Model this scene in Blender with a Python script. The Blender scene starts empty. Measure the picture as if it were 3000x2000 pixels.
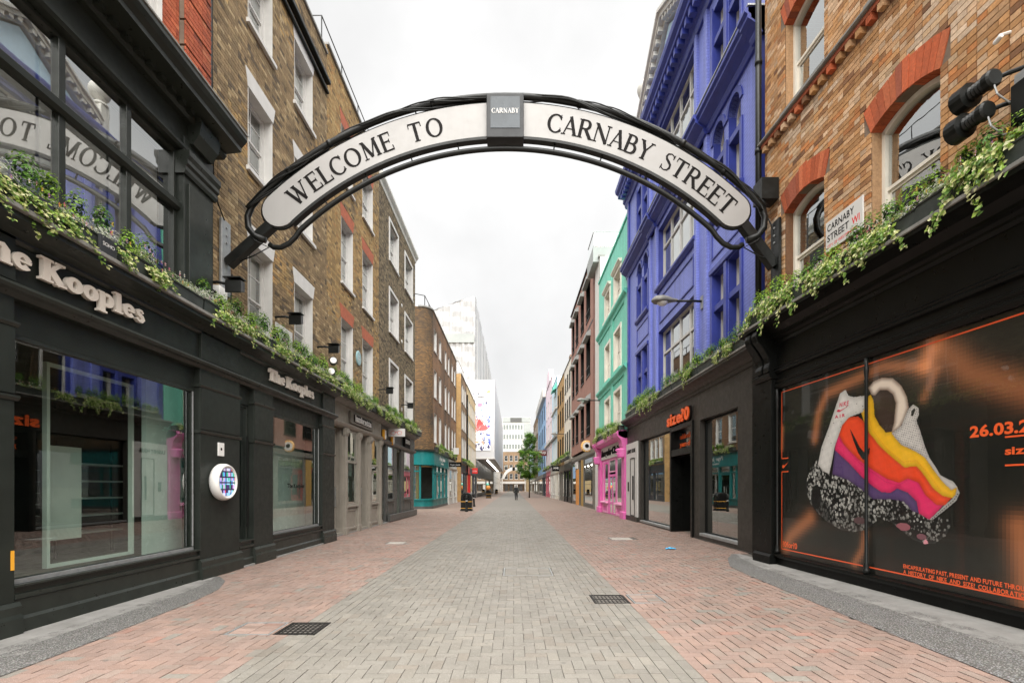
import bpy, bmesh, math, random
from mathutils import Vector, Matrix
from math import sin, cos, pi, radians, sqrt, atan2
random.seed(7)
scene = bpy.context.scene
COL = scene.collection

# ---------------------------------------------------------------- camera
cam_d = bpy.data.cameras.new('camera'); cam = bpy.data.objects.new('camera', cam_d); COL.objects.link(cam)
cam.location = (0, 0, 1.5); cam.rotation_euler = (radians(90), 0, 0)
cam_d.sensor_width = 36; cam_d.lens = 17.4
cam_d.shift_x = -5/3000; cam_d.shift_y = 428/3000
cam_d.clip_start = 0.05; cam_d.clip_end = 3000
scene.camera = cam

# ---------------------------------------------------------------- sky, sun, exposure
SUN_EL, SUN_AZ = 56, 176          # high soft sun behind thin cloud
world = bpy.data.worlds.new('World'); scene.world = world; world.use_nodes = True
wn = world.node_tree; wn.nodes.clear()
def N(t, ty, **kw):
    n = t.nodes.new(ty)
    for k, v in kw.items():
        if k.startswith('i_'): n.inputs[k[2:].replace('_', ' ')].default_value = v
        else: setattr(n, k, v)
    return n
sky = N(wn, 'ShaderNodeTexSky', sky_type='NISHITA', sun_disc=False, sun_elevation=radians(SUN_EL), sun_rotation=radians(SUN_AZ), dust_density=4.0)
hs = N(wn, 'ShaderNodeHueSaturation', i_Saturation=0.12, i_Value=1.0)
wn.links.new(sky.outputs[0], hs.inputs['Color'])
tc = N(wn, 'ShaderNodeTexCoord'); sep = N(wn, 'ShaderNodeSeparateXYZ'); wn.links.new(tc.outputs['Generated'], sep.inputs[0])
# an overcast dome is about three times as bright overhead as at the horizon
grad = N(wn, 'ShaderNodeMapRange', clamp=True); wn.links.new(sep.outputs['Z'], grad.inputs['Value'])
for k, v in (('From Min', 0.0), ('From Max', 1.0), ('To Min', 1.28), ('To Max', 1.8)): grad.inputs[k].default_value = v
cn = N(wn, 'ShaderNodeTexNoise', i_Scale=2.6, i_Detail=5.0, i_Roughness=0.5); wn.links.new(tc.outputs['Generated'], cn.inputs['Vector'])
cr = N(wn, 'ShaderNodeMapRange'); wn.links.new(cn.outputs['Fac'], cr.inputs['Value'])
for k, v in (('From Min', 0.25), ('From Max', 0.75), ('To Min', 0.70), ('To Max', 1.12)): cr.inputs[k].default_value = v
mul = N(wn, 'ShaderNodeMath', operation='MULTIPLY'); wn.links.new(grad.outputs[0], mul.inputs[0]); wn.links.new(cr.outputs[0], mul.inputs[1])
cc = N(wn, 'ShaderNodeCombineColor')
for i, f in enumerate((1.0, 0.995, 0.985)):
    mm = N(wn, 'ShaderNodeMath', operation='MULTIPLY'); mm.inputs[1].default_value = f
    wn.links.new(mul.outputs[0], mm.inputs[0]); wn.links.new(mm.outputs[0], cc.inputs[i])
mx = N(wn, 'ShaderNodeMix', data_type='RGBA'); mx.inputs[0].default_value = 0.9
wn.links.new(hs.outputs[0], mx.inputs[6]); wn.links.new(cc.outputs[0], mx.inputs[7])
bg = N(wn, 'ShaderNodeBackground', i_Strength=0.1); wn.links.new(mx.outputs[2], bg.inputs['Color'])
wo = N(wn, 'ShaderNodeOutputWorld'); wn.links.new(bg.outputs[0], wo.inputs[0])
sun_d = bpy.data.lights.new('sun', 'SUN'); sun = bpy.data.objects.new('sun', sun_d); COL.objects.link(sun)
sun_d.energy = 1.5; sun_d.angle = radians(88); sun_d.color = (1, 0.97, 0.92)
sun.rotation_euler = (radians(90-SUN_EL), 0, radians(-SUN_AZ+180)); sun.location = (0, 0, 40)
vs = scene.view_settings
vs.view_transform = 'Standard'; vs.look = 'None'; vs.gamma = 1; vs.use_curve_mapping = False; vs.exposure = 2.7
scene.render.engine = 'CYCLES'
scene.cycles.max_bounces = 8; scene.cycles.diffuse_bounces = 4; scene.cycles.glossy_bounces = 4
scene.cycles.transparent_max_bounces = 16; scene.cycles.caustics_reflective = False; scene.cycles.caustics_refractive = False
scene.cycles.use_denoising = True

# ---------------------------------------------------------------- mesh helpers
class MB:
    """collects faces of one part; every face may carry a tint colour"""
    def __init__(s): s.v = []; s.f = []; s.c = []
    def face(s, pts, tint=None):
        n = len(s.v); s.v.extend(pts); s.f.append(tuple(range(n, n+len(pts)))); s.c.append(tint)
    def hexa(s, p, tint=None, skip=()):
        n = len(s.v); s.v.extend(p)
        for i, q in enumerate(((0,3,2,1),(4,5,6,7),(0,1,5,4),(1,2,6,5),(2,3,7,6),(3,0,4,7))):
            if i in skip: continue
            s.f.append(tuple(n+k for k in q)); s.c.append(tint)
    def box(s, F, s0, s1, d0, d1, z0, z1, tint=None, skip=()):
        s.hexa([F(a, d, z) for z in (z0, z1) for a, d in ((s0,d0),(s1,d0),(s1,d1),(s0,d1))], tint, skip); return s
    def prism(s, front, back, tint=None):
        n = len(front); b = len(s.v); s.v.extend(front); s.v.extend(back)
        s.f.append(tuple(range(b, b+n))); s.c.append(tint)
        s.f.append(tuple(range(b+2*n-1, b+n-1, -1))); s.c.append(tint)
        for i in range(n):
            j = (i+1) % n; s.f.append((b+i, b+n+i, b+n+j, b+j)); s.c.append(tint)
        return s
    def mould(s, F, s0, s1, prof, tint=None):
        return s.prism([F(s0, d, z) for d, z in prof], [F(s1, d, z) for d, z in prof], tint)
    def poly(s, F, pts, d0, d1, tint=None):
        return s.prism([F(a, d1, z) for a, z in pts], [F(a, d0, z) for a, z in pts], tint)
    def frame(s, F, s0, s1, z0, z1, w, d0, d1, bot=None):
        b = w if bot is None else bot
        s.box(F, s0, s0+w, d0, d1, z0, z1); s.box(F, s1-w, s1, d0, d1, z0, z1)
        s.box(F, s0+w, s1-w, d0, d1, z1-w, z1)
        if b: s.box(F, s0+w, s1-w, d0, d1, z0, z0+b)
        return s
    def tube(s, path, r, n=8, tint=None, closed=False):
        P = [Vector(p) for p in path]; m = len(P); b = len(s.v); R = r if isinstance(r, (list, tuple)) else [r]*m
        up = Vector((0, 0, 1)); pn = None
        for i in range(m):
            t = (P[(i+1) % m if closed else min(i+1, m-1)]-P[(i-1) % m if closed else max(i-1, 0)]).normalized()
            if pn is None:
                pn = t.cross(up)
                if pn.length < 0.05: pn = t.cross(Vector((0, 1, 0)))
            pn = (pn-t*pn.dot(t)).normalized(); bn = t.cross(pn)
            for k in range(n):
                a = 2*pi*k/n; q = P[i]+(pn*cos(a)+bn*sin(a))*R[i]; s.v.append(tuple(q))
        for i in range(m if closed else m-1):
            j = (i+1) % m
            for k in range(n):
                l = (k+1) % n; s.f.append((b+i*n+k, b+i*n+l, b+j*n+l, b+j*n+k)); s.c.append(tint)
        if not closed:
            s.f.append(tuple(b+k for k in range(n))[::-1]); s.c.append(tint)
            s.f.append(tuple(b+(m-1)*n+k for k in range(n))); s.c.append(tint)
        return s
    def lathe(s, o, axis, prof, n=16, tint=None):
        """prof = [(radius, distance along axis)]"""
        ax = Vector(axis).normalized(); u = ax.cross(Vector((0.3, 0.7, 0.2))).normalized(); w = ax.cross(u); o = Vector(o); b = len(s.v); m = len(prof)
        for r, h in prof:
            for k in range(n):
                a = 2*pi*k/n; s.v.append(tuple(o+ax*h+(u*cos(a)+w*sin(a))*r))
        for i in range(m-1):
            for k in range(n):
                l = (k+1) % n; s.f.append((b+i*n+k, b+i*n+l, b+(i+1)*n+l, b+(i+1)*n+k)); s.c.append(tint)
        s.f.append(tuple(b+k for k in range(n))[::-1]); s.c.append(tint)
        s.f.append(tuple(b+(m-1)*n+k for k in range(n))); s.c.append(tint)
        return s
    def ball(s, o, r, n=12, m=8, sz=1.0, tint=None):
        return s.lathe(o, (0,0,1), [(max(r*sin(pi*i/m), 1e-4), -r*sz*cos(pi*i/m)) for i in range(m+1)], n, tint)
    def mesh(s, name, mat, smooth=False, org=(0,0,0), fix=True):
        me = bpy.data.meshes.new(name); o = org
        me.from_pydata([(p[0]-o[0], p[1]-o[1], p[2]-o[2]) for p in s.v], [], s.f)
        if any(c is not None for c in s.c):
            at = me.color_attributes.new('tint', 'FLOAT_COLOR', 'CORNER'); buf = []
            for f, c in zip(s.f, s.c):
                c = c or (1, 1, 1); buf.extend((c[0], c[1], c[2], 1.0)*len(f))
            at.data.foreach_set('color', buf)
        if fix and len(s.f) < 60000:
            bm = bmesh.new(); bm.from_mesh(me); bmesh.ops.recalc_face_normals(bm, faces=bm.faces); bm.to_mesh(me); bm.free()
        if smooth: me.polygons.foreach_set('use_smooth', [True]*len(me.polygons))
        me.materials.append(mat); me.update(); return me

ORG = {}
def link(name, data, parent=None):
    o = bpy.data.objects.new(name, data); COL.objects.link(o)
    if parent is not None: o.parent = parent
    return o
def tag(o, label=None, cat=None, group=None, kind=None):
    if label: o['label'] = label
    if cat: o['category'] = cat
    if group: o['group'] = group
    if kind: o['kind'] = kind
    return o
def thing(name, label, cat, loc, group=None):
    o = link(name, None); o.location = loc; o.empty_display_size = 0.2; ORG[o] = Vector(loc)
    return tag(o, label, cat, group)
def part(name, mb, mat, parent, smooth=False, bevel=0, kind=None, label=None, fix=True):
    org = ORG[parent] if parent is not None else (0,0,0)
    o = link(name, mb.mesh(name, mat, smooth, org, fix), parent)
    if parent is not None: ORG[o] = org
    if bevel:
        m = o.modifiers.new('edge', 'BEVEL'); m.width = bevel; m.segments = 1; m.limit_method = 'ANGLE'
    return tag(o, label, None, None, kind)
def solo(name, mb, mat, label, cat, group=None, smooth=False, bevel=0, loc=(0,0,0), kind=None):
    """a thing that is one mesh"""
    o = link(name, mb.mesh(name, mat, smooth, loc)); o.location = loc; ORG[o] = Vector(loc)
    if bevel:
        m = o.modifiers.new('edge', 'BEVEL'); m.width = bevel; m.segments = 1; m.limit_method = 'ANGLE'
    return tag(o, label, cat, group, kind)
def copy_tree(o, parent=None, loc=None, rz=None, scale=None):
    c = o.copy(); COL.objects.link(c)
    if parent is not None: c.parent = parent
    if loc is not None: c.location = loc
    if rz is not None: c.rotation_euler = (0, 0, rz)
    if scale is not None: c.scale = scale
    for ch in o.children: copy_tree(ch, c)
    return c
# frames: s runs along the street, d stands out from the wall towards the street, z up
def FL(x0): return lambda s, d, z: (x0+d, s, z)
def FR(x0): return lambda s, d, z: (x0-d, s, z)
def FC(y0): return lambda s, d, z: (s, y0-d, z)          # wall across the street direction, facing the camera
def FR1(s, d, z): return (4.82-0.045*(s-9)-d, s, z)      # the near right wall stands slightly askew
F0 = lambda x, y, z: (x, y, z)
def proj(p):
    y = max(p[1], 0.05); return 1505+1450*p[0]/y, 1428-1450*(p[2]-1.5)/y
def inview(p, m=60):
    if p[1] < 0.5: return False
    x, y = proj(p); return -m < x < 3000+m and -m < y < 2000+m
ORD = ['first','second','third','fourth','fifth','sixth','seventh','eighth','ninth','tenth','eleventh','twelfth','thirteenth','fourteenth','fifteenth','sixteenth','seventeenth','eighteenth','nineteenth','twentieth','twenty-first','twenty-second','twenty-third','twenty-fourth','twenty-fifth','twenty-sixth','twenty-seventh','twenty-eighth']

# ---------------------------------------------------------------- materials
M = {}
def base(name):
    m = bpy.data.materials.new(name); m.use_nodes = True; t = m.node_tree
    return m, t, t.nodes['Principled BSDF']
def noise(t, scale, detail=4, rough=0.55, vec=None):
    n = N(t, 'ShaderNodeTexNoise', i_Scale=scale, i_Detail=detail, i_Roughness=rough)
    if vec is None:
        g = N(t, 'ShaderNodeNewGeometry'); vec = g.outputs['Position']
    t.links.new(vec, n.inputs['Vector']); return n
def mrange(t, src, a, b, c, d):
    r = N(t, 'ShaderNodeMapRange'); t.links.new(src, r.inputs['Value'])
    for k, v in (('From Min', a), ('From Max', b), ('To Min', c), ('To Max', d)): r.inputs[k].default_value = v
    return r.outputs[0]
def mixc(t, fac, a, b, mode='MIX'):
    m = N(t, 'ShaderNodeMix', data_type='RGBA', blend_type=mode)
    for i, x in ((0, fac), (6, a), (7, b)):
        if isinstance(x, (int, float)): m.inputs[i].default_value = x
        elif isinstance(x, tuple): m.inputs[i].default_value = (x[0], x[1], x[2], 1)
        else: t.links.new(x, m.inputs[i])
    return m.outputs[2]
def bump(t, p, h, strength=0.3, dist=0.01):
    b = N(t, 'ShaderNodeBump'); b.inputs['Strength'].default_value = strength; b.inputs['Distance'].default_value = dist
    t.links.new(h, b.inputs['Height']); t.links.new(b.outputs[0], p.inputs['Normal']); return b
def paint(name, col, rough=0.4, var=0.18, scale=2.5, bs=0.08, bscale=60, metal=0, spec=0.5, dirt=0.0):
    """painted or plain surface with uneven tone, faint streaks and fine relief"""
    m, t, p = base(name)
    n = noise(t, scale, 6, 0.6)
    lo = tuple(c*(1-var) for c in col); hi = tuple(min(1, c*(1+var)) for c in col)
    c = mixc(t, mrange(t, n.outputs['Fac'], 0.3, 0.7, 0, 1), lo, hi)
    if dirt:
        g = N(t, 'ShaderNodeNewGeometry'); mp = N(t, 'ShaderNodeMapping'); mp.inputs['Scale'].default_value = (7, 7, 0.6)
        t.links.new(g.outputs['Position'], mp.inputs['Vector'])
        n2 = noise(t, 1.3, 7, 0.65, mp.outputs[0])
        c = mixc(t, mrange(t, n2.outputs['Fac'], 0.48, 0.8, 0, dirt), c, tuple(x*0.5+0.003 for x in col))
    t.links.new(c, p.inputs['Base Color'])
    n3 = noise(t, 9, 4, 0.6)
    t.links.new(mrange(t, n3.outputs['Fac'], 0.25, 0.75, max(0.03, rough-0.1), min(1, rough+0.14)), p.inputs['Roughness'])
    p.inputs['Metallic'].default_value = metal; p.inputs['Specular IOR Level'].default_value = spec
    if bs:
        n4 = noise(t, bscale, 3, 0.6); bump(t, p, n4.outputs['Fac'], bs, 0.01)
    M[name] = m; return m
def tinted(name, rough=0.85, var=0.25, scale=35, bs=0.5, bscale=120, speck=0.0, spec=0.3, big=0.0, drip=0.0, gum=0.0):
    """pieces that carry their own tint (bricks, paving blocks): tint x grain"""
    m, t, p = base(name)
    a = N(t, 'ShaderNodeAttribute', attribute_name='tint')
    n = noise(t, scale, 5, 0.65); f = mrange(t, n.outputs['Fac'], 0.25, 0.75, 1-var, 1+var)
    v = N(t, 'ShaderNodeVectorMath', operation='SCALE'); t.links.new(a.outputs['Color'], v.inputs[0]); t.links.new(f, v.inputs['Scale'])
    c = v.outputs[0]
    if big:
        nb = noise(t, 0.7, 5, 0.6); c = mixc(t, mrange(t, nb.outputs['Fac'], 0.42, 0.75, 0, big), c, (0.06, 0.05, 0.035))
    if drip:
        gd = N(t, 'ShaderNodeNewGeometry'); md = N(t, 'ShaderNodeMapping'); md.inputs['Scale'].default_value = (1.6, 1.6, 0.16); t.links.new(gd.outputs['Position'], md.inputs['Vector'])
        nd = noise(t, 1.5, 7, 0.7, md.outputs[0]); c = mixc(t, mrange(t, nd.outputs['Fac'], 0.46, 0.72, 0, drip), c, (0.05, 0.042, 0.03))
    if gum:
        gg = N(t, 'ShaderNodeNewGeometry'); vg = N(t, 'ShaderNodeTexVoronoi', i_Scale=2.6); t.links.new(gg.outputs['Position'], vg.inputs['Vector'])
        c = mixc(t, mrange(t, vg.outputs['Distance'], 0.075, 0.05, 0, gum), c, (0.10, 0.095, 0.085))
        vh = N(t, 'ShaderNodeTexVoronoi', i_Scale=4.1); t.links.new(gg.outputs['Position'], vh.inputs['Vector'])
        c = mixc(t, mrange(t, vh.outputs['Distance'], 0.06, 0.045, 0, gum*0.7), c, (0.30, 0.29, 0.27))
        ns = noise(t, 0.55, 6, 0.7); c = mixc(t, mrange(t, ns.outputs['Fac'], 0.45, 0.72, 0, 0.42), c, (0.085, 0.075, 0.06))
        nt = noise(t, 2.3, 6, 0.75); c = mixc(t, mrange(t, nt.outputs['Fac'], 0.52, 0.75, 0, 0.35), c, (0.10, 0.085, 0.07))
    if speck:
        vo = N(t, 'ShaderNodeTexNoise', i_Scale=170.0, i_Detail=2.0, i_Roughness=0.6); g = N(t, 'ShaderNodeNewGeometry'); t.links.new(g.outputs['Position'], vo.inputs['Vector'])
        c = mixc(t, mrange(t, vo.outputs['Fac'], 0.55, 0.68, 0, speck), c, (0.09, 0.075, 0.065))
        c = mixc(t, mrange(t, vo.outputs['Fac'], 0.40, 0.30, 0, speck*0.8), c, (0.75, 0.72, 0.68))
    t.links.new(c, p.inputs['Base Color'])
    n3 = noise(t, 3.0, 4, 0.6); t.links.new(mrange(t, n3.outputs['Fac'], 0.3, 0.7, rough-0.15, min(1, rough+0.1)), p.inputs['Roughness'])
    p.inputs['Specular IOR Level'].default_value = spec
    if bs: n4 = noise(t, bscale, 4, 0.65); bump(t, p, n4.outputs['Fac'], bs, 0.006)
    M[name] = m; return m
def brick_tex(name, c1, c2, mortar, w=0.225, h=0.075, ms=0.012, rough=0.85, bs=0.6, soot=0.0, painted=False):
    """masonry too far off (or too thickly painted) to tell its bricks apart"""
    m, t, p = base(name)
    g = N(t, 'ShaderNodeNewGeometry'); sp = N(t, 'ShaderNodeSeparateXYZ'); t.links.new(g.outputs['Position'], sp.inputs[0])
    ad = N(t, 'ShaderNodeMath', operation='ADD'); t.links.new(sp.outputs['X'], ad.inputs[0]); t.links.new(sp.outputs['Y'], ad.inputs[1])
    cb = N(t, 'ShaderNodeCombineXYZ'); t.links.new(ad.outputs[0], cb.inputs['X']); t.links.new(sp.outputs['Z'], cb.inputs['Y'])
    b = N(t, 'ShaderNodeTexBrick', offset=0.5)
    for k, v in (('Scale', 1.0), ('Mortar Size', ms), ('Mortar Smooth', 0.3), ('Bias', 0.0), ('Brick Width', w), ('Row Height', h)): b.inputs[k].default_value = v
    b.inputs['Color1'].default_value = (*c1, 1); b.inputs['Color2'].default_value = (*c2, 1); b.inputs['Mortar'].default_value = (*mortar, 1)
    t.links.new(cb.outputs[0], b.inputs['Vector'])
    n = noise(t, 1.4, 6, 0.65)
    v = N(t, 'ShaderNodeVectorMath', operation='SCALE'); t.links.new(b.outputs['Color'], v.inputs[0])
    t.links.new(mrange(t, n.outputs['Fac'], 0.25, 0.75, 0.72 if not painted else 0.9, 1.3 if not painted else 1.08), v.inputs['Scale'])
    c = v.outputs[0]
    if painted:
        md = N(t, 'ShaderNodeMapping'); md.inputs['Scale'].default_value = (3.0, 3.0, 0.22); t.links.new(g.outputs['Position'], md.inputs['Vector'])
        nd = noise(t, 1.6, 7, 0.7, md.outputs[0]); c = mixc(t, mrange(t, nd.outputs['Fac'], 0.46, 0.72, 0, 0.6), c, tuple(x*0.42+0.015 for x in c1))
        nf = noise(t, 9, 6, 0.7); c = mixc(t, mrange(t, nf.outputs['Fac'], 0.62, 0.72, 0, 0.25), c, tuple(x*0.6+0.15 for x in c1))
    if soot:
        n2 = noise(t, 0.35, 5, 0.7); c = mixc(t, mrange(t, n2.outputs['Fac'], 0.42, 0.62, 0, soot), c, (0.035, 0.03, 0.025))
    t.links.new(c, p.inputs['Base Color']); p.inputs['Roughness'].default_value = rough; p.inputs['Specular IOR Level'].default_value = 0.35
    inv = N(t, 'ShaderNodeMath', operation='SUBTRACT'); inv.inputs[0].default_value = 1.0; t.links.new(b.outputs['Fac'], inv.inputs[1])
    n5 = noise(t, 70, 3, 0.6); ad2 = N(t, 'ShaderNodeMath', operation='MULTIPLY_ADD'); ad2.inputs[1].default_value = 0.5
    t.links.new(n5.outputs['Fac'], ad2.inputs[0]); t.links.new(inv.outputs[0], ad2.inputs[2])
    bump(t, p, ad2.outputs[0], bs, 0.008)
    M[name] = m; return m
def glass(name, tint=(0.86, 0.9, 0.88), refl=1.6, base_r=0.03, wav=0.04):
    m, t, p = base(name); t.nodes.remove(p); out = t.nodes['Material Output']
    fr = N(t, 'ShaderNodeFresnel', i_IOR=1.5); gb = N(t, 'ShaderNodeNewGeometry')
    t.links.new(mrange(t, gb.outputs['Backfacing'], 0, 1, 1.5, 1/1.5), fr.inputs['IOR'])   # same reflectance from either side
    f = N(t, 'ShaderNodeMath', operation='MULTIPLY_ADD', use_clamp=True); f.inputs[1].default_value = refl; f.inputs[2].default_value = base_r
    t.links.new(fr.outputs[0], f.inputs[0])
    tr = N(t, 'ShaderNodeBsdfTransparent'); tr.inputs[0].default_value = (*tint, 1)
    gl = N(t, 'ShaderNodeBsdfGlossy', i_Roughness=0.0); gl.inputs['Color'].default_value = (0.95, 0.97, 0.96, 1)
    n = noise(t, 1.6, 2, 0.5); b = N(t, 'ShaderNodeBump'); b.inputs['Strength'].default_value = wav; b.inputs['Distance'].default_value = 0.05
    t.links.new(n.outputs['Fac'], b.inputs['Height']); t.links.new(b.outputs[0], gl.inputs['Normal'])
    mx = N(t, 'ShaderNodeMixShader'); t.links.new(f.outputs[0], mx.inputs[0]); t.links.new(tr.outputs[0], mx.inputs[1]); t.links.new(gl.outputs[0], mx.inputs[2])
    t.links.new(mx.outputs[0], out.inputs[0]); M[name] = m; return m
def emit(name, col, st):
    m, t, p = base(name); p.inputs['Base Color'].default_value = (*col, 1); p.inputs['Emission Color'].default_value = (*col, 1); p.inputs['Emission Strength'].default_value = st
    M[name] = m; return m
def leafmat(name):
    m, t, p = base(name); out = t.nodes['Material Output']
    a = N(t, 'ShaderNodeAttribute', attribute_name='tint'); t.links.new(a.outputs['Color'], p.inputs['Base Color'])
    p.inputs['Roughness'].default_value = 0.45; p.inputs['Specular IOR Level'].default_value = 0.4
    tl = N(t, 'ShaderNodeBsdfTranslucent'); t.links.new(a.outputs['Color'], tl.inputs[0])
    mx = N(t, 'ShaderNodeMixShader'); mx.inputs[0].default_value = 0.3
    t.links.new(p.outputs[0], mx.inputs[1]); t.links.new(tl.outputs[0], mx.inputs[2]); t.links.new(mx.outputs[0], out.inputs[0]); M[name] = m
def printed(name, rough=0.3, spec=0.5, trans=0.0, em=0.0):
    m, t, p = base(name); out = t.nodes['Material Output']
    a = N(t, 'ShaderNodeAttribute', attribute_name='tint'); t.links.new(a.outputs['Color'], p.inputs['Base Color'])
    p.inputs['Roughness'].default_value = rough; p.inputs['Specular IOR Level'].default_value = spec
    if em: t.links.new(a.outputs['Color'], p.inputs['Emission Color']); p.inputs['Emission Strength'].default_value = em
    if trans:
        tr = N(t, 'ShaderNodeBsdfTransparent'); mx = N(t, 'ShaderNodeMixShader'); mx.inputs[0].default_value = trans
        t.links.new(p.outputs[0], mx.inputs[1]); t.links.new(tr.outputs[0], mx.inputs[2]); t.links.new(mx.outputs[0], out.inputs[0])
    M[name] = m; return m

paint('charcoal', (0.0185, 0.022, 0.0185), 0.42, 0.2, 3, 0.02, 80, dirt=0.35, spec=0.22)
paint('charcoal_trim', (0.021, 0.0245, 0.0205), 0.33, 0.2, 4, 0.015, 80, spec=0.3)
paint('black_paint', (0.0035, 0.0038, 0.0033), 0.33, 0.3, 3, 0.015, 70, dirt=0.2, spec=0.16)
paint('black_metal', (0.008, 0.0088, 0.008), 0.36, 0.3, 6, 0.05, 60, spec=0.25)
paint('iron', (0.03, 0.028, 0.026), 0.5, 0.35, 14, 0.3, 90, metal=0.6)
paint('size_grey', (0.036, 0.0325, 0.028), 0.42, 0.22, 2.2, 0.03, 50, dirt=0.25, spec=0.25)
paint('taupe', (0.27, 0.245, 0.205), 0.45, 0.12, 3, 0.06, 70, dirt=0.25)
paint('taupe_dark', (0.15, 0.137, 0.115), 0.45, 0.12, 3, 0.06, 70, dirt=0.25)
paint('slate_grey', (0.075, 0.075, 0.07), 0.42, 0.15, 3, 0.06, 70, dirt=0.25)
paint('white_paint', (0.56, 0.548, 0.525), 0.45, 0.07, 4, 0.08, 60, dirt=0.18)
paint('white_stone', (0.58, 0.565, 0.525), 0.6, 0.1, 3, 0.12, 50, dirt=0.25)
paint('cream_paint', (0.70, 0.66, 0.57), 0.55, 0.1, 2.5, 0.1, 50, dirt=0.25)
paint('grey_lead', (0.2, 0.195, 0.18), 0.6, 0.3, 5, 0.2, 40, dirt=0.4)
paint('blue_trim', (0.036, 0.052, 0.28), 0.4, 0.16, 3, 0.08, 60, dirt=0.15)
paint('mint_trim', (0.13, 0.55, 0.42), 0.5, 0.12, 3, 0.08, 60, dirt=0.2)
paint('pink_paint', (0.68, 0.14, 0.40), 0.4, 0.1, 3, 0.06, 60, dirt=0.12)
paint('pink_pale', (0.80, 0.36, 0.55), 0.45, 0.1, 3, 0.06, 60)
paint('teal_paint', (0.006, 0.165, 0.165), 0.35, 0.14, 3, 0.05, 60, dirt=0.1)
paint('red_paint', (0.62, 0.02, 0.015), 0.35, 0.1, 3, 0.05, 60)
paint('dark_blue_paint', (0.02, 0.028, 0.05), 0.4, 0.2, 3, 0.05, 60)
paint('navy_grey', (0.03, 0.036, 0.044), 0.4, 0.2, 3, 0.05, 60)
paint('pale_blue', (0.50, 0.68, 0.80), 0.6, 0.08, 2, 0.1, 40, dirt=0.15)
paint('sky_blue', (0.27, 0.46, 0.70), 0.6, 0.1, 2, 0.1, 40, dirt=0.15)
paint('pale_pink', (0.72, 0.60, 0.68), 0.6, 0.07, 2, 0.1, 40, dirt=0.15)
paint('salmon', (0.74, 0.20, 0.27), 0.5, 0.1, 3, 0.08, 50)
paint('orange_wood', (0.62, 0.25, 0.05), 0.5, 0.15, 8, 0.1, 50)
paint('ochre_wood', (0.36, 0.22, 0.06), 0.5, 0.15, 8, 0.1, 50)
paint('concrete', (0.26, 0.255, 0.24), 0.75, 0.25, 2.2, 0.25, 35, dirt=0.2)
paint('interior_dark', (0.045, 0.043, 0.04), 0.7, 0.3, 1.5, 0)
paint('interior_pale', (0.62, 0.60, 0.55), 0.7, 0.15, 1.2, 0)
paint('interior_mid', (0.22, 0.21, 0.19), 0.7, 0.2, 1.2, 0)
paint('interior_floor', (0.16, 0.14, 0.115), 0.4, 0.2, 2, 0)
paint('blind', (0.62, 0.60, 0.55), 0.8, 0.08, 3, 0)
paint('marble', (0.68, 0.70, 0.68), 0.2, 0.16, 1.6, 0)
paint('arch_white', (0.285, 0.278, 0.268), 0.4, 0.05, 1.5, 0, dirt=0.12)
paint('sign_white', (0.60, 0.59, 0.57), 0.4, 0.05, 1.5, 0, dirt=0.12)
paint('letter_black', (0.008, 0.007, 0.0065), 0.6, 0.1, 5, 0, spec=0.08)
paint('letter_cream', (0.66, 0.60, 0.53), 0.5, 0.05, 5, 0)
paint('letter_edge', (0.55, 0.38, 0.28), 0.5, 0.05, 5, 0)
paint('sign_red_text', (0.62, 0.04, 0.04), 0.4, 0.05, 5, 0)
paint('orange_sign', (0.92, 0.13, 0.02), 0.4, 0.05, 5, 0)
paint('white_plastic', (0.74, 0.73, 0.70), 0.35, 0.05, 5, 0)
paint('yellow_plastic', (0.75, 0.36, 0.03), 0.4, 0.08, 5, 0)
paint('gold', (0.72, 0.38, 0.06), 0.35, 0.1, 6, 0)
paint('logo_grey', (0.035, 0.037, 0.039), 0.35, 0.2, 5, 0, spec=0.2)
paint('logo_panel', (0.055, 0.066, 0.075), 0.2, 0.3, 3, 0, spec=0.3)
paint('steel', (0.55, 0.55, 0.53), 0.3, 0.1, 5, 0, metal=0.9)
paint('galv', (0.32, 0.33, 0.33), 0.45, 0.15, 12, 0.05, 60, metal=0.5)
paint('trough', (0.035, 0.042, 0.038), 0.55, 0.3, 6, 0.1, 40)
paint('bark', (0.085, 0.066, 0.05), 0.9, 0.3, 12, 0.6, 40)
paint('sheeting', (0.40, 0.40, 0.40), 0.5, 0.06, 1.2, 0.3, 2.0)
paint('banner_white', (0.50, 0.50, 0.51), 0.5, 0.03, 1.2, 0)
paint('office_panel', (0.55, 0.54, 0.51), 0.6, 0.08, 0.6, 0)
paint('office_grey', (0.30, 0.32, 0.31), 0.6, 0.08, 0.6, 0)
paint('skin', (0.45, 0.27, 0.19), 0.6, 0.05, 8, 0)
paint('jacket', (0.03, 0.035, 0.03), 0.8, 0.2, 12, 0)
paint('trousers', (0.014, 0.014, 0.017), 0.85, 0.2, 12, 0)
paint('hair', (0.02, 0.016, 0.013), 0.7, 0.2, 20, 0)
paint('glove_blue', (0.05, 0.38, 0.68), 0.4, 0.1, 20, 0)
paint('plaque_blue', (0.25, 0.40, 0.42), 0.4, 0.1, 20, 0)
paint('grout_dark', (0.10, 0.09, 0.078), 0.95, 0.3, 8, 0)
paint('mortar_light', (0.46, 0.41, 0.32), 0.95, 0.2, 5, 0.2, 60)
paint('mortar_mid', (0.30, 0.265, 0.20), 0.95, 0.2, 5, 0.2, 60)
paint('mortar_dark', (0.17, 0.125, 0.09), 0.95, 0.25, 5, 0.2, 60)
paint('brown_render', (0.30, 0.155, 0.12), 0.8, 0.12, 2, 0.2, 60, dirt=0.12)
paint('cover_plate', (0.36, 0.33, 0.29), 0.7, 0.25, 8, 0.2, 60)
tinted('brick', 0.9, 0.3, 30, 0.7, 110, big=0.15, drip=0.3)
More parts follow.
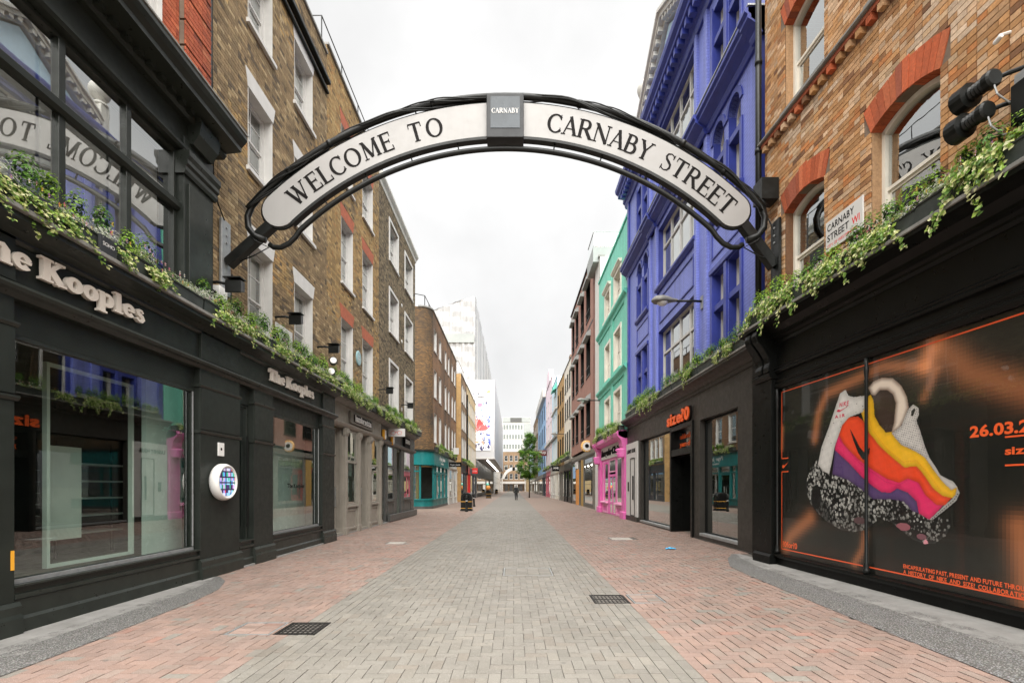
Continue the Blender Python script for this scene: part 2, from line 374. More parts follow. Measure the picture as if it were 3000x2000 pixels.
tinted('brick_pale', 0.9, 0.3, 30, 0.7, 110, big=0.08, drip=0.14)
tinted('paver', 0.62, 0.10, 24, 0.35, 150, speck=0.5, spec=0.5, gum=0.6)
tinted('lettering', 0.5, 0.05, 10, 0)
leafmat('leaf'); printed('print', 0.35); printed('film', 0.3, 0.3, trans=0.1); printed('screen', 0.25, 0.3, em=0.06)
glass('pane_glass', (0.80, 0.83, 0.82), 2.2, 0.06, 0.015)
glass('shop_glass', (0.78, 0.93, 0.86), 3.1, 0.05, 0.006)
glass('mirror_glass', (0.8, 0.82, 0.81), 2.0, 0.30, 0.012); glass('poster_glass', (0.95, 0.96, 0.96), 0.75, 0.0, 0.01)
emit('lamp_glow', (1.0, 0.95, 0.85), 6); emit('lamp_warm', (1.0, 0.5, 0.2), 5)
brick_tex('blue_brick', (0.205, 0.245, 0.64), (0.195, 0.235, 0.62), (0.155, 0.185, 0.52), rough=0.5, bs=0.35, painted=True)
brick_tex('mint_brick', (0.19, 0.63, 0.48), (0.18, 0.60, 0.46), (0.15, 0.52, 0.40), rough=0.55, bs=0.35, painted=True)
brick_tex('red_brown_brick', (0.19, 0.085, 0.045), (0.28, 0.14, 0.055), (0.17, 0.135, 0.095), soot=0.75)
brick_tex('sooty_brick', (0.24, 0.13, 0.045), (0.10, 0.06, 0.03), (0.06, 0.05, 0.04), soot=0.95, bs=0.8)
brick_tex('brown_brick', (0.27, 0.16, 0.08), (0.20, 0.115, 0.06), (0.24, 0.2, 0.15), soot=0.35)
brick_tex('yellow_brick', (0.46, 0.26, 0.08), (0.40, 0.22, 0.07), (0.36, 0.29, 0.18))
brick_tex('cream_brick', (0.56, 0.42, 0.22), (0.50, 0.36, 0.18), (0.45, 0.38, 0.26))
brick_tex('plum_brick', (0.25, 0.10, 0.075), (0.20, 0.08, 0.06), (0.2, 0.15, 0.12), bs=0.8)
# ---------------------------------------------------------------- builders: walls, bricks, windows, lettering
def wall_mesh(F, s0, s1, z0, z1, holes, d=0.0, depth=0.25, mb=None):
    mb = mb or MB()
    S = sorted({s0, s1, *[x for h in holes for x in h[:2] if s0 < x < s1]}); Z = sorted({z0, z1, *[x for h in holes for x in h[2:4] if z0 < x < z1]})
    for j in range(len(Z)-1):
        run = None; zc = (Z[j]+Z[j+1])/2
        for i in range(len(S)):
            full = i < len(S)-1 and not any(h[0] < (S[i]+S[i+1])/2 < h[1] and h[2] < zc < h[3] for h in holes)
            if full and run is None: run = S[i]
            if not full and run is not None:
                mb.face([F(run, d, Z[j]), F(S[i], d, Z[j]), F(S[i], d, Z[j+1]), F(run, d, Z[j+1])]); run = None
    for a, b, c, e in [h[:4] for h in holes]:
        for p, q in (((a, c), (a, e)), ((b, c), (b, e)), ((a, c), (b, c)), ((a, e), (b, e))):
            mb.face([F(p[0], d, p[1]), F(q[0], d, q[1]), F(q[0], d-depth, q[1]), F(p[0], d-depth, p[1])])
    return mb
def shell(F, s0, s1, z0, z1, back=6.0, front=-0.02, mb=None):
    """roof, end walls and the back of a building (its rooms stay open behind the windows)"""
    mb = mb or MB()
    mb.face([F(s0, front, z1), F(s1, front, z1), F(s1, -back, z1), F(s0, -back, z1)])
    for s in (s0, s1): mb.face([F(s, front, z0), F(s, front, z1), F(s, -back, z1), F(s, -back, z0)])
    mb.face([F(s0, -back, z0), F(s1, -back, z0), F(s1, -back, z1), F(s0, -back, z1)])
    return mb
def rooms(F, s0, s1, levels, root, depth=2.2, mat='interior_dark'):
    mb = MB()
    mb.face([F(s0+.03, -depth, levels[0]), F(s1-.03, -depth, levels[0]), F(s1-.03, -depth, levels[-1]), F(s0+.03, -depth, levels[-1])])
    for z in levels: mb.face([F(s0+.03, -.3, z), F(s1-.03, -.3, z), F(s1-.03, -depth, z), F(s0+.03, -depth, z)])
    return part('room', mb, M[mat], root, fix=False)

_unit = {}
def unit_box(tint, mat, key):
    k = (key, tint)
    if k not in _unit:
        mb = MB(); mb.hexa([(x, y, z) for z in (-.5, .5) for x, y in ((-.5,-.5),(.5,-.5),(.5,.5),(-.5,.5))], tint)
        _unit[k] = mb.mesh(key, M[mat])
    return _unit[k]
def pick(pal, spread=1.0):
    r = random.random()*sum(p[0] for p in pal)
    for w, c in pal:
        r -= w
        if r <= 0: break
    k = 1+spread*(random.choice((0.82, 0.92, 1.0, 1.08, 1.18))-1); return tuple(round(x*k, 4) for x in c)
def pick_face(F, s, d, z):
    p = Vector(F(s, d, z)); return p
def lay_bricks(F, wallobj, s0, s1, z0, z1, holes, pal, side, bond='flemish', near=300, joint=.010, L=.215, H=.065, proud=.004, ang=0.0, zone=None, mat='brick'):
    """real bricks standing 12 mm proud of the mortar; the nearest ones are objects, the rest one joined part"""
    rec = []; c = 0; z = z0
    while z+H*.6 < z1:
        zt = min(z+H, z1); s = s0; k = 0
        hd = (L-joint)/2; seq = [L, hd] if bond == 'flemish' else [L]
        s -= {'flemish': (0, (L+joint+hd)/2-hd/2+0.0), 'stretcher': (0, (L+joint)/2)}[bond][c % 2]+.13
        while s < s1:
            w = seq[k % len(seq)]; k += 1; a, b = max(s, s0), min(s+w, s1); s += w+joint
            if b-a < .025: continue
            segs = [(a, b)]
            for h in holes:
                if h[2] < (z+zt)/2 < h[3]:
                    ns = []
                    for p, q in segs:
                        if q <= h[0] or p >= h[1]: ns.append((p, q)); continue
                        if p < h[0]: ns.append((p, h[0]))
                        if q > h[1]: ns.append((h[1], q))
                    segs = ns
            for p, q in segs:
                if q-p > .02:
                    pl = pal
                    if zone: pl = zone((p+q)/2, (z+zt)/2) or pal
                    rec.append((p, q, z, zt, random.uniform(0, proud), pick(pl)))
        z += H+joint; c += 1
    vis = []
    for i, r in enumerate(rec):
        P = F((r[0]+r[1])/2, 0, (r[2]+r[3])/2)
        if inview(P, 10): vis.append((P[1], i))
    vis.sort(); nearset = {i for _, i in vis[:near]}
    mb = MB(); org = ORG[wallobj]
    rz = (-pi/2 if side == 'L' else pi/2) + ang
    for i, (p, q, za, zb, pr, t) in enumerate(rec):
        if i in nearset:
            o = link('brick', unit_box(t, mat, 'brick'), wallobj)
            o.location = Vector(F((p+q)/2, pr/2-.016, (za+zb)/2))-org; o.scale = (q-p, .032+pr, zb-za); o.rotation_euler = (0, 0, rz)
        else: mb.box(F, p, q, -.02, pr, za, zb, t, skip=(2,))
    if mb.f: part('brickwork', mb, M[mat], wallobj, kind='stuff', fix=False)

def sash(root, F, s0, s1, z0, z1, cols=2, rows=2, recess=.16, mat='white_paint', fw=.055, bar=.022, g='pane_glass', sill=None, sillmat=None, lintel=None, lintelmat=None, blind=None, mid=None, lining=None, cased=True, name='window', upper_rows=None, arch=0.0, panes=True):
    """sliding sash window: frame with meeting rail and glazing bars, panes as pieces"""
    mb = MB(); zm = mid if mid else (z0+z1)/2
    if arch:
        n = 10; w = s1-s0
        arc = lambda ins: [(s0+ins+(w-2*ins)*i/n, z1-arch+(arch)*(1-((i/n-.5)*2)**2)-ins) for i in range(n+1)]
        o_, i_ = arc(0), arc(fw)
        for i in range(n): mb.poly(F, [o_[i], o_[i+1], i_[i+1], i_[i]], -recess-.06, -recess+.02)
        mb.box(F, s0, s0+fw, -recess-.06, -recess+.02, z0, z1-arch); mb.box(F, s1-fw, s1, -recess-.06, -recess+.02, z0, z1-arch)
        mb.box(F, s0+fw, s1-fw, -recess-.06, -recess+.02, z0, z0+fw)
    else: mb.frame(F, s0, s1, z0, z1, fw, -recess-.06, -recess+.02)
    for k, (a, b, rw) in enumerate(((zm, z1, rows if upper_rows is None else upper_rows), (z0, zm, rows))):
        dd = -recess-(.03 if k == 0 else .055)
        if rw == 0: continue
        if not arch or k: mb.frame(F, s0+fw, s1-fw, a+(0 if k == 0 else fw), b-(fw if k == 0 else 0), .04, dd-.018, dd+.018)
        else: mb.box(F, s0+fw, s1-fw, dd-.018, dd+.018, a, a+.045)
        for i in range(1, cols):
            x = s0+fw+(s1-s0-2*fw)*i/cols; mb.box(F, x-bar/2, x+bar/2, dd-.012, dd+.012, a+.01, b-(fw+arch*.3 if k == 0 else .01))
        for j in range(1, rw):
            zz = a+(b-a)*j/rw; mb.box(F, s0+fw, s1-fw, dd-.0115, dd+.0115, zz-bar/2, zz+bar/2)
    w = part(name, mb, M[mat], root)
    if panes:
        for k, (a, b, rw) in enumerate(((zm, z1, rows if upper_rows is None else upper_rows), (z0, zm, rows))):
            dd = -recess-(.03 if k == 0 else .055); rr = max(rw, 1)
            for i in range(cols):
                for j in range(rr):
                    x0 = s0+fw+(s1-s0-2*fw)*i/cols; x1 = s0+fw+(s1-s0-2*fw)*(i+1)/cols; y0 = a+(b-a)*j/rr; y1 = a+(b-a)*(j+1)/rr
                    t1, t2 = random.uniform(-.004, .004), random.uniform(-.004, .004)
                    p = MB(); p.face([F(x0, dd-t1, y0), F(x1, dd-t2, y0), F(x1, dd+t1, y1), F(x0, dd+t2, y1)]); part('pane', p, M[g], w, fix=False)
    else:
        p = MB(); dd = -recess-.035; p.face([F(s0+.02, dd, z0), F(s1-.02, dd, z0), F(s1-.02, dd, z1), F(s0+.02, dd, z1)]); part('pane', p, M[g], w, fix=False)
    if sill: part('sill', MB().mould(F, s0-sill[0], s1+sill[0], [(-recess-.05, z0-.01), (sill[1], z0-.03), (sill[1], z0-sill[2]), (-.01, z0-sill[2])]), M[sillmat or mat], w)
    if lintel is not None: part('lintel', lintel, M[lintelmat or mat], w)
    if blind:
        b = MB(); zb = z1-(z1-z0)*blind; b.face([F(s0, -recess-.16, zb), F(s1, -recess-.16, zb), F(s1, -recess-.16, z1), F(s0, -recess-.16, z1)]); part('blind', b, M['blind'], w, fix=False)
    if lining: part('lining', wall_mesh(F, s0, s0+1e-4, z0, z1, [(s0+.004, s1-.004, z0+.002, z1-.004)], .004, recess+.03), M[mat], w, fix=False)
    return w
def lights(root, F, s0, s1, z0, z1, sx, sz, recess, mat, w=.06, g='shop_glass', dep=.06, name='window', sillz=None, outer=None):
    """fixed window cut into lights at the given mullion and transom positions"""
    mb = MB(); ow = outer or w
    mb.frame(F, s0, s1, z0, z1, ow, -recess-dep, -recess)
    for x in sx: mb.box(F, x-w/2, x+w/2, -recess-dep*.9, -recess+.004, z0+ow*.5, z1-ow*.5)
    for z in sz: mb.box(F, s0+ow*.5, s1-ow*.5, -recess-dep*.8, -recess+.009, z-w/2, z+w/2)
    o = part(name, mb, M[mat], root, bevel=.004)
    X = [s0]+list(sx)+[s1]; Zs = [z0]+list(sz)+[z1]; dd = -recess-dep*.5
    for i in range(len(X)-1):
        for j in range(len(Zs)-1):
            t1, t2 = random.uniform(-.0025, .0025), random.uniform(-.0025, .0025)
            p = MB(); p.face([F(X[i], dd-t1, Zs[j]), F(X[i+1], dd-t2, Zs[j]), F(X[i+1], dd+t1, Zs[j+1]), F(X[i], dd+t2, Zs[j+1])]); part('pane', p, M[g], o, fix=False)
    return o
def lintel_flat(F, s0, s1, z, h, splay=.1, d=.012):
    return MB().poly(F, [(s0-.02, z), (s1+.02, z), (s1+splay, z+h), (s0-splay, z+h)], -.05, d)
def cave(F, s0, s1, z0, z1, depth, root, wallm='interior_dark', floorm='interior_floor', front=-.3, name='interior'):
    mb = MB(); a, b = s0+.05, s1-.05
    mb.face([F(a, -depth, z0), F(b, -depth, z0), F(b, -depth, z1), F(a, -depth, z1)])
    for s in (a, b): mb.face([F(s, front, z0), F(s, -depth, z0), F(s, -depth, z1), F(s, front, z1)])
    mb.face([F(a, front, z1), F(b, front, z1), F(b, -depth, z1), F(a, -depth, z1)])
    o = part(name, mb, M[wallm], root, fix=False)
    f = MB(); f.face([F(a, front, z0), F(b, front, z0), F(b, -depth, z0), F(a, -depth, z0)]); part('floor', f, M[floorm], root, fix=False)
    return o

# --- lettering -----------------------------------------------------------
_ch = {}
def char_mesh(ch, bold=0.0, shear=0.0):
    k = (ch, bold, shear)
    if k not in _ch:
        cu = bpy.data.curves.new('t', 'FONT'); cu.body = ch; cu.size = 1.0; cu.offset = bold; cu.shear = shear; cu.resolution_u = 3
        ob = bpy.data.objects.new('t', cu); COL.objects.link(ob); bpy.context.view_layer.update()
        me = bpy.data.meshes.new_from_object(ob.evaluated_get(bpy.context.evaluated_depsgraph_get()))
        v = [tuple(p.co) for p in me.vertices]; f = [tuple(p.vertices) for p in me.polygons]
        bpy.data.objects.remove(ob); bpy.data.curves.remove(cu); bpy.data.meshes.remove(me)
        _ch[k] = (v, f, min([p[0] for p in v] or [0]), max([p[0] for p in v] or [.3]))
    return _ch[k]
def text(root, F, s, z, h, string, mat, d=.01, ext=.004, dirn=1, gap=.07, bold=0.0, width=None, split=False, shear=0.0, name='lettering', space=.3, tint=None):
    """sans lettering h = cap height; dirn = +1 runs with s, -1 against it"""
    sc = h/.72; adv = 0; items = []
    for ch in string:
        if ch == ' ': adv += space; continue
        v, f, a, b = char_mesh(ch, bold, shear); items.append((v, f, adv-a)); adv += b-a+gap
    sx = sc if width is None else width/max(adv-gap, .01)
    out = []; mb = MB()
    for v, f, off in items:
        if split: mb = MB()
        P = [F(s+dirn*(p[0]+off)*sx, d+ext, z+p[1]*sc) for p in v]; B = [F(s+dirn*(p[0]+off)*sx, d, z+p[1]*sc) for p in v]
        n = len(mb.v); mb.v.extend(P); m_ = len(P); mb.v.extend(B)
        from_edges = {}
        for q in f:
            mb.f.append(tuple(n+i for i in q)); mb.c.append(tint)
            for i in range(len(q)):
                e = (q[i], q[(i+1) % len(q)]); from_edges[e] = from_edges.get(e, 0)+1
        for (i, j) in from_edges:
            if (j, i) not in from_edges: mb.f.append((n+i, n+m_+i, n+m_+j, n+j)); mb.c.append(tint)
        if split: out.append(part('letter', mb, M[mat], root, fix=False))
    if not split: out = [part(name, mb, M[mat], root, kind='stuff', fix=False)]
    return out
# book-face capitals drawn as broad-nib strokes: (points, widths); unit = cap height
def _ell(cx, cy, rx, ry, a0, a1, n, thick, thin):
    P, W = [], []
    for i in range(n+1):
        a = radians(a0+(a1-a0)*i/n); P.append((cx+rx*cos(a), cy+ry*sin(a))); W.append(thin+(thick-thin)*abs(cos(a))**1.5)
    return P, W
def _st(x0, y0, x1, y1, w): return [(x0, y0), (x1, y1)], [w, w]
TK, TN, SF = .168, .075, .05
def _srf(x, y, l=.3): return [(x-l/2, y), (x+l/2, y)], [SF, SF]
def serif_glyphs():
    G = {}; e = SF/2
    st = lambda x: [_st(x, e, x, 1-e, TK), _srf(x, e), _srf(x, 1-e)]
    G['E'] = (.66, st(.14)+[_st(.14, 1-.025, .6, 1-.025, TN), _st(.14, .025, .63, .025, TN), _st(.14, .52, .5, .52, TN), _st(.59, 1, .59, .78, .045), _st(.625, 0, .61, .25, .05), _st(.5, .42, .5, .62, .04)])
    G['L'] = (.64, st(.14)+[_st(.14, .025, .6, .025, TN), _st(.6, 0, .585, .26, .05)])
    G['T'] = (.74, [_st(.37, e, .37, .98, TK), _srf(.37, e), _st(.03, .975, .71, .975, TN), _st(.045, 1, .03, .76, .045), _st(.695, 1, .71, .76, .045)])
    G['W'] = (1.22, [_st(.16, 1-e, .42, .0, TK), _st(.42, .0, .62, .86, TN), _st(.56, 1-e, .82, 0, TK), _st(.82, 0, 1.07, 1-e, TN), _srf(.14, 1-e, .26), _srf(.56, 1-e, .24), _srf(1.08, 1-e, .24)])
    G['M'] = (1.02, [_st(.14, e, .18, 1-e, TN), _st(.18, 1-e, .50, .06, TK), _st(.50, .06, .82, 1-e, TN), _st(.86, e, .83, 1-e, TK), _srf(.14, e, .24), _srf(.86, e, .28), _srf(.14, 1-e, .16), _srf(.88, 1-e, .18)])
    G['O'] = (.9, [_ell(.45, .5, .37, .475, 0, 360, 28, TK, TN)])
    G['C'] = (.8, [_ell(.45, .5, .37, .475, 42, 318, 22, TK, TN), _st(.715, .99, .715, .72, .05), _st(.73, .2, .70, .3, .04)])
    G['A'] = (.86, [_st(.12, e, .44, 1.0, TN), _st(.40, 1.0, .73, e, TK), _st(.22, .34, .62, .34, .045), _srf(.11, e, .24), _srf(.74, e, .3)])
    G['N'] = (.92, [_st(.16, e, .16, 1-e, TN), _st(.14, 1-.04, .78, .02, TK), _st(.78, 0, .78, 1-e, TN), _srf(.15, e, .25), _srf(.12, 1-e, .2), _srf(.79, 1-e, .25)])
    G['R'] = (.82, st(.14)+[([(.14, .975), (.38, .975)], [TN, TN]), _ell(.38, .745, .205, .23, 90, -90, 12, TK, TN), ([(.14, .515), (.38, .515)], [TN, TN]), _st(.38, .52, .72, .03, TK), _srf(.76, e, .16)])
    G['B'] = (.74, st(.14)+[([(.14, .975), (.34, .975)], [TN, TN]), _ell(.34, .755, .19, .22, 90, -90, 12, TK*.95, TN), ([(.14, .535), (.4, .535)], [TN, TN]), _ell(.37, .28, .245, .255, 90, -90, 12, TK, TN), ([(.14, .025), (.37, .025)], [TN, TN])])
    G['Y'] = (.8, [_st(.4, e, .4, .46, TK), _st(.12, 1-e, .41, .44, TK*.95), _st(.39, .44, .67, 1-e, TN), _srf(.4, e), _srf(.11, 1-e, .26), _srf(.69, 1-e, .24)])
    S = [(.53, .80), (.47, .93), (.31, .975), (.15, .89), (.12, .74), (.21, .61), (.36, .52), (.50, .41), (.535, .25), (.46, .09), (.29, .025), (.13, .08), (.08, .22)]
    G['S'] = (.62, [(S, [.04, .05, .05, .08, .105, .12, .13, .12, .11, .08, .05, .05, .04]), _st(.54, .99, .53, .74, .045), _st(.075, .26, .075, 0, .045)])
    return G
GL = serif_glyphs()
def slab_glyphs():
    """fat soft slab letters of the fascia sign"""
    G = {}; B = .26; H = .72; s = .1
    sl = lambda x, y, l: ([(x-l/2, y), (x+l/2, y)], [s, s])
    G['T'] = (.82, [_st(.41, .02, .41, .98, B), sl(.41, .05, .5), ([(.03, .9), (.79, .9)], [.2, .2]), _st(.08, .96, .05, .66, .1), _st(.74, .96, .77, .66, .1)])
    G['h'] = (.82, [_st(.2, .03, .2, .97, B), sl(.16, .95, .3), sl(.2, .05, .4), ([(.2, .5), (.32, .66), (.5, .68), (.6, .55), (.61, .05)], [.1, .16, .22, B, B]), sl(.63, .05, .36)])
    G['e'] = (.68, [_ell(.34, .36, .225, .26, 20, 325, 20, .24, .17), ([(.14, .37), (.58, .37)], [.09, .09]), ([(.555, .33), (.56, .46)], [.16, .2])])
    G['K'] = (1.02, [_st(.24, .03, .24, .97, .28), sl(.24, .05, .5), sl(.24, .95, .5), ([(.32, .45), (.74, .93)], [.15, .17]), sl(.76, .95, .4), ([(.42, .52), (.8, .05)], [.3, .3]), sl(.82, .05, .42)])
    G['o'] = (.72, [_ell(.36, .36, .235, .265, 0, 360, 24, .26, .16)])
    G['p'] = (.80, [_st(.2, -.28, .2, .68, B), sl(.2, -.25, .44), sl(.14, .66, .3), _ell(.44, .36, .21, .265, 120, -120, 18, .25, .15)])
    G['l'] = (.46, [_st(.23, .03, .23, .97, B), sl(.18, .95, .32), sl(.23, .05, .44)])
    S = [(.47, .52), (.38, .64), (.24, .63), (.15, .53), (.23, .42), (.4, .33), (.48, .2), (.39, .08), (.23, .07), (.11, .18)]
    G['s'] = (.6, [(S, [.1, .12, .16, .2, .21, .22, .21, .18, .14, .12])])
    return G
GS = slab_glyphs()
def stroke_letter(mp, strokes, d0, d1):
    """mp(u, v, d) -> world point; every stroke becomes an extruded ribbon, each a hair deeper than the last"""
    mb = MB()
    for k, (P, W) in enumerate(strokes):
        dd = d1+k*.0004; n = len(P); Lp, Rp = [], []
        closed = n > 8 and abs(P[0][0]-P[-1][0])+abs(P[0][1]-P[-1][1]) < .002
        for i in range(n):
            if closed: a, b = P[(i-1) % (n-1)], P[(i+1) % (n-1)]
            else: a, b = P[max(i-1, 0)], P[min(i+1, n-1)]
            tx, ty = b[0]-a[0], b[1]-a[1]; l = sqrt(tx*tx+ty*ty) or 1; nx, ny = -ty/l, tx/l; w = W[i]/2
            Lp.append((P[i][0]+nx*w, P[i][1]+ny*w)); Rp.append((P[i][0]-nx*w, P[i][1]-ny*w))
        for i in range(n-1):
            q = [Lp[i], Rp[i], Rp[i+1], Lp[i+1]]
            mb.face([mp(u, v, dd) for u, v in q])
            mb.face([mp(*Lp[i], dd), mp(*Lp[i+1], dd), mp(*Lp[i+1], d0), mp(*Lp[i], d0)])
            mb.face([mp(*Rp[i], dd), mp(*Rp[i+1], dd), mp(*Rp[i+1], d0), mp(*Rp[i], d0)])
        if not closed:
            for i in (0, n-1): mb.face([mp(*Lp[i], dd), mp(*Rp[i], dd), mp(*Rp[i], d0), mp(*Lp[i], d0)])
    return mb
def glyph_line(root, F, s, z, h, string, mat, d, ext, dirn=1, G=GL, gap=.06, space=.35, width=None, name='letter'):
    adv = 0; it = []
    for ch in string:
        if ch == ' ': adv += space; continue
        it.append((ch, adv)); adv += G[ch][0]+gap
    sx = h if width is None else width/(adv-gap)
    for ch, off in it:
        part(name, stroke_letter(lambda u, v, dd: F(s+dirn*(off+u)*sx, dd, z+v*h), G[ch][1], d, d+ext), M[mat], root, fix=False)

# ---------------------------------------------------------------- ground, paving
def ground_z(x, y=0): return 0.03*max(0.0, min(x, 5.4)-1.6)
def sheet(name, mat, xs, ys, dz, label=None, kind='structure', parent=None):
    mb = MB()
    for i in range(len(xs)-1):
        for j in range(len(ys)-1):
            mb.face([(x, y, ground_z(x)+dz) for x, y in ((xs[i], ys[j]), (xs[i+1], ys[j]), (xs[i+1], ys[j+1]), (xs[i], ys[j+1]))])
    o = link(name, mb.mesh(name, mat, fix=False), parent); ORG[o] = Vector((0,0,0)); o['kind'] = kind
    if label: o['label'] = label
    return o
gm, gt, gp = base('far_ground'); gp.inputs['Base Color'].default_value = (0.2, 0.19, 0.17, 1); gp.inputs['Roughness'].default_value = 0.9
g = MB(); g.face([(-900, -300, -.2), (900, -300, -.2), (900, 1500, -.2), (-900, 1500, -.2)])
o = link('ground', g.mesh('ground', gm)); tag(o, 'plain ground spreading away behind the buildings', kind='structure')
# far paving: same blocks, too far to tell apart
fm, ft, fp = base('far_paving')
fg = N(ft, 'ShaderNodeNewGeometry'); fs = N(ft, 'ShaderNodeSeparateXYZ'); ft.links.new(fg.outputs['Position'], fs.inputs[0])
fb = N(ft, 'ShaderNodeTexBrick', offset=.5)
for k, v in (('Scale', 1.0), ('Mortar Size', .006), ('Mortar Smooth', .2), ('Brick Width', .2), ('Row Height', .1)): fb.inputs[k].default_value = v
ft.links.new(fg.outputs['Position'], fb.inputs['Vector'])
fb.inputs['Color1'].default_value = (1, 1, 1, 1); fb.inputs['Color2'].default_value = (.86, .86, .86, 1); fb.inputs['Mortar'].default_value = (.62, .6, .58, 1)
def step(t, src, at): return mrange(t, src, at-.01, at+.01, 0, 1)
a_ = step(ft, fs.outputs['X'], -2.3); b_ = step(ft, fs.outputs['X'], 1.5)
df = N(ft, 'ShaderNodeMath', operation='SUBTRACT', use_clamp=True); ft.links.new(a_, df.inputs[0]); ft.links.new(b_, df.inputs[1])
zonec = mixc(ft, df.outputs[0], (0.248, 0.177, 0.141), (0.193, 0.18, 0.156))
fn = noise(ft, .8, 5, .6); zc2 = mixc(ft, mrange(ft, fn.outputs['Fac'], .3, .7, 0, .35), zonec, (0.14, 0.122, 0.105))
ft.links.new(mixc(ft, 1.0, zc2, fb.outputs['Color'], 'MULTIPLY'), fp.inputs['Base Color']); fp.inputs['Roughness'].default_value = .6
XS = [-9, -5, -2.3, 1.6, 3.4, 5.4, 9]
paving = sheet('street_paving', M['grout_dark'], [-6.6, -2.3, 1.6, 3.4, 5.4, 6.4], [2.6, 12, 22, 32.05], -.008, 'block paving of the shopping street, grey in the middle and pink at the sides')
o = sheet('far_paving', fm, XS, [32, 60, 100, 160, 232], .0, 'block paving running away to the far end of the street')
o = sheet('near_paving', fm, XS, [-14, 2.6], .0, 'block paving around the viewer')
HOLES = [(-2.47, -2.03, 5.05, 5.53), (1.05, 1.53, 6.42, 6.95), (-.19, .69, 8.45, 9.3), (-2.98, -2.5, 5.05, 5.53), (1.56, 2.0, 6.42, 6.95), (-3.45, -2.95, 13.2, 13.75), (2.75, 3.5, 13.8, 14.5)]
AP_L = [(-5.3, 2.6), (-4.12, 2.6), (-4.16, 4.6), (-4.3, 6.6), (-4.42, 7.3), (-4.7, 7.95), (-5.03, 8.35), (-5.3, 8.4)]
AP_R = [(5.3, 2.6), (3.72, 2.6), (3.8, 5.6), (3.9, 8.0), (4.0, 9.0), (4.35, 9.9), (4.7, 10.5), (5.3, 10.55)]
def inpoly(x, y, P):
    r = False; j = len(P)-1
    for i in range(len(P)):
        if (P[i][1] > y) != (P[j][1] > y) and x < (P[j][0]-P[i][0])*(y-P[i][1])/(P[j][1]-P[i][1])+P[i][0]: r = not r
        j = i
    return r
GREY = [(5, (0.194, 0.180, 0.156)), (3, (0.185, 0.173, 0.149)), (2, (0.204, 0.187, 0.159)), (1, (0.185, 0.164, 0.137))]
PINK = [(6, (.245, .168, .138)), (4, (.255, .17, .136)), (2, (.235, .176, .146)), (.45, (.205, .186, .16)), (.5, (.262, .15, .117))]
blocks = []
def addblock(x0, x1, y0, y1, pal):
    cx, cy = (x0+x1)/2, (y0+y1)/2
    for h in HOLES:
        if x0 < h[1] and x1 > h[0] and y0 < h[3] and y1 > h[2]:
            for q in ((x0, min(x1, h[0]), y0, y1), (max(x0, h[1]), x1, y0, y1), (max(x0, h[0]), min(x1, h[1]), y0, min(y1, h[2])), (max(x0, h[0]), min(x1, h[1]), max(y0, h[3]), y1)):
                if q[1]-q[0] > .012 and q[3]-q[2] > .012: addblock(*q, pal)
            return
    if inpoly(cx, cy, AP_L) or inpoly(cx, cy, AP_R): return
    blocks.append((x0, x1, y0, y1, pick(pal, .45)))
u = .1; J = .0028
for (xa, xb, pal) in ((-1.9, 1.1, GREY), (-6.3, -2.3, PINK), (1.5, 6.0, PINK)):
    i0, i1 = 0, round((xb-xa)/u)
    for j in range(int(2.6/u), int(32/u)):
        for i in range(i0-1, i1+1):
            k = (i-j) % 4
            if k == 0: c = (i, i+2, j, j+1)
            elif k == 3: c = (i, i+1, j, j+2)
            else: continue
            x0 = max(xa+c[0]*u, xa); x1 = min(xa+c[1]*u, xb)
            if x1-x0 < .05: continue
            jit = random.uniform(-.002, .002)
            addblock(x0+J+jit, x1-J+jit, c[2]*u+J, c[3]*u-J, pal)
for xa, xb in ((-2.3, -1.9), (1.1, 1.5)):
    for c in range(4):
        for j in range(13, 162):
            y0 = j*.2+(.1 if c % 2 else 0)
            if y0 > 2.6: addblock(xa+c*u+J, xa+(c+1)*u-J, y0+J, y0+.2-J, GREY)
vis = sorted([(b[2]*b[2]+((b[0]+b[1])/2)**2*.35, i) for i, b in enumerate(blocks) if inview(((b[0]+b[1])/2, b[2], 0), 0)])
near = {i for _, i in vis[:300]}
mb = MB()
for i, (x0, x1, y0, y1, t) in enumerate(blocks):
    zc = ground_z((x0+x1)/2); sl = random.uniform(-.0022, .0022); sx_ = random.uniform(-.0015, .0015)
    if i in near:
        o = link('paving_block', unit_box(t, 'paver', 'paving_block'), paving); o.location = ((x0+x1)/2, (y0+y1)/2, zc-.03+sl); o.scale = (x1-x0, y1-y0, .06); o.rotation_euler = (sx_*3, sl*3, 0)
    else:
        mb.hexa([(x, y, zc+(-.02 if k == 0 else sl+sx_*(1 if x == x0 else -1))) for k in (0, 1) for x, y in ((x0, y0), (x1, y0), (x1, y1), (x0, y1))], t, skip=(0,))
part('paving_blocks', mb, M['paver'], paving, kind='stuff', fix=False)
# concrete aprons with exposed stones at their outer edge
am, at_, ap_ = base('apron')
ag = N(at_, 'ShaderNodeNewGeometry')
v1 = N(at_, 'ShaderNodeTexVoronoi', i_Scale=70.0); at_.links.new(ag.outputs['Position'], v1.inputs['Vector'])
aa = N(at_, 'ShaderNodeAttribute', attribute_name='tint')
stone = mixc(at_, 1.0, v1.outputs['Color'], (.42, .40, .36), 'MULTIPLY'); hsn = N(at_, 'ShaderNodeHueSaturation', i_Saturation=.12, i_Value=.95); at_.links.new(stone, hsn.inputs['Color'])
stone2 = mixc(at_, mrange(at_, v1.outputs['Distance'], .2, .55, 0, 1), hsn.outputs[0], (.06, .056, .05))
cn1 = noise(at_, 3, 6, .65); conc = mixc(at_, mrange(at_, cn1.outputs['Fac'], .3, .7, 0, 1), (.17, .165, .155), (.28, .273, .258))
n6 = noise(at_, 5, 5, .7); s6 = N(at_, 'ShaderNodeSeparateColor'); at_.links.new(aa.outputs['Color'], s6.inputs[0])
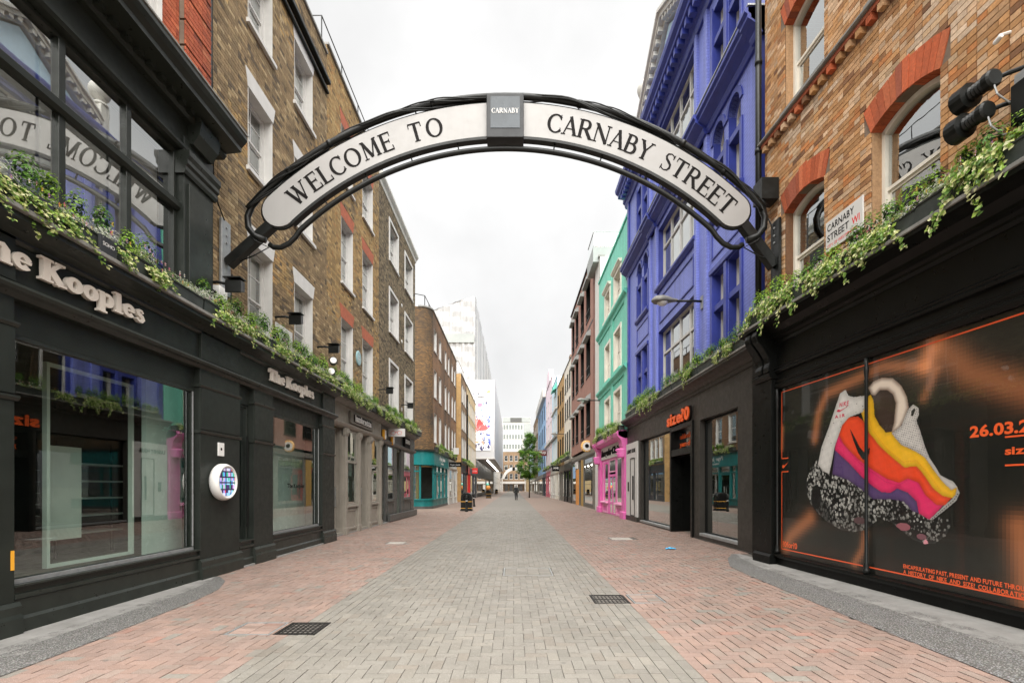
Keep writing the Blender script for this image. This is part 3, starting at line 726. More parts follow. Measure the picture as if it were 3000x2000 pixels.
ma = N(at_, 'ShaderNodeMath', operation='MULTIPLY_ADD'); ma.inputs[1].default_value = .9; at_.links.new(n6.outputs['Fac'], ma.inputs[0]); at_.links.new(s6.outputs[0], ma.inputs[2])
facm = mrange(at_, ma.outputs[0], .80, 1.02, 0, .95)
at_.links.new(mixc(at_, facm, conc, stone2), ap_.inputs['Base Color']); ap_.inputs['Roughness'].default_value = .7
hb = N(at_, 'ShaderNodeMath', operation='MULTIPLY'); at_.links.new(facm, hb.inputs[0]); at_.links.new(v1.outputs['Distance'], hb.inputs[1]); bump(at_, ap_, hb.outputs[0], -.8, .02)
def apron(name, P, wall, label):
    mb = MB(); inner = [p for p in P if abs(p[0]) < 5.25]; K = 6
    rows = []
    for x, y in inner:
        xw = wall(y); x0_ = x-.07*(1 if x > 0 else -1); rows.append([(x0_+(xw-x0_)*k/K, y, ground_z(x0_+(xw-x0_)*k/K)+.005, 1-k/K) for k in range(K+1)])
    for i in range(len(rows)-1):
        for k in range(K):
            q = [rows[i][k], rows[i][k+1], rows[i+1][k+1], rows[i+1][k]]; mb.face([p[:3] for p in q], (sum(p[3] for p in q)/4,)*3)
    o = link(name, mb.mesh(name, am, True, fix=False)); tag(o, label, kind='structure')
apron('kerb_apron', AP_L, lambda y: -5.12, 'worn concrete strip with exposed stones at the foot of the left shopfront')
apron('kerb_apron', AP_R, lambda y: 4.86-.045*(y-9), 'worn concrete strip with exposed stones under the poster window')
for x0, x1, y0, y1, nm in ((-5.25, -5.06, 8.2, 14.2, 'left'), (-5.75, -5.42, 14.2, 27.3, 'left')):
    o = link('kerb_strip', MB().box(F0, x0, x1, y0, y1, -.05, .03).mesh('kerb_strip', M['concrete'])); tag(o, 'narrow concrete strip along the foot of the left shopfronts', kind='structure')
# ================================================================ LEFT SIDE
def cornice(root, F, s0, s1, z, prof, mat, name='cornice', bevel=0):
    return part(name, MB().mould(F, s0, s1, [(d, z+h) for d, h in prof]), M[mat], root, bevel=bevel)
STD = [(-.2, 0), (.03, 0), (.03, .05), (.08, .09), (.14, .12), (.14, .16), (.24, .2), (.28, .22), (.28, .30), (-.2, .30)]
def pilaster(root, F, s0, s1, z1, mat, trim=None, d=0.0, plinth=.33, bands=(), cap=None):
    mb = MB(); mb.box(F, s0, s1, d-.3, d, 0, z1)
    o = part('pilaster', mb, M[mat], root, bevel=.006)
    p = MB().mould(F, s0-.03, s1+.03, [(d-.3, 0), (d+.06, 0), (d+.06, plinth-.16), (d+.045, plinth-.12), (d+.045, plinth-.04), (d+.02, plinth), (d-.3, plinth)])
    part('plinth', p, M[trim or mat], o)
    for z in bands:
        part('moulding', MB().mould(F, s0-.025, s1+.025, [(d-.2, z-.03), (d+.012, z-.03), (d+.035, z), (d+.035, z+.02), (d-.2, z+.03)]), M[trim or mat], o)
    if len(bands) > 1: part('raised_panel', MB().box(F, s0+.01, s1-.01, d-.01, d+.014, bands[0]+.04, bands[1]-.04), M[mat], o)
    return o
def stallriser(root, F, s0, s1, z1, mat, d=-.05, trim=None):
    return part('stallriser', MB().mould(F, s0, s1, [(d-.25, 0), (d+.06, 0), (d+.06, .14), (d+.035, .17), (d+.035, z1-.16), (d+.055, z1-.14), (d+.055, z1-.1), (d+.02, z1-.09), (d+.02, z1-.03), (d+.07, z1-.02), (d+.07, z1), (d-.25, z1)]), M[mat], root)

# ---- charcoal shopfront with the cream lettering
F = FL(-5.1)
sh = thing('shopfront', 'long charcoal shopfront with cream slab lettering and big dark windows, left foreground', 'shopfront', (-5.1, 9, 0))
for a, b in ((3.4, 5.06), (8.05, 9.21), (9.72, 10.49), (13.2, 14.08)): pilaster(sh, F, a, b, 3.5, 'charcoal', 'charcoal_trim', bands=(2.42, 3.17))
part('fascia', MB().box(F, 3.4, 14.1, -.3, -.03, 3.56, 4.1), M['charcoal'], sh, bevel=.004)
for a, b in ((3.4, 5.06), (8.05, 9.21), (13.2, 14.08)): part('fascia_block', MB().box(F, a+.005, b-.005, -.031, .02, 3.6, 4.06), M['charcoal'], sh, bevel=.006)
part('fascia_moulding', MB().mould(F, 3.4, 14.12, [(-.25, 3.44), (.0, 3.44), (.05, 3.48), (.09, 3.50), (.11, 3.53), (.09, 3.565), (.02, 3.58), (-.02, 3.60), (-.25, 3.60)]), M['charcoal_trim'], sh)
part('fascia_cap', MB().mould(F, 3.4, 14.1, [(-.2, 4.0), (-.01, 4.0), (.02, 4.03), (.02, 4.06), (.10, 4.10), (.16, 4.12), (.24, 4.15), (.24, 4.21), (-.2, 4.21)]), M['charcoal_trim'], sh)
part('ledge_board', MB().box(F, 3.4, 14.15, -.25, .29, 4.212, 4.265), M['grey_lead'], sh, bevel=.008)
part('window_head', MB().box(F, 5.06, 8.05, -.3, -.1, 3.1, 3.5).box(F, 9.21, 9.72, -.3, -.1, 3.1, 3.5).box(F, 10.49, 13.2, -.3, -.1, 3.1, 3.5), M['charcoal'], sh)
for a, b in ((5.06, 8.05), (9.21, 9.72), (10.49, 13.2)): stallriser(sh, F, a, b, .5, 'charcoal_trim')
for a, b, m_ in ((5.06, 8.05, []), (10.49, 13.2, [])):
    w = lights(sh, F, a, b, .5, 3.1, m_, [], .1, 'charcoal_trim', w=.05, dep=.07, g='shop_glass')
    part('sill_strip', MB().box(F, a+.05, b-.05, -.099, -.075, .5, .545), M['galv'], w)
    part('jamb_strip', MB().box(F, b-.07, b-.05, -.09, -.075, .56, 3.05), M['galv'], w)
dr = lights(sh, F, 9.21, 9.72, .16, 3.1, [], [], .12, 'charcoal_trim', w=.05, dep=.06, name='door')
part('handle', MB().box(F, 9.6, 9.63, -.09, -.06, .75, 2.5), M['black_metal'], dr)
cave(F, 3.6, 14.0, .3, 3.4, 3.6, sh, 'interior_dark', 'interior_floor', front=-.32)
# things in the window
o = MB().frame(F, 6.36, 7.82, .46, 3.12, .045, -.96, -.9); solo('picture_stand', o, M['white_plastic'], 'tall white picture frame standing inside the large left shop window', 'display frame')
o = MB().box(F, 7.78, 8.95, -.75, -.68, .31, 3.3); solo('marble_panel', o, M['marble'], 'white marbled panel standing at the far end of the large left shop window', 'panel')
o = MB().box(F, 12.2, 14.0, -.9, -.8, .31, 3.35); solo('marble_panel', o, M['marble'], 'white marbled panel inside the smaller left shop window', 'panel')
o = MB().box(F, 10.6, 12.1, -2.7, -2.6, .31, 3.35); solo('partition_wall', o, M['interior_pale'], 'pale partition behind the smaller left shop window', 'partition')
o = MB().box(F, 6.95, 7.5, -1.5, -1.45, .75, 2.1); solo('notice_board', o, M['white_plastic'], 'white slotted notice board hanging inside the large left shop window', 'board')
sv = thing('shelf_unit', 'black metal shelf unit with white shelves inside the large left shop window', 'shelf', FL(-5.1)(8.9, -2.6, .31))
for z in (.7, 1.0, 1.3, 1.6, 1.9): part('shelf', MB().box(F, 8.3, 9.5, -2.8, -2.4, z, z+.03), M['white_plastic'], sv)
for s_ in (8.3, 9.47): part('upright', MB().box(F, s_, s_+.03, -2.62, -2.58, .31, 2.3), M['black_metal'], sv)
text(sh, F, 11.35, 1.5, .1, 'The Kooples', 'letter_black', d=-.09, ext=.002, bold=.03, width=.9, name='window_lettering')
o = MB().box(F, 5.015, 5.05, .002, .006, .66, .86); solo('warning_tag', o, M['yellow_plastic'], 'tiny yellow tag on the charcoal pilaster at the left edge', 'tag')
for s_ in (4.5, 10.26): glyph_line(sh, F, s_, 3.735, .25, 'The Kooples', 'letter_cream', .0, .05, G=GS, gap=.0, space=.3, width=2.29)
# round screen sign
r = thing('ring_sign', 'round white drum sign with a glowing coloured map screen on the charcoal pilaster', 'sign', F(8.55, 0, 1.6))
c0 = F(8.55, 0, 1.6)
part('drum', MB().lathe(c0, (1, 0, 0), [(.25, 0), (.29, .01), (.315, .05), (.315, .12), (.29, .17), (.265, .175), (.262, .15)], 40), M['white_plastic'], r, smooth=True)
mb = MB(); random.seed(31); nn = 22
for i in range(nn):
    for j in range(nn):
        x0, x1, y0, y1 = [(-1+2*k/nn)*.26 for k in (i, i+1, j, j+1)]
        if max(x0*x0, x1*x1)+max(y0*y0, y1*y1) > .0670: continue
        street = i in (4, 9, 15) or j in (5, 10, 14, 18)
        random.seed((i//2)*37+(j//3)*101); t = random.choice([(.12, .4, .85), (.3, .6, .9), (.6, .4, .75), (.65, .7, .9), (.8, .06, .1), (.05, .5, .3), (.35, .35, .8), (.06, .04, .15)])
        if street: t = (.03, .02, .06)
        mb.face([F(8.55+x0, .153, 1.6+y0), F(8.55+x1, .153, 1.6+y0), F(8.55+x1, .153, 1.6+y1), F(8.55+x0, .153, 1.6+y1)], t)
random.seed(11); part('screen', mb, M['screen'], r, fix=False)
part('screen_back', MB().lathe(F(8.55, .14, 1.6), (1, 0, 0), [(.262, 0), (.262, .008)], 32), M['letter_black'], r)
n_ = thing('wall_notice', 'small white notice with a black emblem above the round sign', 'notice', F(8.6, 0, 2.05))
part('board', MB().box(F, 8.52, 8.69, 0, .02, 2.05, 2.28), M['white_plastic'], n_, bevel=.003)
part('emblem', MB().lathe(F(8.6, .021, 2.17), (1, 0, 0), [(.025, 0), (.025, .002)], 10), M['letter_black'], n_)

# ---- red brick building over the near shop: glazed dark first floor, heavy cornice, red brick
F = FL(-5.1); b1 = thing('red_brick_building', 'red brick building with a dark glazed upper floor and heavy black cornice, top left', 'building', (-5.1, 5, 4.3))
MX = [3.76, 4.74, 5.72, 6.71]
w = lights(b1, F, 2.78, 7.66, 4.36, 6.72, MX, [5.86], .12, 'charcoal_trim', w=.09, dep=.09, g='mirror_glass', outer=.06)
part('transom_moulding', MB().mould(F, 2.8, 7.66, [(-.13, 5.78), (-.09, 5.78), (-.05, 5.82), (-.05, 5.9), (-.09, 5.94), (-.13, 5.94)]), M['charcoal'], w)
part('window_sill', MB().box(F, 2.5, 7.66, -.3, -.02, 4.27, 4.36), M['charcoal'], b1)
X_ = [2.78]+MX+[7.66]
for k in range(5): part('blind', MB().box(F, X_[k]+.03, X_[k+1]-.03, -.42, -.4, 4.4, 6.7), M['blind'], w)  # pale sheets added behind the glass to lighten the panes
for s0, s1 in ((7.66, 8.40), (2.0, 2.78)):
    o = part('pilaster', MB().box(F, s0, s1, -.4, .0, 4.27, 6.95), M['charcoal'], b1, bevel=.006)
    part('pilaster_face', MB().box(F, s0+.08, s1-.08, -.01, .03, 4.4, 6.25), M['charcoal_trim'], o, bevel=.006)
    part('capital', MB().mould(F, s0-.04, s1+.04, [(-.2, 6.35), (.03, 6.35), (.05, 6.4), (.05, 6.46), (.08, 6.5), (.08, 6.56), (.11, 6.62), (.11, 6.7), (-.2, 6.7)]), M['charcoal_trim'], o)
    part('bracket', MB().mould(F, s0+.12, s1-.12, [(-.1, 6.9), (.06, 6.9), (.16, 7.05), (.2, 7.25), (-.1, 7.25)]), M['charcoal_trim'], o)
part('frieze', MB().mould(F, 2.0, 8.4, [(-.4, 6.72), (-.02, 6.72), (.01, 6.76), (.01, 6.80), (-.03, 6.83), (-.03, 7.2), (-.4, 7.2)]), M['charcoal'], b1)
part('cornice', MB().mould(F, 2.0, 8.62, [(-.4, 7.2), (.06, 7.2), (.10, 7.26), (.10, 7.3), (.36, 7.33), (.36, 7.40), (.42, 7.46), (.46, 7.52), (.46, 7.58), (-.4, 7.62)]), M['charcoal_trim'], b1)
for i in range(30): part('dentil', MB().box(F, 2.1+i*.21, 2.2+i*.21, .05, .17, 7.245, 7.33), M['charcoal_trim'], b1)
part('cornice_flashing', MB().box(F, 2.0, 8.63, -.4, .475, 7.6, 7.625), M['grey_lead'], b1)
RED = [(5, (.36, .085, .04)), (3, (.42, .11, .05)), (1, (.25, .06, .035)), (1, (.45, .15, .075))]
H = [(6.55, 7.35, 8.0, 10.2)]; FB_ = FL(-5.22)
wl = part('wall', wall_mesh(FB_, 2.0, 8.4, 7.6, 11.2, H, -.012), M['mortar_mid'], b1, fix=False)
lay_bricks(FB_, wl, 5.2, 8.4, 7.63, 11.2, H+[(7.72, 8.41, 7.6, 11.3)], RED, 'L', near=80)
for k in range(9):
    q = part('quoin_block', MB().box(FB_, 7.74, 8.4, -.1, .07, 7.64+k*.4, 7.64+k*.4+.365), M['mortar_dark'], b1)
    lay_bricks(lambda s, d, z: FB_(s, d+.085, z), q, 7.74, 8.4, 7.645+k*.4, 7.64+k*.4+.365, [], RED, 'L', near=0)
sash(b1, FB_, 6.55, 7.35, 8.0, 10.2, 1, 1, .1, sill=(.06, .09, .1), lining=True)
part('roof', shell(FL(-5.24), 2.0, 8.4, 4.25, 11.2, 7), M['brown_brick'], b1, fix=False)
rooms(FL(-5.1), 2.0, 8.4, [4.3, 7.2, 11.0], b1, 1.2, 'blind')

# ---- brown stock brick building, white splayed lintels
STOCK = [(5, (0.245, 0.172, 0.094)), (3, (0.199, 0.141, 0.079)), (2, (0.302, 0.220, 0.119)), (1.2, (0.114, 0.086, 0.057)), (1, (0.365, 0.277, 0.160))]
YEL = [(5, (.36, .235, .10)), (3, (.30, .20, .09)), (2, (.41, .285, .13)), (1, (.18, .122, .066)), (1, (.36, .2, .08))]
F2 = FL(-5.3)
b2 = thing('brown_brick_building', 'brown stock brick house with white splayed lintels, beside the arch bracket', 'building', (-5.3, 11, 4.2))
COLS = ((9.88, 10.87), (11.96, 13.04)); ROWS = ((4.4, 6.46), (7.92, 9.5), (10.84, 12.35))
H2 = [(a, b, c, e) for a, b in COLS for c, e in ROWS]
wl = part('wall', wall_mesh(F2, 8.42, 14.02, 4.2, 13.75, H2, -.012), M['mortar_light'], b2, fix=False)
hx = [(h[0]-.02, h[1]+.02, h[2], h[3]+.36) for h in H2]
z_yel = lambda s, z: YEL if (z > 6 and (sin(s*1.3+z*.9)+sin(z*2.1-s)+random.uniform(-1, 1)) > 1.7) else None
lay_bricks(F2, wl, 8.42, 14.02, 4.3, 13.75, hx, STOCK, 'L', zone=z_yel)
for a, b, c, e in H2:
    first = c < 5
    sash(b2, F2, a, b, c, e, 2, 2 if not first else 2, .2, sill=(.08, .07, .11), lintel=lintel_flat(F2, a, b, e, .34, .11), lining=True, blind=random.choice((None, .3, .5)), mid=c+(e-c)*.5)
part('gutter', MB().box(F2, 8.5, 14.0, .0, .14, 12.86, 12.98).box(F2, 8.5, 14.0, .0, .09, 12.6, 12.68), M['black_metal'], b2, bevel=.02)
part('coping', MB().box(F2, 8.42, 14.02, -.4, .05, 13.75, 13.83), M['grey_lead'], b2, bevel=.01)
part('roof', shell(F2, 8.42, 14.02, 4.2, 13.75, 7), M['brown_brick'], b2, fix=False)
rooms(F2, 8.42, 14.02, [4.3, 7.4, 10.5, 13.6], b2)
part('downpipe', MB().tube([(-5.22, 8.47, 4.3), (-5.22, 8.47, 14)], .045, 10), M['logo_grey'], b2, smooth=True)

# ---- yellow brick building, red brick lintels
b3 = thing('yellow_brick_building', 'yellow stock brick house with red brick lintels over white sash windows', 'building', (-5.3, 16.5, 4.2))
COLS = ((15.2, 16.3), (17.35, 18.6)); ROWS = ((4.45, 6.75), (7.87, 9.86), (11.05, 12.7)); H3 = [(a, b, c, e) for a, b in COLS for c, e in ROWS]
wl = part('wall', wall_mesh(F2, 14.02, 19.45, 4.2, 14.05, H3, -.012), M['mortar_light'], b3, fix=False)
hx = [(h[0]-.02, h[1]+.02, h[2], h[3]+.42) for h in H3]
z_brn = lambda s, z: STOCK if (sin(s*1.7+z*.5)+sin(z*1.1-s*.7)+random.uniform(-1, 1)) > (1.0 if z > 8 else -.2) else None
lay_bricks(F2, wl, 14.02, 19.45, 4.3, 14.05, hx, YEL, 'L', zone=z_brn, near=200)
paint('red_rubbed', (.36, .10, .05), .85, .25, 9, .3, 60)
for a, b, c, e in H3:
    sash(b3, F2, a, b, c, e, 2, 2, .17, sill=(.06, .07, .1), lintel=lintel_flat(F2, a, b, e, .4, .14, .006), lintelmat='red_rubbed', lining=True, blind=random.choice((None, .4)))
part('coping', MB().box(F2, 14.02, 19.45, -.4, .06, 14.05, 14.13), M['grey_lead'], b3, bevel=.01)
part('roof', shell(F2, 14.02, 19.45, 4.2, 14.05, 7), M['brown_brick'], b3, fix=False)
rooms(F2, 14.02, 19.45, [4.3, 7.4, 10.5, 13.8], b3)
def railing(root, pts, h=1.0, r=.018, posts=None):
    part('handrail', MB().tube([(x, y, z+h) for x, y, z in pts], r, 6), M['black_metal'], root)
    for i in range(len(pts)-1):
        a, b = Vector(pts[i]), Vector(pts[i+1]); n = max(1, int((b-a).length/1.6))
        for k in range(n+(1 if i == len(pts)-2 else 0)):
            p = a+(b-a)*(k/n); part('post', MB().tube([p, p+Vector((0, 0, h))], r, 6), M['black_metal'], root)
railing(b3, [(-6.4, 14.3, 14.13), (-5.55, 14.3, 14.13), (-5.55, 19.3, 14.13)])
pl = thing('wall_plaque', 'round pale blue plaque on the yellow brick wall between two windows', 'plaque', F2(16.85, 0, 5.9))
part('disc', MB().lathe(F2(16.85, .0, 5.9), (1, 0, 0), [(.25, 0), (.25, .03), (.22, .045)], 28), M['plaque_blue'], pl, smooth=False)
text(pl, F2, 16.7, 5.93, .05, 'THE', 'sign_white', d=.046, ext=.002, width=.16); text(pl, F2, 16.68, 5.84, .05, 'STREET', 'sign_white', d=.046, ext=.002, width=.3)

# ---- grey-brown brick building, white architraves and white cornice
GREYB = [(4, (0.186, 0.144, 0.092)), (3, (0.144, 0.112, 0.071)), (2, (0.240, 0.186, 0.115)), (2, (0.084, 0.066, 0.046))]
b4 = thing('grey_brick_building', 'grey-brown brick house with white window surrounds and a white cornice', 'building', (-5.3, 23, 4.2))
COLS = ((21.0, 22.7), (24.0, 25.9)); ROWS = ((4.9, 7.0), (8.15, 10.05), (11.2, 13.0)); H4 = [(a+.12, b-.12, c+.05, e-.12) for a, b in COLS for c, e in ROWS]
wl = part('wall', wall_mesh(F2, 19.45, 26.6, 4.2, 13.75, H4, -.012), M['mortar_mid'], b4, fix=False)
lay_bricks(F2, wl, 19.45, 26.6, 4.3, 13.75, H4, GREYB, 'L', near=120)
for a, b, c, e in H4:
    w = sash(b4, F2, a, b, c, e, 2, 2, .17, sill=(.12, .07, .1), lining=True, blind=random.choice((None, .4)))
    part('surround', MB().frame(F2, a-.13, b+.13, c-.08, e+.13, .128, -.02, .035, bot=0), M['white_paint'], w, bevel=.006)
part('cornice', MB().mould(F2, 19.45, 26.75, [(-.3, 13.6), (.02, 13.6), (.05, 13.72), (.12, 13.8), (.16, 13.86), (.16, 13.95), (-.3, 13.98)]), M['white_stone'], b4)
part('roof', shell(F2, 19.45, 26.6, 4.2, 13.75, 7), M['brown_brick'], b4, fix=False)
rooms(F2, 19.45, 26.6, [4.3, 7.4, 10.5, 13.5], b4)
railing(b4, [(-5.5, 19.6, 13.98), (-5.5, 26.4, 13.98)], .8)
for z in (5.2, 8.4, 10.1): part('wall_tie', MB().lathe(F2(23.4, 0, z), (1, 0, 0), [(.09, 0), (.09, .02), (.03, .04)], 12), M['white_paint'], b4)

# ---- taupe shopfront
def simple_shop(name, label, F, s0, s1, bays, mat, trim, fz=(3.5, 4.2), depth=3.0, pil=(), loc=None, led=True, sillz=.7, roomm='interior_dark', g='shop_glass', rec=.12, headz=None, transom=None, rev=.3):
    """bays: (kind, a, b); kind win/door/panel"""
    t = thing(name, label, 'shopfront', loc or F((s0+s1)/2, 0, 0)); hz = headz or fz[0]-.12
    part('fascia', MB().box(F, s0, s1, -.35, -.02, fz[0], fz[1]), M[mat], t, bevel=.005)
    part('fascia_moulding', MB().mould(F, s0, s1, [(-.2, fz[0]-.1), (.0, fz[0]-.1), (.05, fz[0]-.05), (.08, fz[0]), (.08, fz[0]+.03), (-.02, fz[0]+.06), (-.2, fz[0]+.06)]), M[trim], t)
    if led: part('fascia_cap', MB().mould(F, s0, s1, [(-.2, fz[1]-.04), (.04, fz[1]-.04), (.16, fz[1]+.03), (.26, fz[1]+.05), (.26, fz[1]+.1), (-.3, fz[1]+.1)]), M['grey_lead'], t)
    for a, b in pil:
        o = part('pilaster', MB().box(F, a, b, -.35, .03, 0, fz[0]-.1), M[trim], t, bevel=.008)
        part('capital', MB().mould(F, a-.03, b+.03, [(-.1, fz[0]-.35), (.04, fz[0]-.35), (.08, fz[0]-.26), (.08, fz[0]-.13), (-.1, fz[0]-.13)]), M[trim], o)
        part('plinth', MB().box(F, a-.02, b+.02, -.3, .055, 0, .22), M[trim], o, bevel=.008)
    wl = part('front_wall', wall_mesh(F, s0, s1, 0, fz[0]-.05, [(a, b, (sillz if k == 'win' else .08), hz) for k, a, b in bays if k != 'panel'], -.06 if rev > .1 else -.02, rev), M[mat], t, fix=False)
    for k, a, b in bays:
        if k == 'win':
            w = lights(t, F, a, b, sillz, hz, [], [transom] if transom else [], rec, trim, w=.06, g=g)
            part('sill', MB().box(F, a-.03, b+.03, -.2, .02, sillz-.06, sillz+.002), M[trim], w, bevel=.006)
            part('riser_panel', MB().frame(F, a+.03, b-.03, .12, sillz-.12, .07, -.061, -.035), M[mat], t, bevel=.005)
        elif k == 'door':
            w = lights(t, F, a, b, .08, hz, [], [transom] if transom else [2.3], rec+(.25 if rev > .1 else .08), trim, w=.07, g=g, name='door')
            part('handle', MB().box(F, b-.14, b-.11, -rec-.24, -rec-.2, .9, 1.5), M['steel'], w)
    cave(F, s0, s1, .06, fz[0]-.1, depth, t, roomm, 'interior_floor', front=-.34)
    return t
Fs = FL(-5.38)
t = simple_shop('shopfront', 'taupe painted shopfront with a boxed sign and slim pilasters, left of the street', Fs, 14.12, 20.15,
    [('door', 14.9, 15.75), ('win', 16.05, 17.1), ('door', 17.4, 18.4), ('win', 18.75, 19.75)], 'taupe', 'taupe', (3.52, 4.16), pil=((15.78, 15.98), (17.14, 17.36), (18.44, 18.68), (19.9, 20.12)), sillz=.92, rec=.03, rev=.11, roomm='interior_pale', transom=2.35)
for k, (a, zz, w_, h_) in enumerate(((16.25, 1.3, .35, .5), (16.6, 1.9, .3, .4), (18.95, 1.25, .4, .55), (19.1, 2.5, .4, .5))):
    part('window_card', MB().box(Fs, a, a+w_, -.16, -.155, zz, zz+h_), M['white_plastic'], t)
sb = part('sign_board', MB().box(Fs, 16.2, 18.7, -.02, .06, 3.62, 4.02), M['taupe_dark'], t, bevel=.01)
part('sign_plate', MB().box(Fs, 16.5, 18.45, .06, .085, 3.7, 3.94), M['letter_black'], t)
text(t, Fs, 16.55, 3.75, .19, 'lambretta', 'sign_white', d=.086, ext=.012, bold=.03, width=1.84, gap=.05, split=True)
part('underline', MB().box(Fs, 16.55, 18.4, .086, .094, 3.715, 3.735), M['letter_cream'], t)
# ---- dark grey optician's
Fo = FL(-5.45)
t = simple_shop('shopfront', 'dark grey shopfront with a projecting spectacles sign', Fo, 20.15, 27.3,
    [('door', 20.4, 21.3), ('win', 21.55, 22.7), ('door', 23.3, 24.3), ('win', 24.75, 26.5)], 'slate_grey', 'slate_grey', (3.48, 4.16), sillz=.95, rec=.04, rev=.11, roomm='interior_pale', transom=2.4)
part('step', MB().box(Fo, 21.4, 27.3, 0, .12, .03, .32), M['slate_grey'], t, bevel=.01)
part('sign_box', MB().box(Fo, 24.4, 25.6, -.02, .1, 3.5, 4.0), M['letter_black'], t)
text(t, Fo, 24.5, 3.7, .2, 'KNO', 'sign_white', d=.1, ext=.02, bold=.03, split=True, width=.95)
sg = thing('projecting_sign', 'white projecting sign with a red pair of spectacles', 'sign', (-5.4, 21.5, 3.72))
FCs = FC(21.5)
part('board', MB().box(FCs, -5.44, -4.72, -.03, .03, 3.72, 4.06), M['sign_white'], sg, bevel=.005)
for cx in (-5.23, -4.95):
    part('lens_rim', MB().tube([(cx+.1*cos(a), 21.465, 3.88+.075*sin(a)) for a in [2*pi*i/20 for i in range(20)]], .008, 5, closed=True), M['sign_red_text'], sg)
part('bridge', MB().tube([(-5.13, 21.465, 3.91), (-5.09, 21.465, 3.925), (-5.05, 21.465, 3.91)], .008, 5), M['sign_red_text'], sg)
for i, (s_, z) in enumerate(((20.6, 3.72), (22.0, 3.62))):
    ab = thing('alarm_box', 'orange and white alarm box %s the spectacles sign' % ('to the left of' if i == 0 else 'just below'), 'alarm box', Fo(s_, 0, z), 'alarm boxes')
    part('case', MB().poly(Fo, [(s_-.16, z-.1), (s_, z-.24), (s_+.16, z-.1), (s_+.16, z+.2), (s_-.16, z+.2)], .0, .1), M['yellow_plastic'], ab, bevel=.02)
    part('lid', MB().poly(Fo, [(s_-.06, z-.15), (s_, z-.21), (s_+.1, z-.1), (s_+.1, z+.16), (s_-.06, z+.16)], .1, .13), M['white_plastic'], ab, bevel=.01)

# ---- corner building with the teal shop: sooty rounded corner, brick front
def far_windows(root, F, cols, rows, mat='white_paint', recess=.12, g='pane_glass', sill=True, fw=.07):
    for a, b in cols:
        for c, e in rows: sash(root, F, a, b, c, e, 1, 1, recess, mat, fw, .03, g, sill=(.05, .06, .09) if sill else None, panes=False, lining=True, blind=random.choice((None, None, .35, .6)))
def far_building(name, label, F, s0, s1, z0, z1, mat, cols, rows, back=8, levels=None, wmat='white_paint', recess=.12, sill=True, coping='grey_lead', g='pane_glass', cat='building', shellmat=None):
    t = thing(name, label, cat, F((s0+s1)/2, 0, z0))
    part('wall', wall_mesh(F, s0, s1, z0, z1, [(a, b, c, e) for a, b in cols for c, e in rows], 0, .2), M[mat], t, fix=False)
    far_windows(t, F, cols, rows, wmat, recess, g, sill)
    if coping: part('coping', MB().box(F, s0, s1, -.3, .06, z1, z1+.1), M[coping], t)
    part('roof', shell(F, s0, s1, z0, z1, back), M[shellmat or mat], t, fix=False)
    rooms(F, s0, s1, [z0]+[r[0]-.7 for r in rows[1:]]+[z1-.1], t, 2.0)
    return t
F4 = FL(-5.85); C4 = [(36.3, 37.5), (38.7, 39.9), (42.0, 43.0), (44.0, 45.0), (46.6, 47.6), (48.6, 49.6)]
b5 = far_building('corner_building', 'red-brown brick corner house with a sooty rounded corner above the teal shop', F4, 35.9, 50.5, 4.2, 14.3, 'red_brown_brick', C4, ((4.9, 7.0), (8.2, 10.2), (11.6, 13.2)))
arc = [(-6.75+.9*cos(a), 35.9-.9*sin(a)) for a in [radians(90*i/8) for i in range(9)]]
fl = MB()
for i in range(8): fl.face([(*arc[i], 4.2), (*arc[i+1], 4.2), (*arc[i+1], 14.3), (*arc[i], 14.3)])
fl.face([(-6.75, 35, 4.2), (-14, 35, 4.2), (-14, 35, 15.2), (-6.75, 35, 14.3)])
part('rounded_flank', fl, M['sooty_brick'], b5, smooth=False, fix=False)
cp = MB(); 
for i in range(8): cp.hexa([(x*k+(-6.75)*(1-k), y*k+35.9*(1-k), z) for z in (14.3, 14.4) for (x, y), k in ((arc[i], 1.06), (arc[i+1], 1.06), (arc[i+1], .7), (arc[i], .7))])
part('corner_coping', cp, M['grey_lead'], b5)
railing(b5, [(-9.5, 35.3, 14.8), (-6.4, 35.6, 14.3), (-6.2, 50.3, 14.3)], 1.0, .03)
ts = thing('shopfront', 'teal corner shopfront with a curved fascia and white script lettering', 'shopfront', (-5.8, 39, 0))
def curved(z0, z1, r, name, mat, y1=43.5, x1=-10.5):
    P = [(x1, 35.9-.9-r)]+[(-6.75+(.9+r)*cos(a), 35.9-(.9+r)*sin(a)) for a in [radians(90-90*i/8) for i in range(9)]]+[(-5.85+r, y1)]
    Q = [(-5.85-.5, y1), (-5.85-.5, 36.3), (x1, 36.3)]
    return part(name, MB().prism([(x, y, z1) for x, y in P+Q], [(x, y, z0) for x, y in P+Q]), M[mat], ts)
curved(3.2, 4.1, .12, 'fascia', 'teal_paint'); curved(4.1, 4.22, .24, 'fascia_cap', 'charcoal_trim'); curved(3.12, 3.2, .2, 'fascia_moulding', 'teal_paint')
curved(.0, .18, .06, 'plinth', 'slate_grey'); curved(.18, .62, .02, 'stallriser', 'teal_paint'); curved(.62, .70, .1, 'sill', 'teal_paint')
Fk = FC(34.98)
for a in (-7.1, -7.75, -8.4, -6.62): part('mullion', MB().box(Fk, a-.06, a+.06, -.1, .03, .7, 3.12), M['teal_paint'], ts)
part('transom', MB().box(Fk, -10, -6.6, -.1, .02, 2.62, 2.72), M['teal_paint'], ts)
p = MB(); p.face([Fk(-10, -.05, .7), Fk(-6.6, -.05, .7), Fk(-6.6, -.05, 3.12), Fk(-10, -.05, 3.12)]); part('pane', p, M['shop_glass'], ts, fix=False)
for s_ in (36.2, 37.2, 39.2, 41.2, 43.3): part('mullion', MB().box(F4, s_-.1, s_+.1, -.1, .04, .0, 3.12), M['teal_paint'], ts)
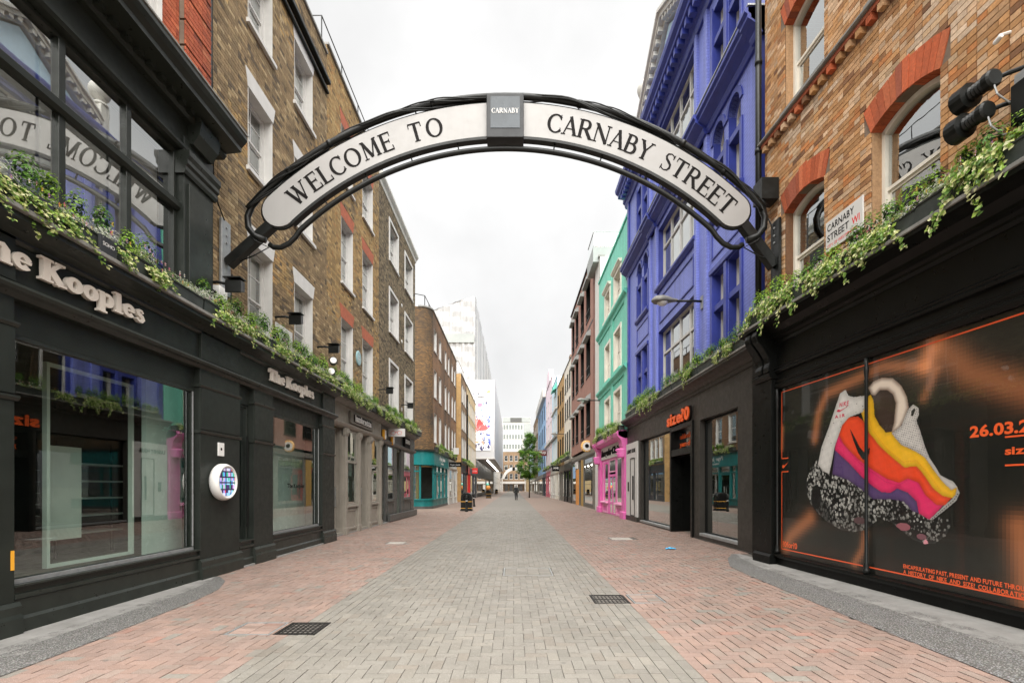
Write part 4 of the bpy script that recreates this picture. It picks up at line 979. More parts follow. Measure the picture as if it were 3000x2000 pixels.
part('transom', MB().box(F4, 36, 43.4, -.1, .02, 2.6, 2.7), M['teal_paint'], ts)
p = MB(); p.face([F4(36, -.05, .7), F4(43.4, -.05, .7), F4(43.4, -.05, 3.12), F4(36, -.05, 3.12)]); part('pane', p, M['shop_glass'], ts, fix=False)
dd = part('door', MB().frame(F4, 37.3, 39.1, .1, 2.6, .14, -.12, -.0), M['teal_paint'], ts); part('handle', MB().box(F4, 38.2, 38.25, 0, .05, 1.0, 1.6), M['steel'], dd)
mb = MB(); mb.face([(-10.4, 36.25, .1), (-6.4, 38.8, .1), (-6.4, 38.8, 3.1), (-10.4, 36.25, 3.1)]); part('back_wall', mb, M['interior_dark'], ts, fix=False)
for k in range(4): part('wall_shelf', MB().box(F0, -9.6, -6.9, 36.0+.1*k, 36.2+.1*k, .6+.55*k, .66+.55*k), M['ochre_wood'], ts)
part('display_column', MB().box(F0, -7.0, -6.85, 35.5, 35.9, .1, 3.0), M['ochre_wood'], ts)
part('shop_floor', MB().box(F0, -10.4, -6.4, 35.2, 43.4, .05, .1), M['interior_floor'], ts)
part('pendant_lamp', MB().ball((-7.4, 35.6, 2.85), .09, 10, 6), M['lamp_warm'], ts, smooth=True)
text(ts, lambda s, d, z: F4(s, d, z), 38.2, 3.62, .34, 'Pepe Jeans', 'sign_white', d=.125, ext=.02, shear=.35, width=3.0, gap=.03); text(ts, F4, 39, 3.32, .12, 'LONDON', 'sign_white', d=.125, ext=.02, width=1.3)
# ---- narrow white shopfront beside it, and the dark and red ones beyond
def plain_shop(name, label, F, s0, s1, mat, trim, sign=None, smat='sign_white', doors=1, zt=4.1, g='shop_glass'):
    w = (s1-s0)
    t = simple_shop(name, label, F, s0, s1, [('win', s0+.06*w, s0+.42*w), ('door', s0+.46*w, s0+.66*w), ('win', s0+.70*w, s1-.06*w)], mat, trim, (3.3, zt), sillz=.6, pil=((s0, s0+.05*w), (s1-.05*w, s1)), led=False, g=g, rec=.025, rev=.08)
    if sign: text(t, F, s0+.2*w if F(0, 0, 0)[0] < 0 else s1-.2*w, 3.5, .3, sign, smat, d=0, ext=.02, dirn=1 if F(0, 0, 0)[0] < 0 else -1, width=.6*w, bold=.02)
    return t
ts2 = plain_shop('shopfront', 'narrow white panelled shopfront between the teal and dark shops', FL(-5.8), 44.2, 50.5, 'white_paint', 'white_stone')
hs_ = thing('projecting_sign', 'black projecting sign with white script above the white shopfront', 'sign', (-5.8, 44.0, 3.5))
part('board', MB().box(FC(44.0), -5.75, -4.65, -.05, .05, 3.35, 3.78), M['letter_black'], hs_); text(hs_, FC(44.0), -5.65, 3.47, .16, 'Pepe Jeans', 'sign_white', d=.05, ext=.006, shear=.3, width=.9)
hs_ = thing('projecting_sign', 'plain white sign plate high on the sooty brick corner', 'sign', (-5.8, 46.0, 5.2))
part('board', MB().box(FC(46.0), -5.6, -5.1, -.05, .05, 4.6, 5.2), M['sign_white'], hs_); part('bracket', MB().tube([(-5.85, 46, 5.1), (-5.55, 46, 5.1)], .03, 6), M['black_metal'], hs_)

F5 = FL(-5.6)
b6 = far_building('narrow_brick_building', 'narrow brown brick house beyond the corner building', F5, 52.7, 58.8, 4.0, 13.6, 'brown_brick', [(53.3, 54.5), (55.0, 56.2), (56.8, 58.0)], ((4.8, 7.0), (7.9, 10.0), (10.8, 12.8)))
fl = MB(); fl.face([(-5.6, 52.56, 0), (-14, 52.56, 0), (-14, 52.56, 13.6), (-5.6, 52.56, 13.6)]); part('flank', fl, M['yellow_brick'], b6, fix=False)
part('roof_rail', MB().tube([(-9, 52.9, 15), (-5.9, 52.9, 15), (-5.9, 58, 15)], .03, 5), M['black_metal'], b6)
part('downpipe', MB().tube([(-5.5, 58.7, 3), (-5.5, 58.7, 12.5)], .09, 8), M['black_metal'], b6)
b7 = far_building('tan_brick_building', 'tan brick house with many slim white windows before the banner', F5, 58.9, 73, 4.0, 13.7, 'cream_brick', [(60+i*2.15, 61.2+i*2.15) for i in range(6)], ((4.8, 6.9), (7.8, 9.8), (10.6, 12.4)))
plain_shop('shopfront', 'dark grey corner shopfront below the narrow brick house', F5, 52.6, 58.8, 'navy_grey', 'navy_grey', 'SHOP' if False else None)
rs = plain_shop('shopfront', 'bright red shopfront on the left beyond the first bin', F5, 58.9, 63.5, 'red_paint', 'red_paint')
plain_shop('shopfront', 'dark shopfront beyond the red one on the left', F5, 63.6, 73, 'dark_blue_paint', 'navy_grey')
hs_ = thing('projecting_sign', 'red projecting sign with white script above the red shop', 'sign', (-5.5, 63, 3.4))
part('board', MB().box(FC(63), -5.3, -4.6, -.05, .05, 3.3, 4.0), M['red_paint'], hs_); text(hs_, FC(63), -5.25, 3.5, .3, 'Barbour', 'sign_white', d=.05, ext=.01, shear=.3, width=.6)
# ---- scaffolded block wrapped in white sheeting, with the picture banner box
b8 = thing('sheeted_building', 'tall building wrapped in pale scaffold sheeting above the brick houses', 'building', (-9, 79, 0))
random.seed(4); mb = MB(); XSs = [-13.4+i*.25 for i in range(30)]; ZS = [12+i*.8 for i in range(26)]
top = lambda x: 29.6+(x+13.4)*.36
off = {}
def shp(i, j): 
    x = XSs[i]; z = min(ZS[j], top(x)); return (x, 79-.12*sin(i*1.7+.2*j)-.08*sin(j*2.1+i*.3), z)
for i in range(29):
    for j in range(25): mb.face([shp(i, j), shp(i+1, j), shp(i+1, j+1), shp(i, j+1)])
for i in range(34):
    for j in range(25):
        q = [(-6.15+.1*sin((i+a)*1.9), 79+(i+a)*2, min(ZS[j+b], 32.1)) for a, b in ((0, 0), (1, 0), (1, 1), (0, 1))]; mb.face(q)
part('sheeting', mb, M['sheeting'], b8, smooth=True, fix=False)
for k in range(5): part('scaffold_pole', MB().tube([(-6.05, 80+k*10, 11), (-6.05, 80+k*10, 32)], .06, 6), M['galv'], b8)
part('sheet_lap', MB().box(FC(78.8), -11.8, -6.3, -.05, .04, 24.6, 26.0), M['office_grey'], b8)
mb = MB(); mb.face([(-6.2, 79.3, 3), (-6.2, 146, 3), (-6.2, 146, 30), (-6.2, 79.3, 30)]); mb.face([(-13, 79.3, 0), (-6.2, 79.3, 0), (-6.2, 79.3, 30), (-13, 79.3, 28)]); part('wall', mb, M['office_panel'], b8, fix=False)
hb_ = thing('banner_box', 'large white hoarding box jutting over the pavement with a paint-splashed picture', 'hoarding', (-5, 79, 6.1))
part('box', MB().box(F0, -7.6, -3.0, 77.5, 140, 6.1, 18.4), M['banner_white'], hb_)
part('under_edge', MB().box(F0, -7.6, -2.95, 77.45, 140.1, 6.0, 6.25), M['white_paint'], hb_)
random.seed(21); bx0, bx1, bz0, bz1 = -6.3, -3.66, 7.3, 17.2; nx, nz = 66, 220; mb = MB()
blobs = []
for k in range(300):
    u_, v_ = random.random(), random.random()
    pal = [(.85, .85, .88), (.6, .68, .85), (.2, .3, .62), (.05, .06, .16), (.9, .88, .86), (.75, .7, .72), (.95, .95, .95), (.9, .62, .6), (.5, .35, .25)]
    if v_ < .1: pal = [(.03, .03, .12), (.05, .06, .2), (.85, .83, .85)]
    if v_ > .68: pal += [(.97, .97, .97)]*9+[(.06, .06, .06)]
    if u_ > .82 and .1 < v_ < .55: pal = [(.05, .09, .55), (.1, .16, .6), (.5, .6, .85)]
    blobs.append((u_, v_, random.uniform(.015, .07), random.uniform(.008, .03), random.uniform(0, 3), random.choice(pal)))
blobs += [(.2, .41, .42, .1, 0, (.93, .06, .06)), (.5, .36, .4, .05, .2, (.9, .12, .12)), (.38, .72, .16, .035, .3, (.85, .2, .3)), (.9, .93, .1, .02, .3, (.55, .62, .12)), (.42, .84, .3, .012, 0, (.05, .05, .05)), (.2, .135, .12, .014, 0, (.75, .42, .22))]
for i in range(nx):
    for j in range(nz):
        u_, v_ = (i+.5)/nx, (j+.5)/nz; t_ = (.86, .86, .88)
        for bu, bv, ru, rv, an, cc_ in blobs:
            du, dv = u_-bu, (v_-bv)
            if abs(du) < ru*1.4 and abs(dv) < rv*2.2:
                e = (du/ru)**2+(dv/rv)**2+.35*sin(u_*60+v_*170+an*4)
                if e < 1: t_ = cc_
        mb.face([(bx0+(bx1-bx0)*a, 77.42, bz0+(bz1-bz0)*b) for a, b in ((i/nx, j/nz), ((i+1)/nx, j/nz), ((i+1)/nx, (j+1)/nz), (i/nx, (j+1)/nz))], t_)
part('picture', mb, M['print'], hb_, fix=False)
lw = [(-6.3, 77.38, 10.6), (-6.05, 77.38, 10.8), (-5.8, 77.38, 11.4), (-5.66, 77.38, 12.0), (-5.75, 77.38, 12.15), (-5.87, 77.38, 11.6), (-5.82, 77.38, 10.9), (-5.65, 77.38, 10.6), (-5.4, 77.38, 10.75), (-5.2, 77.38, 11.1)]
part('script_stroke', MB().tube(lw, .035, 6), M['sign_white'], hb_, smooth=True)
cr_ = plain_shop('shopfront', 'long dark shopfront under the white hoarding box', FL(-5.7), 73.2, 140, 'size_grey', 'taupe_dark', zt=5.9)
for k in range(12):
    y = 80+k*4.5; lp = thing('canopy_lamp', '%s ceiling lamp from the near end under the white hoarding box' % ORD[k], 'lamp', (-4.2, y, 5.95), 'canopy lamps')
    part('shade', MB().lathe((-4.2, y, 6.0), (0, 0, -1), [(.16, 0), (.16, .08)], 10), M['white_plastic'], lp); part('bulb', MB().ball((-4.2, y, 5.88), .12, 8, 6), M['lamp_glow'], lp)
random.seed(99)
# ================================================================ RIGHT SIDE
# ---- black shopfront with the shoe poster
F = FR1
bs = thing('shopfront', 'black painted shopfront with a scrolled corbel and a huge poster window, right foreground', 'shopfront', F(6, 0, 0))
part('stallriser', MB().mould(F, 2.2, 9.1, [(-.3, 0), (.0, 0), (.0, .24), (-.3, .24)]), M['black_paint'], bs)
part('sill', MB().mould(F, 2.2, 9.12, [(-.3, .24), (.05, .235), (.06, .265), (.05, .29), (.0, .305), (-.3, .31)]), M['black_paint'], bs)
o = part('pilaster', MB().box(F, 9.1, 9.62, -.3, .08, 0, 3.62), M['black_paint'], bs, bevel=.008)
part('plinth', MB().mould(F, 9.07, 9.65, [(-.2, 0), (.13, 0), (.13, .24), (.1, .28), (-.2, .28)]), M['black_paint'], o)
part('capital', MB().mould(F, 9.06, 9.66, [(-.2, 3.5), (.1, 3.5), (.14, 3.55), (.14, 3.6), (.1, 3.63), (-.2, 3.63)]), M['black_paint'], o)
for a in (9.16, 9.4):
    pts = [(-.1, 3.63), (.13, 3.63), (.13, 3.72), (.11, 3.8), (.13, 3.9), (.2, 4.02), (.27, 4.12), (.33, 4.2), (.36, 4.3), (.34, 4.38), (.28, 4.4), (-.1, 4.4)]
    part('corbel_scroll', MB().mould(F, a-.05, a+.12, pts), M['black_paint'], o, bevel=.008)
part('corbel', MB().mould(F, 9.1, 9.62, [(d*.86-.01, z) for d, z in pts]), M['black_paint'], o)
part('fascia', MB().box(F, 2.2, 9.1, -.3, -.02, 3.62, 4.3), M['black_paint'], bs)
part('head_moulding', MB().mould(F, 2.2, 9.1, [(-.3, 3.30), (.0, 3.30), (.03, 3.34), (.03, 3.37), (.0, 3.39), (.0, 3.41), (.015, 3.43), (.015, 3.455), (-.01, 3.47), (-.01, 3.57), (.03, 3.59), (.05, 3.62), (.03, 3.65), (.045, 3.67), (.03, 3.69), (-.02, 3.71), (-.3, 3.71)]), M['black_paint'], bs)
part('cornice', MB().mould(F, 2.2, 9.72, [(-.3, 4.12), (-.01, 4.12), (.02, 4.16), (.02, 4.19), (.06, 4.22), (.10, 4.24), (.10, 4.28), (.2, 4.36), (.3, 4.4), (.36, 4.42), (.36, 4.47), (-.3, 4.47)]), M['black_paint'], bs)
part('ledge_board', MB().box(F, 2.2, 9.74, -.3, .38, 4.472, 4.52), M['grey_lead'], bs, bevel=.006)
COLP = [(.045, .31), (.045, .36), (.03, .38), (.04, .42), (.022, .46), (.022, 2.95), (.03, 2.98), (.022, 3.02), (.03, 3.1), (.035, 3.16), (.022, 3.2), (.03, 3.3)]
for s_ in (6.9, 9.05): part('slim_column', MB().lathe(F(s_, .0, 0), (0, 0, 1), COLP, 12), M['black_metal'], bs, smooth=True)
p = MB(); p.face([F(2.2, -.035, .3), F(9.1, -.035, .3), F(9.1, -.035, 3.34), F(2.2, -.035, 3.34)]); part('pane', p, M['poster_glass'], bs, fix=False)
cave(F, 2.2, 9.1, .2, 3.4, 3.0, bs, 'interior_dark', 'interior_floor', front=-.2)
part('wall_return', MB().box(F, 9.62, 9.95, -.9, -.02, 0, 4.5), M['black_paint'], bs)
# display frames standing behind the printed film
df_ = thing('display_stand', 'orange tube frame standing behind the poster window', 'display stand', F(6.5, -.6, .2))
for a, b in ((5.4, 5.46), (6.2, 6.26), (7.3, 7.36), (8.6, 8.66)): part('post', MB().box(F, a, b, -.7, -.64, .2, 2.3), M['orange_sign'], df_)
part('rail', MB().box(F, 5.4, 8.66, -.7, -.64, 2.3, 2.36), M['orange_sign'], df_)
# the poster: printed film with glowing orange haze, layered shapes of the shoe
po = thing('window_poster', 'printed window film with a giant multicoloured running shoe and orange lettering', 'poster', F(6, -.05, .3))
def seg(p, a, b):
    ax, ay = a; bx_, by = b; dx, dy = bx_-ax, by-ay; t = max(0, min(1, ((p[0]-ax)*dx+(p[1]-ay)*dy)/(dx*dx+dy*dy+1e-9))); return sqrt((p[0]-ax-t*dx)**2+(p[1]-ay-t*dy)**2)
HZ = [([(8.09, 2.3), (8.0, 2.7), (7.8, 2.98), (7.3, 3.05), (6.69, 3.14), (6.02, 2.98)], .13, .55), ([(6.02, 2.98), (5.87, 3.35)], .2, .75), ([(5.87, 3.2), (5.47, 2.77), (4.9, 2.47), (4.2, 2.3)], .26, .42), ([(8.9, .45), (8.74, .65), (8.2, 1.0)], .2, .55), ([(7.2, .4), (7.05, .62), (7.0, .85)], .1, .5), ([(4.95, 1.1), (4.85, .4)], .22, .6), ([(9.0, 2.2), (8.98, 2.6)], .06, .5), ([(5.87, 2.9), (6.05, 2.6)], .1, .35)]
mb = MB(); nx, nz = 150, 66
for i in range(nx):
    for j in range(nz):
        s0, s1 = 3.2+5.88*i/nx, 3.2+5.88*(i+1)/nx; z0, z1 = .3+3.05*j/nz, .3+3.05*(j+1)/nz; c = ((s0+s1)/2, (z0+z1)/2)
        v = [.014, .0145, .012]
        for P_, w_, k_ in HZ:
            d_ = min(seg(c, P_[q], P_[q+1]) for q in range(len(P_)-1)); g1 = math.exp(-(d_/(w_*.62))**2)*k_*1.0; g2 = math.exp(-(d_/(w_*1.7))**2)*k_*.12
            v[0] += .62*g1+.30*g2; v[1] += .20*g1+.22*g2; v[2] += .07*g1+.15*g2
        mb.face([F(s0, -.06, z0), F(s1, -.06, z0), F(s1, -.06, z1), F(s0, -.06, z1)], tuple(min(.8, x) for x in v))
part('film', mb, M['film'], po, fix=False)
SHOE = [
('sole', (.006, .006, .006), [(8.037,1.951),(8.231,1.817),(8.316,1.528),(8.231,1.274),(8.037,1.103),(7.777,.962),(7.485,.866),(7.215,.858),(6.964,.911),(6.844,1.011),(6.729,1.079),(6.546,1.047),(6.372,.947),(6.207,.852),(6.05,.815),(5.901,.832),(5.759,.937),(5.691,1.068),(5.705,1.13),(5.872,1.158),(5.96,1.114),(6.112,1.198),(6.207,1.302),(6.372,1.409),(6.844,1.433),(7.004,1.585),(7.259,1.684),(7.532,1.824),(7.677,1.712),(7.931,1.806)]),
('shoe_lining', (.05, .03, .022), [(6.9,2.80),(6.81,2.77),(6.73,2.825),(6.6,2.8),(6.51,2.725),(6.464,2.603),(6.482,2.463),(6.492,2.336),(6.5,2.2),(6.618,2.22),(6.729,2.34),(6.813,2.47),(6.84,2.695)]),
('collar', (.66, .55, .45), [(6.944,2.898),(6.844,2.968),(6.692,2.989),(6.51,2.94),(6.372,2.811),(6.288,2.655),(6.262,2.513),(6.33,2.36),(6.40,2.27),(6.54,2.215),(6.492,2.36),(6.482,2.463),(6.464,2.603),(6.51,2.725),(6.6,2.8),(6.729,2.825),(6.813,2.767),(6.876,2.788)]),
('purple_panel', (.10, .055, .16), [(7.604,2.111),(7.439,1.983),(7.215,1.81),(7.004,1.647),(6.844,1.538),(6.692,1.464),(6.546,1.464),(6.44,1.522),(6.338,1.479),(6.239,1.439),(6.143,1.331),(6.112,1.184),(6.207,1.207),(6.338,1.326),(6.546,1.349),(6.844,1.342),(7.087,1.493),(7.348,1.622),(7.667,1.711)]),
('crimson_panel', (.78, .03, .14), [(7.532,2.321),(7.348,2.123),(7.087,1.929),(6.844,1.794),(6.618,1.668),(6.406,1.606),(6.272,1.659),(6.112,1.601),(6.02,1.467),(5.872,1.339),(5.759,1.317),(5.96,1.114),(6.112,1.184),(6.143,1.331),(6.272,1.438),(6.44,1.493),(6.546,1.436),(6.692,1.44),(6.844,1.517),(7.046,1.648),(7.303,1.862),(7.604,2.078),(7.59,2.227)]),
('orange_panel', (.85, .07, .02), [(7.348,2.543),(7.129,2.528),(7.025,2.451),(6.924,2.285),(6.692,2.052),(6.51,1.923),(6.338,1.786),(6.143,1.791),(6.02,1.653),(5.901,1.494),(5.759,1.413),(5.664,1.394),(5.759,1.296),(5.872,1.3),(6.02,1.414),(6.112,1.561),(6.272,1.618),(6.406,1.564),(6.618,1.624),(6.884,1.765),(7.129,1.916),(7.393,2.127),(7.523,2.303),(7.439,2.458)]),
('yellow_panel', (.88, .48, .02), [(7.025,2.744),(6.884,2.795),(6.833,2.695),(6.813,2.482),(6.729,2.352),(6.618,2.236),(6.528,2.24),(6.372,2.054),(6.143,1.967),(6.02,1.891),(5.93,1.742),(5.787,1.583),(5.678,1.489),(5.603,1.507),(5.624,1.42),(5.664,1.382),(5.787,1.405),(5.916,1.494),(6.035,1.653),(6.143,1.769),(6.321,1.758),(6.51,1.894),(6.692,2.038),(6.904,2.252),(7.004,2.417),(7.066,2.581)]),
('mesh_upper', (.62, .58, .54), [(6.528,2.217),(6.372,2.292),(6.272,2.487),(6.191,2.542),(6.112,2.489),(6.106,2.407),(6.143,2.331),(6.096,2.218),(6.02,1.997),(5.96,1.861),(5.872,1.739),(5.815,1.647),(5.651,1.569),(5.603,1.507),(5.678,1.474),(5.787,1.57),(5.916,1.728),(6.02,1.865),(6.159,1.954),(6.372,2.054)]),
('heel_tab', (.66, .63, .59), [(7.485,2.925),(7.37,2.958),(7.312,2.86),(7.194,2.815),(6.984,2.799),(6.964,2.688),(7.025,2.574),(7.303,2.537),(7.439,2.441),(7.604,2.128),(7.677,1.864),(7.727,1.713),(7.879,1.769),(7.995,1.879),(7.905,2.153),(7.752,2.413),(7.604,2.697)]),
('toe_stitch', (.5, .48, .45), [(5.603,1.507),(5.572,1.445),(5.611,1.358),(5.718,1.268),(5.916,1.116),(5.96,1.114),(5.759,1.296),(5.664,1.374),(5.624,1.42)]),
('swoosh', (.01, .01, .01), [(7.281,2.373),(7.194,2.252),(7.087,2.085),(7.004,2.001),(6.944,2.043),(6.892,2.054),(6.904,1.979),(6.964,1.906),(7.025,1.901),(7.108,1.993),(7.194,2.157)]),
('pull_loop', (.03, .03, .025), [(6.213,2.45),(6.175,2.493),(6.149,2.473),(6.181,2.405),(6.213,2.401)])]
import numpy as np
sp = {n: P_ for n, _, P_ in SHOE}
def cells(P_, step=.008):
    """grid of small cells filling an outline, with each cell's distance to the outline"""
    A = np.array(P_); s = np.arange(A[:, 0].min(), A[:, 0].max(), step)+step/2; z = np.arange(A[:, 1].min(), A[:, 1].max(), step)+step/2
    S, Z = np.meshgrid(s, z); S, Z = S.ravel(), Z.ravel(); ins = np.zeros(S.shape, bool); dist = np.full(S.shape, 9.0); n = len(A)
    for k in range(n):
        (x0, y0), (x1, y1) = A[k], A[(k+1) % n]; c = ((y0 > Z) != (y1 > Z)) & (S < (x1-x0)*(Z-y0)/((y1-y0) or 1e-9)+x0); ins ^= c
        dx, dy = x1-x0, y1-y0; t = np.clip(((S-x0)*dx+(Z-y0)*dy)/(dx*dx+dy*dy+1e-9), 0, 1); dist = np.minimum(dist, np.hypot(S-x0-t*dx, Z-y0-t*dy))
    return S[ins], Z[ins], dist[ins]
rng = np.random.default_rng(4)
SPK = []; n = 0
while len(SPK) < 900:
    s, z = rng.uniform(5.69, 8.32), rng.uniform(.82, 1.96)
    if inpoly(s, z, sp['sole']): SPK.append((s, z, rng.uniform(.005, .019)*(1.15 if s > 6.8 else .9), rng.uniform(.16, .5)))
SPK = np.array(SPK)
for k, (nm, c, P_) in enumerate(SHOE):
    S, Z, D = cells(P_); h = .004; wr = np.sin(S*31+Z*17)*np.sin(Z*43-S*11)+.6*np.sin(S*83+Z*61)*np.sin(Z*97-S*29)
    lum = (.68+.36*np.clip(D/.06, 0, 1))*(1+.035*wr)
    if nm == 'collar': lum = .45+.75*np.sin(np.clip(D/.075, 0, 1)*1.57)
    if nm in ('swoosh', 'pull_loop'): lum = np.ones_like(S)
    if nm == 'heel_tab': lum = (.74+.3*np.clip(D/.08, 0, 1))*(1+.05*wr)
    col = np.outer(lum, c)
    if nm == 'collar': w_ = np.clip(1-D/.05, 0, 1)[:, None]; col = col*(1-w_*.55)+np.array([.20, .09, .05])*w_*.55
    if nm == 'mesh_upper':
        up_ = (Z-S*.0 > 1.86) & ((np.sin(S*190+Z*60) > .25) & (np.sin(Z*210-S*70) > .25)); col[up_] *= .35
    if nm == 'heel_tab':
        for q in range(46): m2 = np.hypot(S-rng.uniform(7.0, 7.98), Z-rng.uniform(1.75, 2.9)) < .008; col[m2] = (.08, .07, .06)
    if nm == 'sole':
        col = np.outer(.6+2.4*np.exp(-(D/.025)**2)*(Z < 1.05), (.008, .008, .008)); best = np.zeros(len(S))
        for q in range(0, len(S), 4000):
            d2 = np.hypot(S[q:q+4000, None]-SPK[:, 0], (Z[q:q+4000, None]-SPK[:, 1])/1.3)/SPK[:, 2]; b_ = d2.argmin(1); hit = d2[np.arange(len(b_)), b_] < 1; best[q:q+4000] = np.where(hit, SPK[b_, 3], 0)
        fade = np.where(Z < 1.15+.1*np.sin(S*9), .55, 1.0)*np.where((S > 7.75) & (Z < 1.3), .35, 1); m3 = best > 0; col[m3] = np.outer((best*fade)[m3], (1, .98, .9))
        for cx_, cz_, rx_, rz_, cc_ in ((6.35, 1.0, .11, .05, (.30, .10, .12)), (6.08, .90, .07, .035, (.2, .08, .1)), (6.02, .83, .03, .04, (.75, .3, .35)), (7.1, 1.03, .12, .05, (.10, .05, .055)), (8.05, 1.35, .12, .2, (.006, .006, .006))):
            m4 = ((S-cx_)/rx_)**2+((Z-cz_)/rz_)**2 < 1; col[m4] = cc_
    m_ = MB(); dp = -.058+k*.0012
    for s, z, cc_ in zip(S.tolist(), Z.tolist(), col.tolist()): m_.face([F(s-h, dp, z-h), F(s+h, dp, z-h), F(s+h, dp, z+h), F(s-h, dp, z+h)], cc_)
    part(nm, m_, M['print'], po, fix=False)
def stitch(P_, col, w=.004, off=-.0465, name='stitching'):
    m_ = MB()
    for i in range(len(P_)-1):
        (a, b), (c, d_) = P_[i], P_[i+1]; L_ = sqrt((c-a)**2+(d_-b)**2); k = int(L_/.03)
        for q in range(k):
            t0, t1 = (q+.2)/k, (q+.75)/k; nx_, nz_ = -(d_-b)/L_*w, (c-a)/L_*w
            m_.face([F(a+(c-a)*t+u_*nx_, off, b+(d_-b)*t+u_*nz_) for t, u_ in ((t0, -1), (t1, -1), (t1, 1), (t0, 1))], col)
    part(name, m_, M['print'], po, kind='stuff', fix=False)
stitch([(6.95, 2.6), (6.85, 2.3), (6.6, 2.02), (6.34, 1.83), (6.14, 1.84), (6.0, 1.7), (5.8, 1.46)], (.75, .3, .02))
stitch([(7.5, 2.24), (7.1, 1.86), (6.62, 1.58), (6.4, 1.53), (6.27, 1.6)], (.5, .02, .1))
stitch([(5.59, 1.44), (5.64, 1.36), (5.75, 1.27), (5.93, 1.12)], (.06, .06, .055), .006)
lin = MB()
def oline(a, b, w=.009):
    (s0, z0), (s1, z1) = a, b
    if s0 == s1: lin.face([F(s0-w, -.0555, z0), F(s0+w, -.0555, z0), F(s0+w, -.0555, z1), F(s0-w, -.0555, z1)], (.92, .12, .03))
    else: lin.face([F(s0, -.0555, z0-w), F(s1, -.0555, z1-w), F(s1, -.0555, z1+w), F(s0, -.0555, z0+w)], (.92, .12, .03))
oline((9.0, 3.232), (3.3, 3.232)); oline((9.0, 3.23), (9.0, 2.03)); oline((9.0, 1.79), (9.0, .39)); oline((9.0, .392), (3.3, .392)); oline((9.0, 2.03), (8.8, 2.03)); oline((9.0, 1.79), (8.8, 1.79)); oline((5.09, 2.02), (4.5, 2.02)); oline((5.09, 1.73), (4.5, 1.73))
part('border_lines', lin, M['print'], po, kind='stuff', fix=False)
OR_ = (.93, .13, .03)
text(po, F, 5.463, 2.055, .12, '26.03.20', 'print', d=-.0555, ext=.0004, dirn=-1, bold=.035, width=.72, tint=OR_, gap=.03)
text(po, F, 5.09, 1.84, .08, 'size?0', 'print', d=-.0555, ext=.0004, dirn=-1, bold=.03, width=.42, tint=OR_, gap=.02)
text(po, F, 6.345, .475, .05, 'ENCAPSULATING PAST, PRESENT AND FUTURE THROUGH', 'print', d=-.0555, ext=.0004, dirn=-1, bold=.03, width=1.52, tint=OR_)
text(po, F, 6.345, .405, .05, 'A HISTORY OF NIKE AND SIZE? COLLABORATIONS', 'print', d=-.0555, ext=.0004, dirn=-1, bold=.03, width=1.52, tint=OR_, space=.55)
text(po, F, 8.97, .44, .1, '?0for?0', 'print', d=-.0555, ext=.0004, dirn=-1, bold=.03, width=.42, tint=OR_, gap=.02)
text(po, F, 7.5, 2.72, .065, 'NIKE', 'print', d=-.0462, ext=.0004, dirn=-1, bold=.02, width=.2, tint=(.7, .04, .1), shear=.2)
text(po, F, 7.6, 2.56, .05, 'AIR', 'print', d=-.0462, ext=.0004, dirn=-1, bold=.02, width=.22, tint=(.7, .04, .1), gap=.3)
m_ = MB(); m_.face([F(s, -.0462, z) for s, z in ((7.56, 2.66), (7.5, 2.645), (7.28, 2.715), (7.47, 2.67), (7.53, 2.69))], (.7, .04, .1)); part('heel_mark', m_, M['print'], po, fix=False)
m_ = MB(); m_.face([F(s, -.0555, z) for s, z in ((8.99, 1.87), (8.95, 1.85), (8.8, 1.96), (8.93, 1.9), (8.97, 1.92))], OR_); part('border_mark', m_, M['print'], po, fix=False)
random.seed(8)

# ---- tan brick building above it
TAN = [(5, (0.439, 0.233, 0.099)), (4, (0.479, 0.285, 0.149)), (2, (0.326, 0.162, 0.072)), (2.5, (0.541, 0.370, 0.234)), (1.2, (0.204, 0.100, 0.050)), (1.2, (0.459, 0.190, 0.068))]
rb = thing('tan_brick_building', 'tan and orange brick building with red arched lintels, upper right', 'building', F(6, 0, 4.5))
HW = [(5.76, 6.82, 4.72, 6.5), (7.77, 8.82, 4.72, 6.5), (5.76, 6.82, 8.2, 9.85), (7.77, 8.82, 8.2, 9.85), (3.6, 4.7, 4.72, 6.5)]
wl = part('wall', wall_mesh(F, 2.2, 9.45, 4.4, 11.6, HW, -.012, .3), M['mortar_dark'], rb, fix=False)
hx = []
for a, b, c, e in HW:
    hx.append((a, b, c, e)); n = 8
    for i in range(n): 
        u0, u1 = -.13+(b-a+.26)*i/n, -.13+(b-a+.26)*(i+1)/n; zz = e-.1+.36+.14*(1-abs((i+.5)/n-.5)*2)
        hx.append((a+u0, a+u1, e-.12, zz-.01))
hx.append((2.2, 9.46, 7.80, 8.06))
def z_tan(s, z):
    k = sin(s*2.3+z)+sin(z*3.1-s*1.2)+random.uniform(-1, 1)
    return [(3, (.55, .41, .29)), (2, (.48, .33, .2)), (1, (.38, .22, .11))] if k > 1.2 else None
lay_bricks(F, wl, 2.2, 9.45, 4.45, 11.6, hx, TAN, 'R', ang=.045, zone=z_tan, bond='flemish', mat='brick_pale')
REDL = [(4, (.43, .10, .04)), (2, (.48, .13, .055)), (1.5, (.35, .085, .04)), (.7, (.28, .08, .045))]
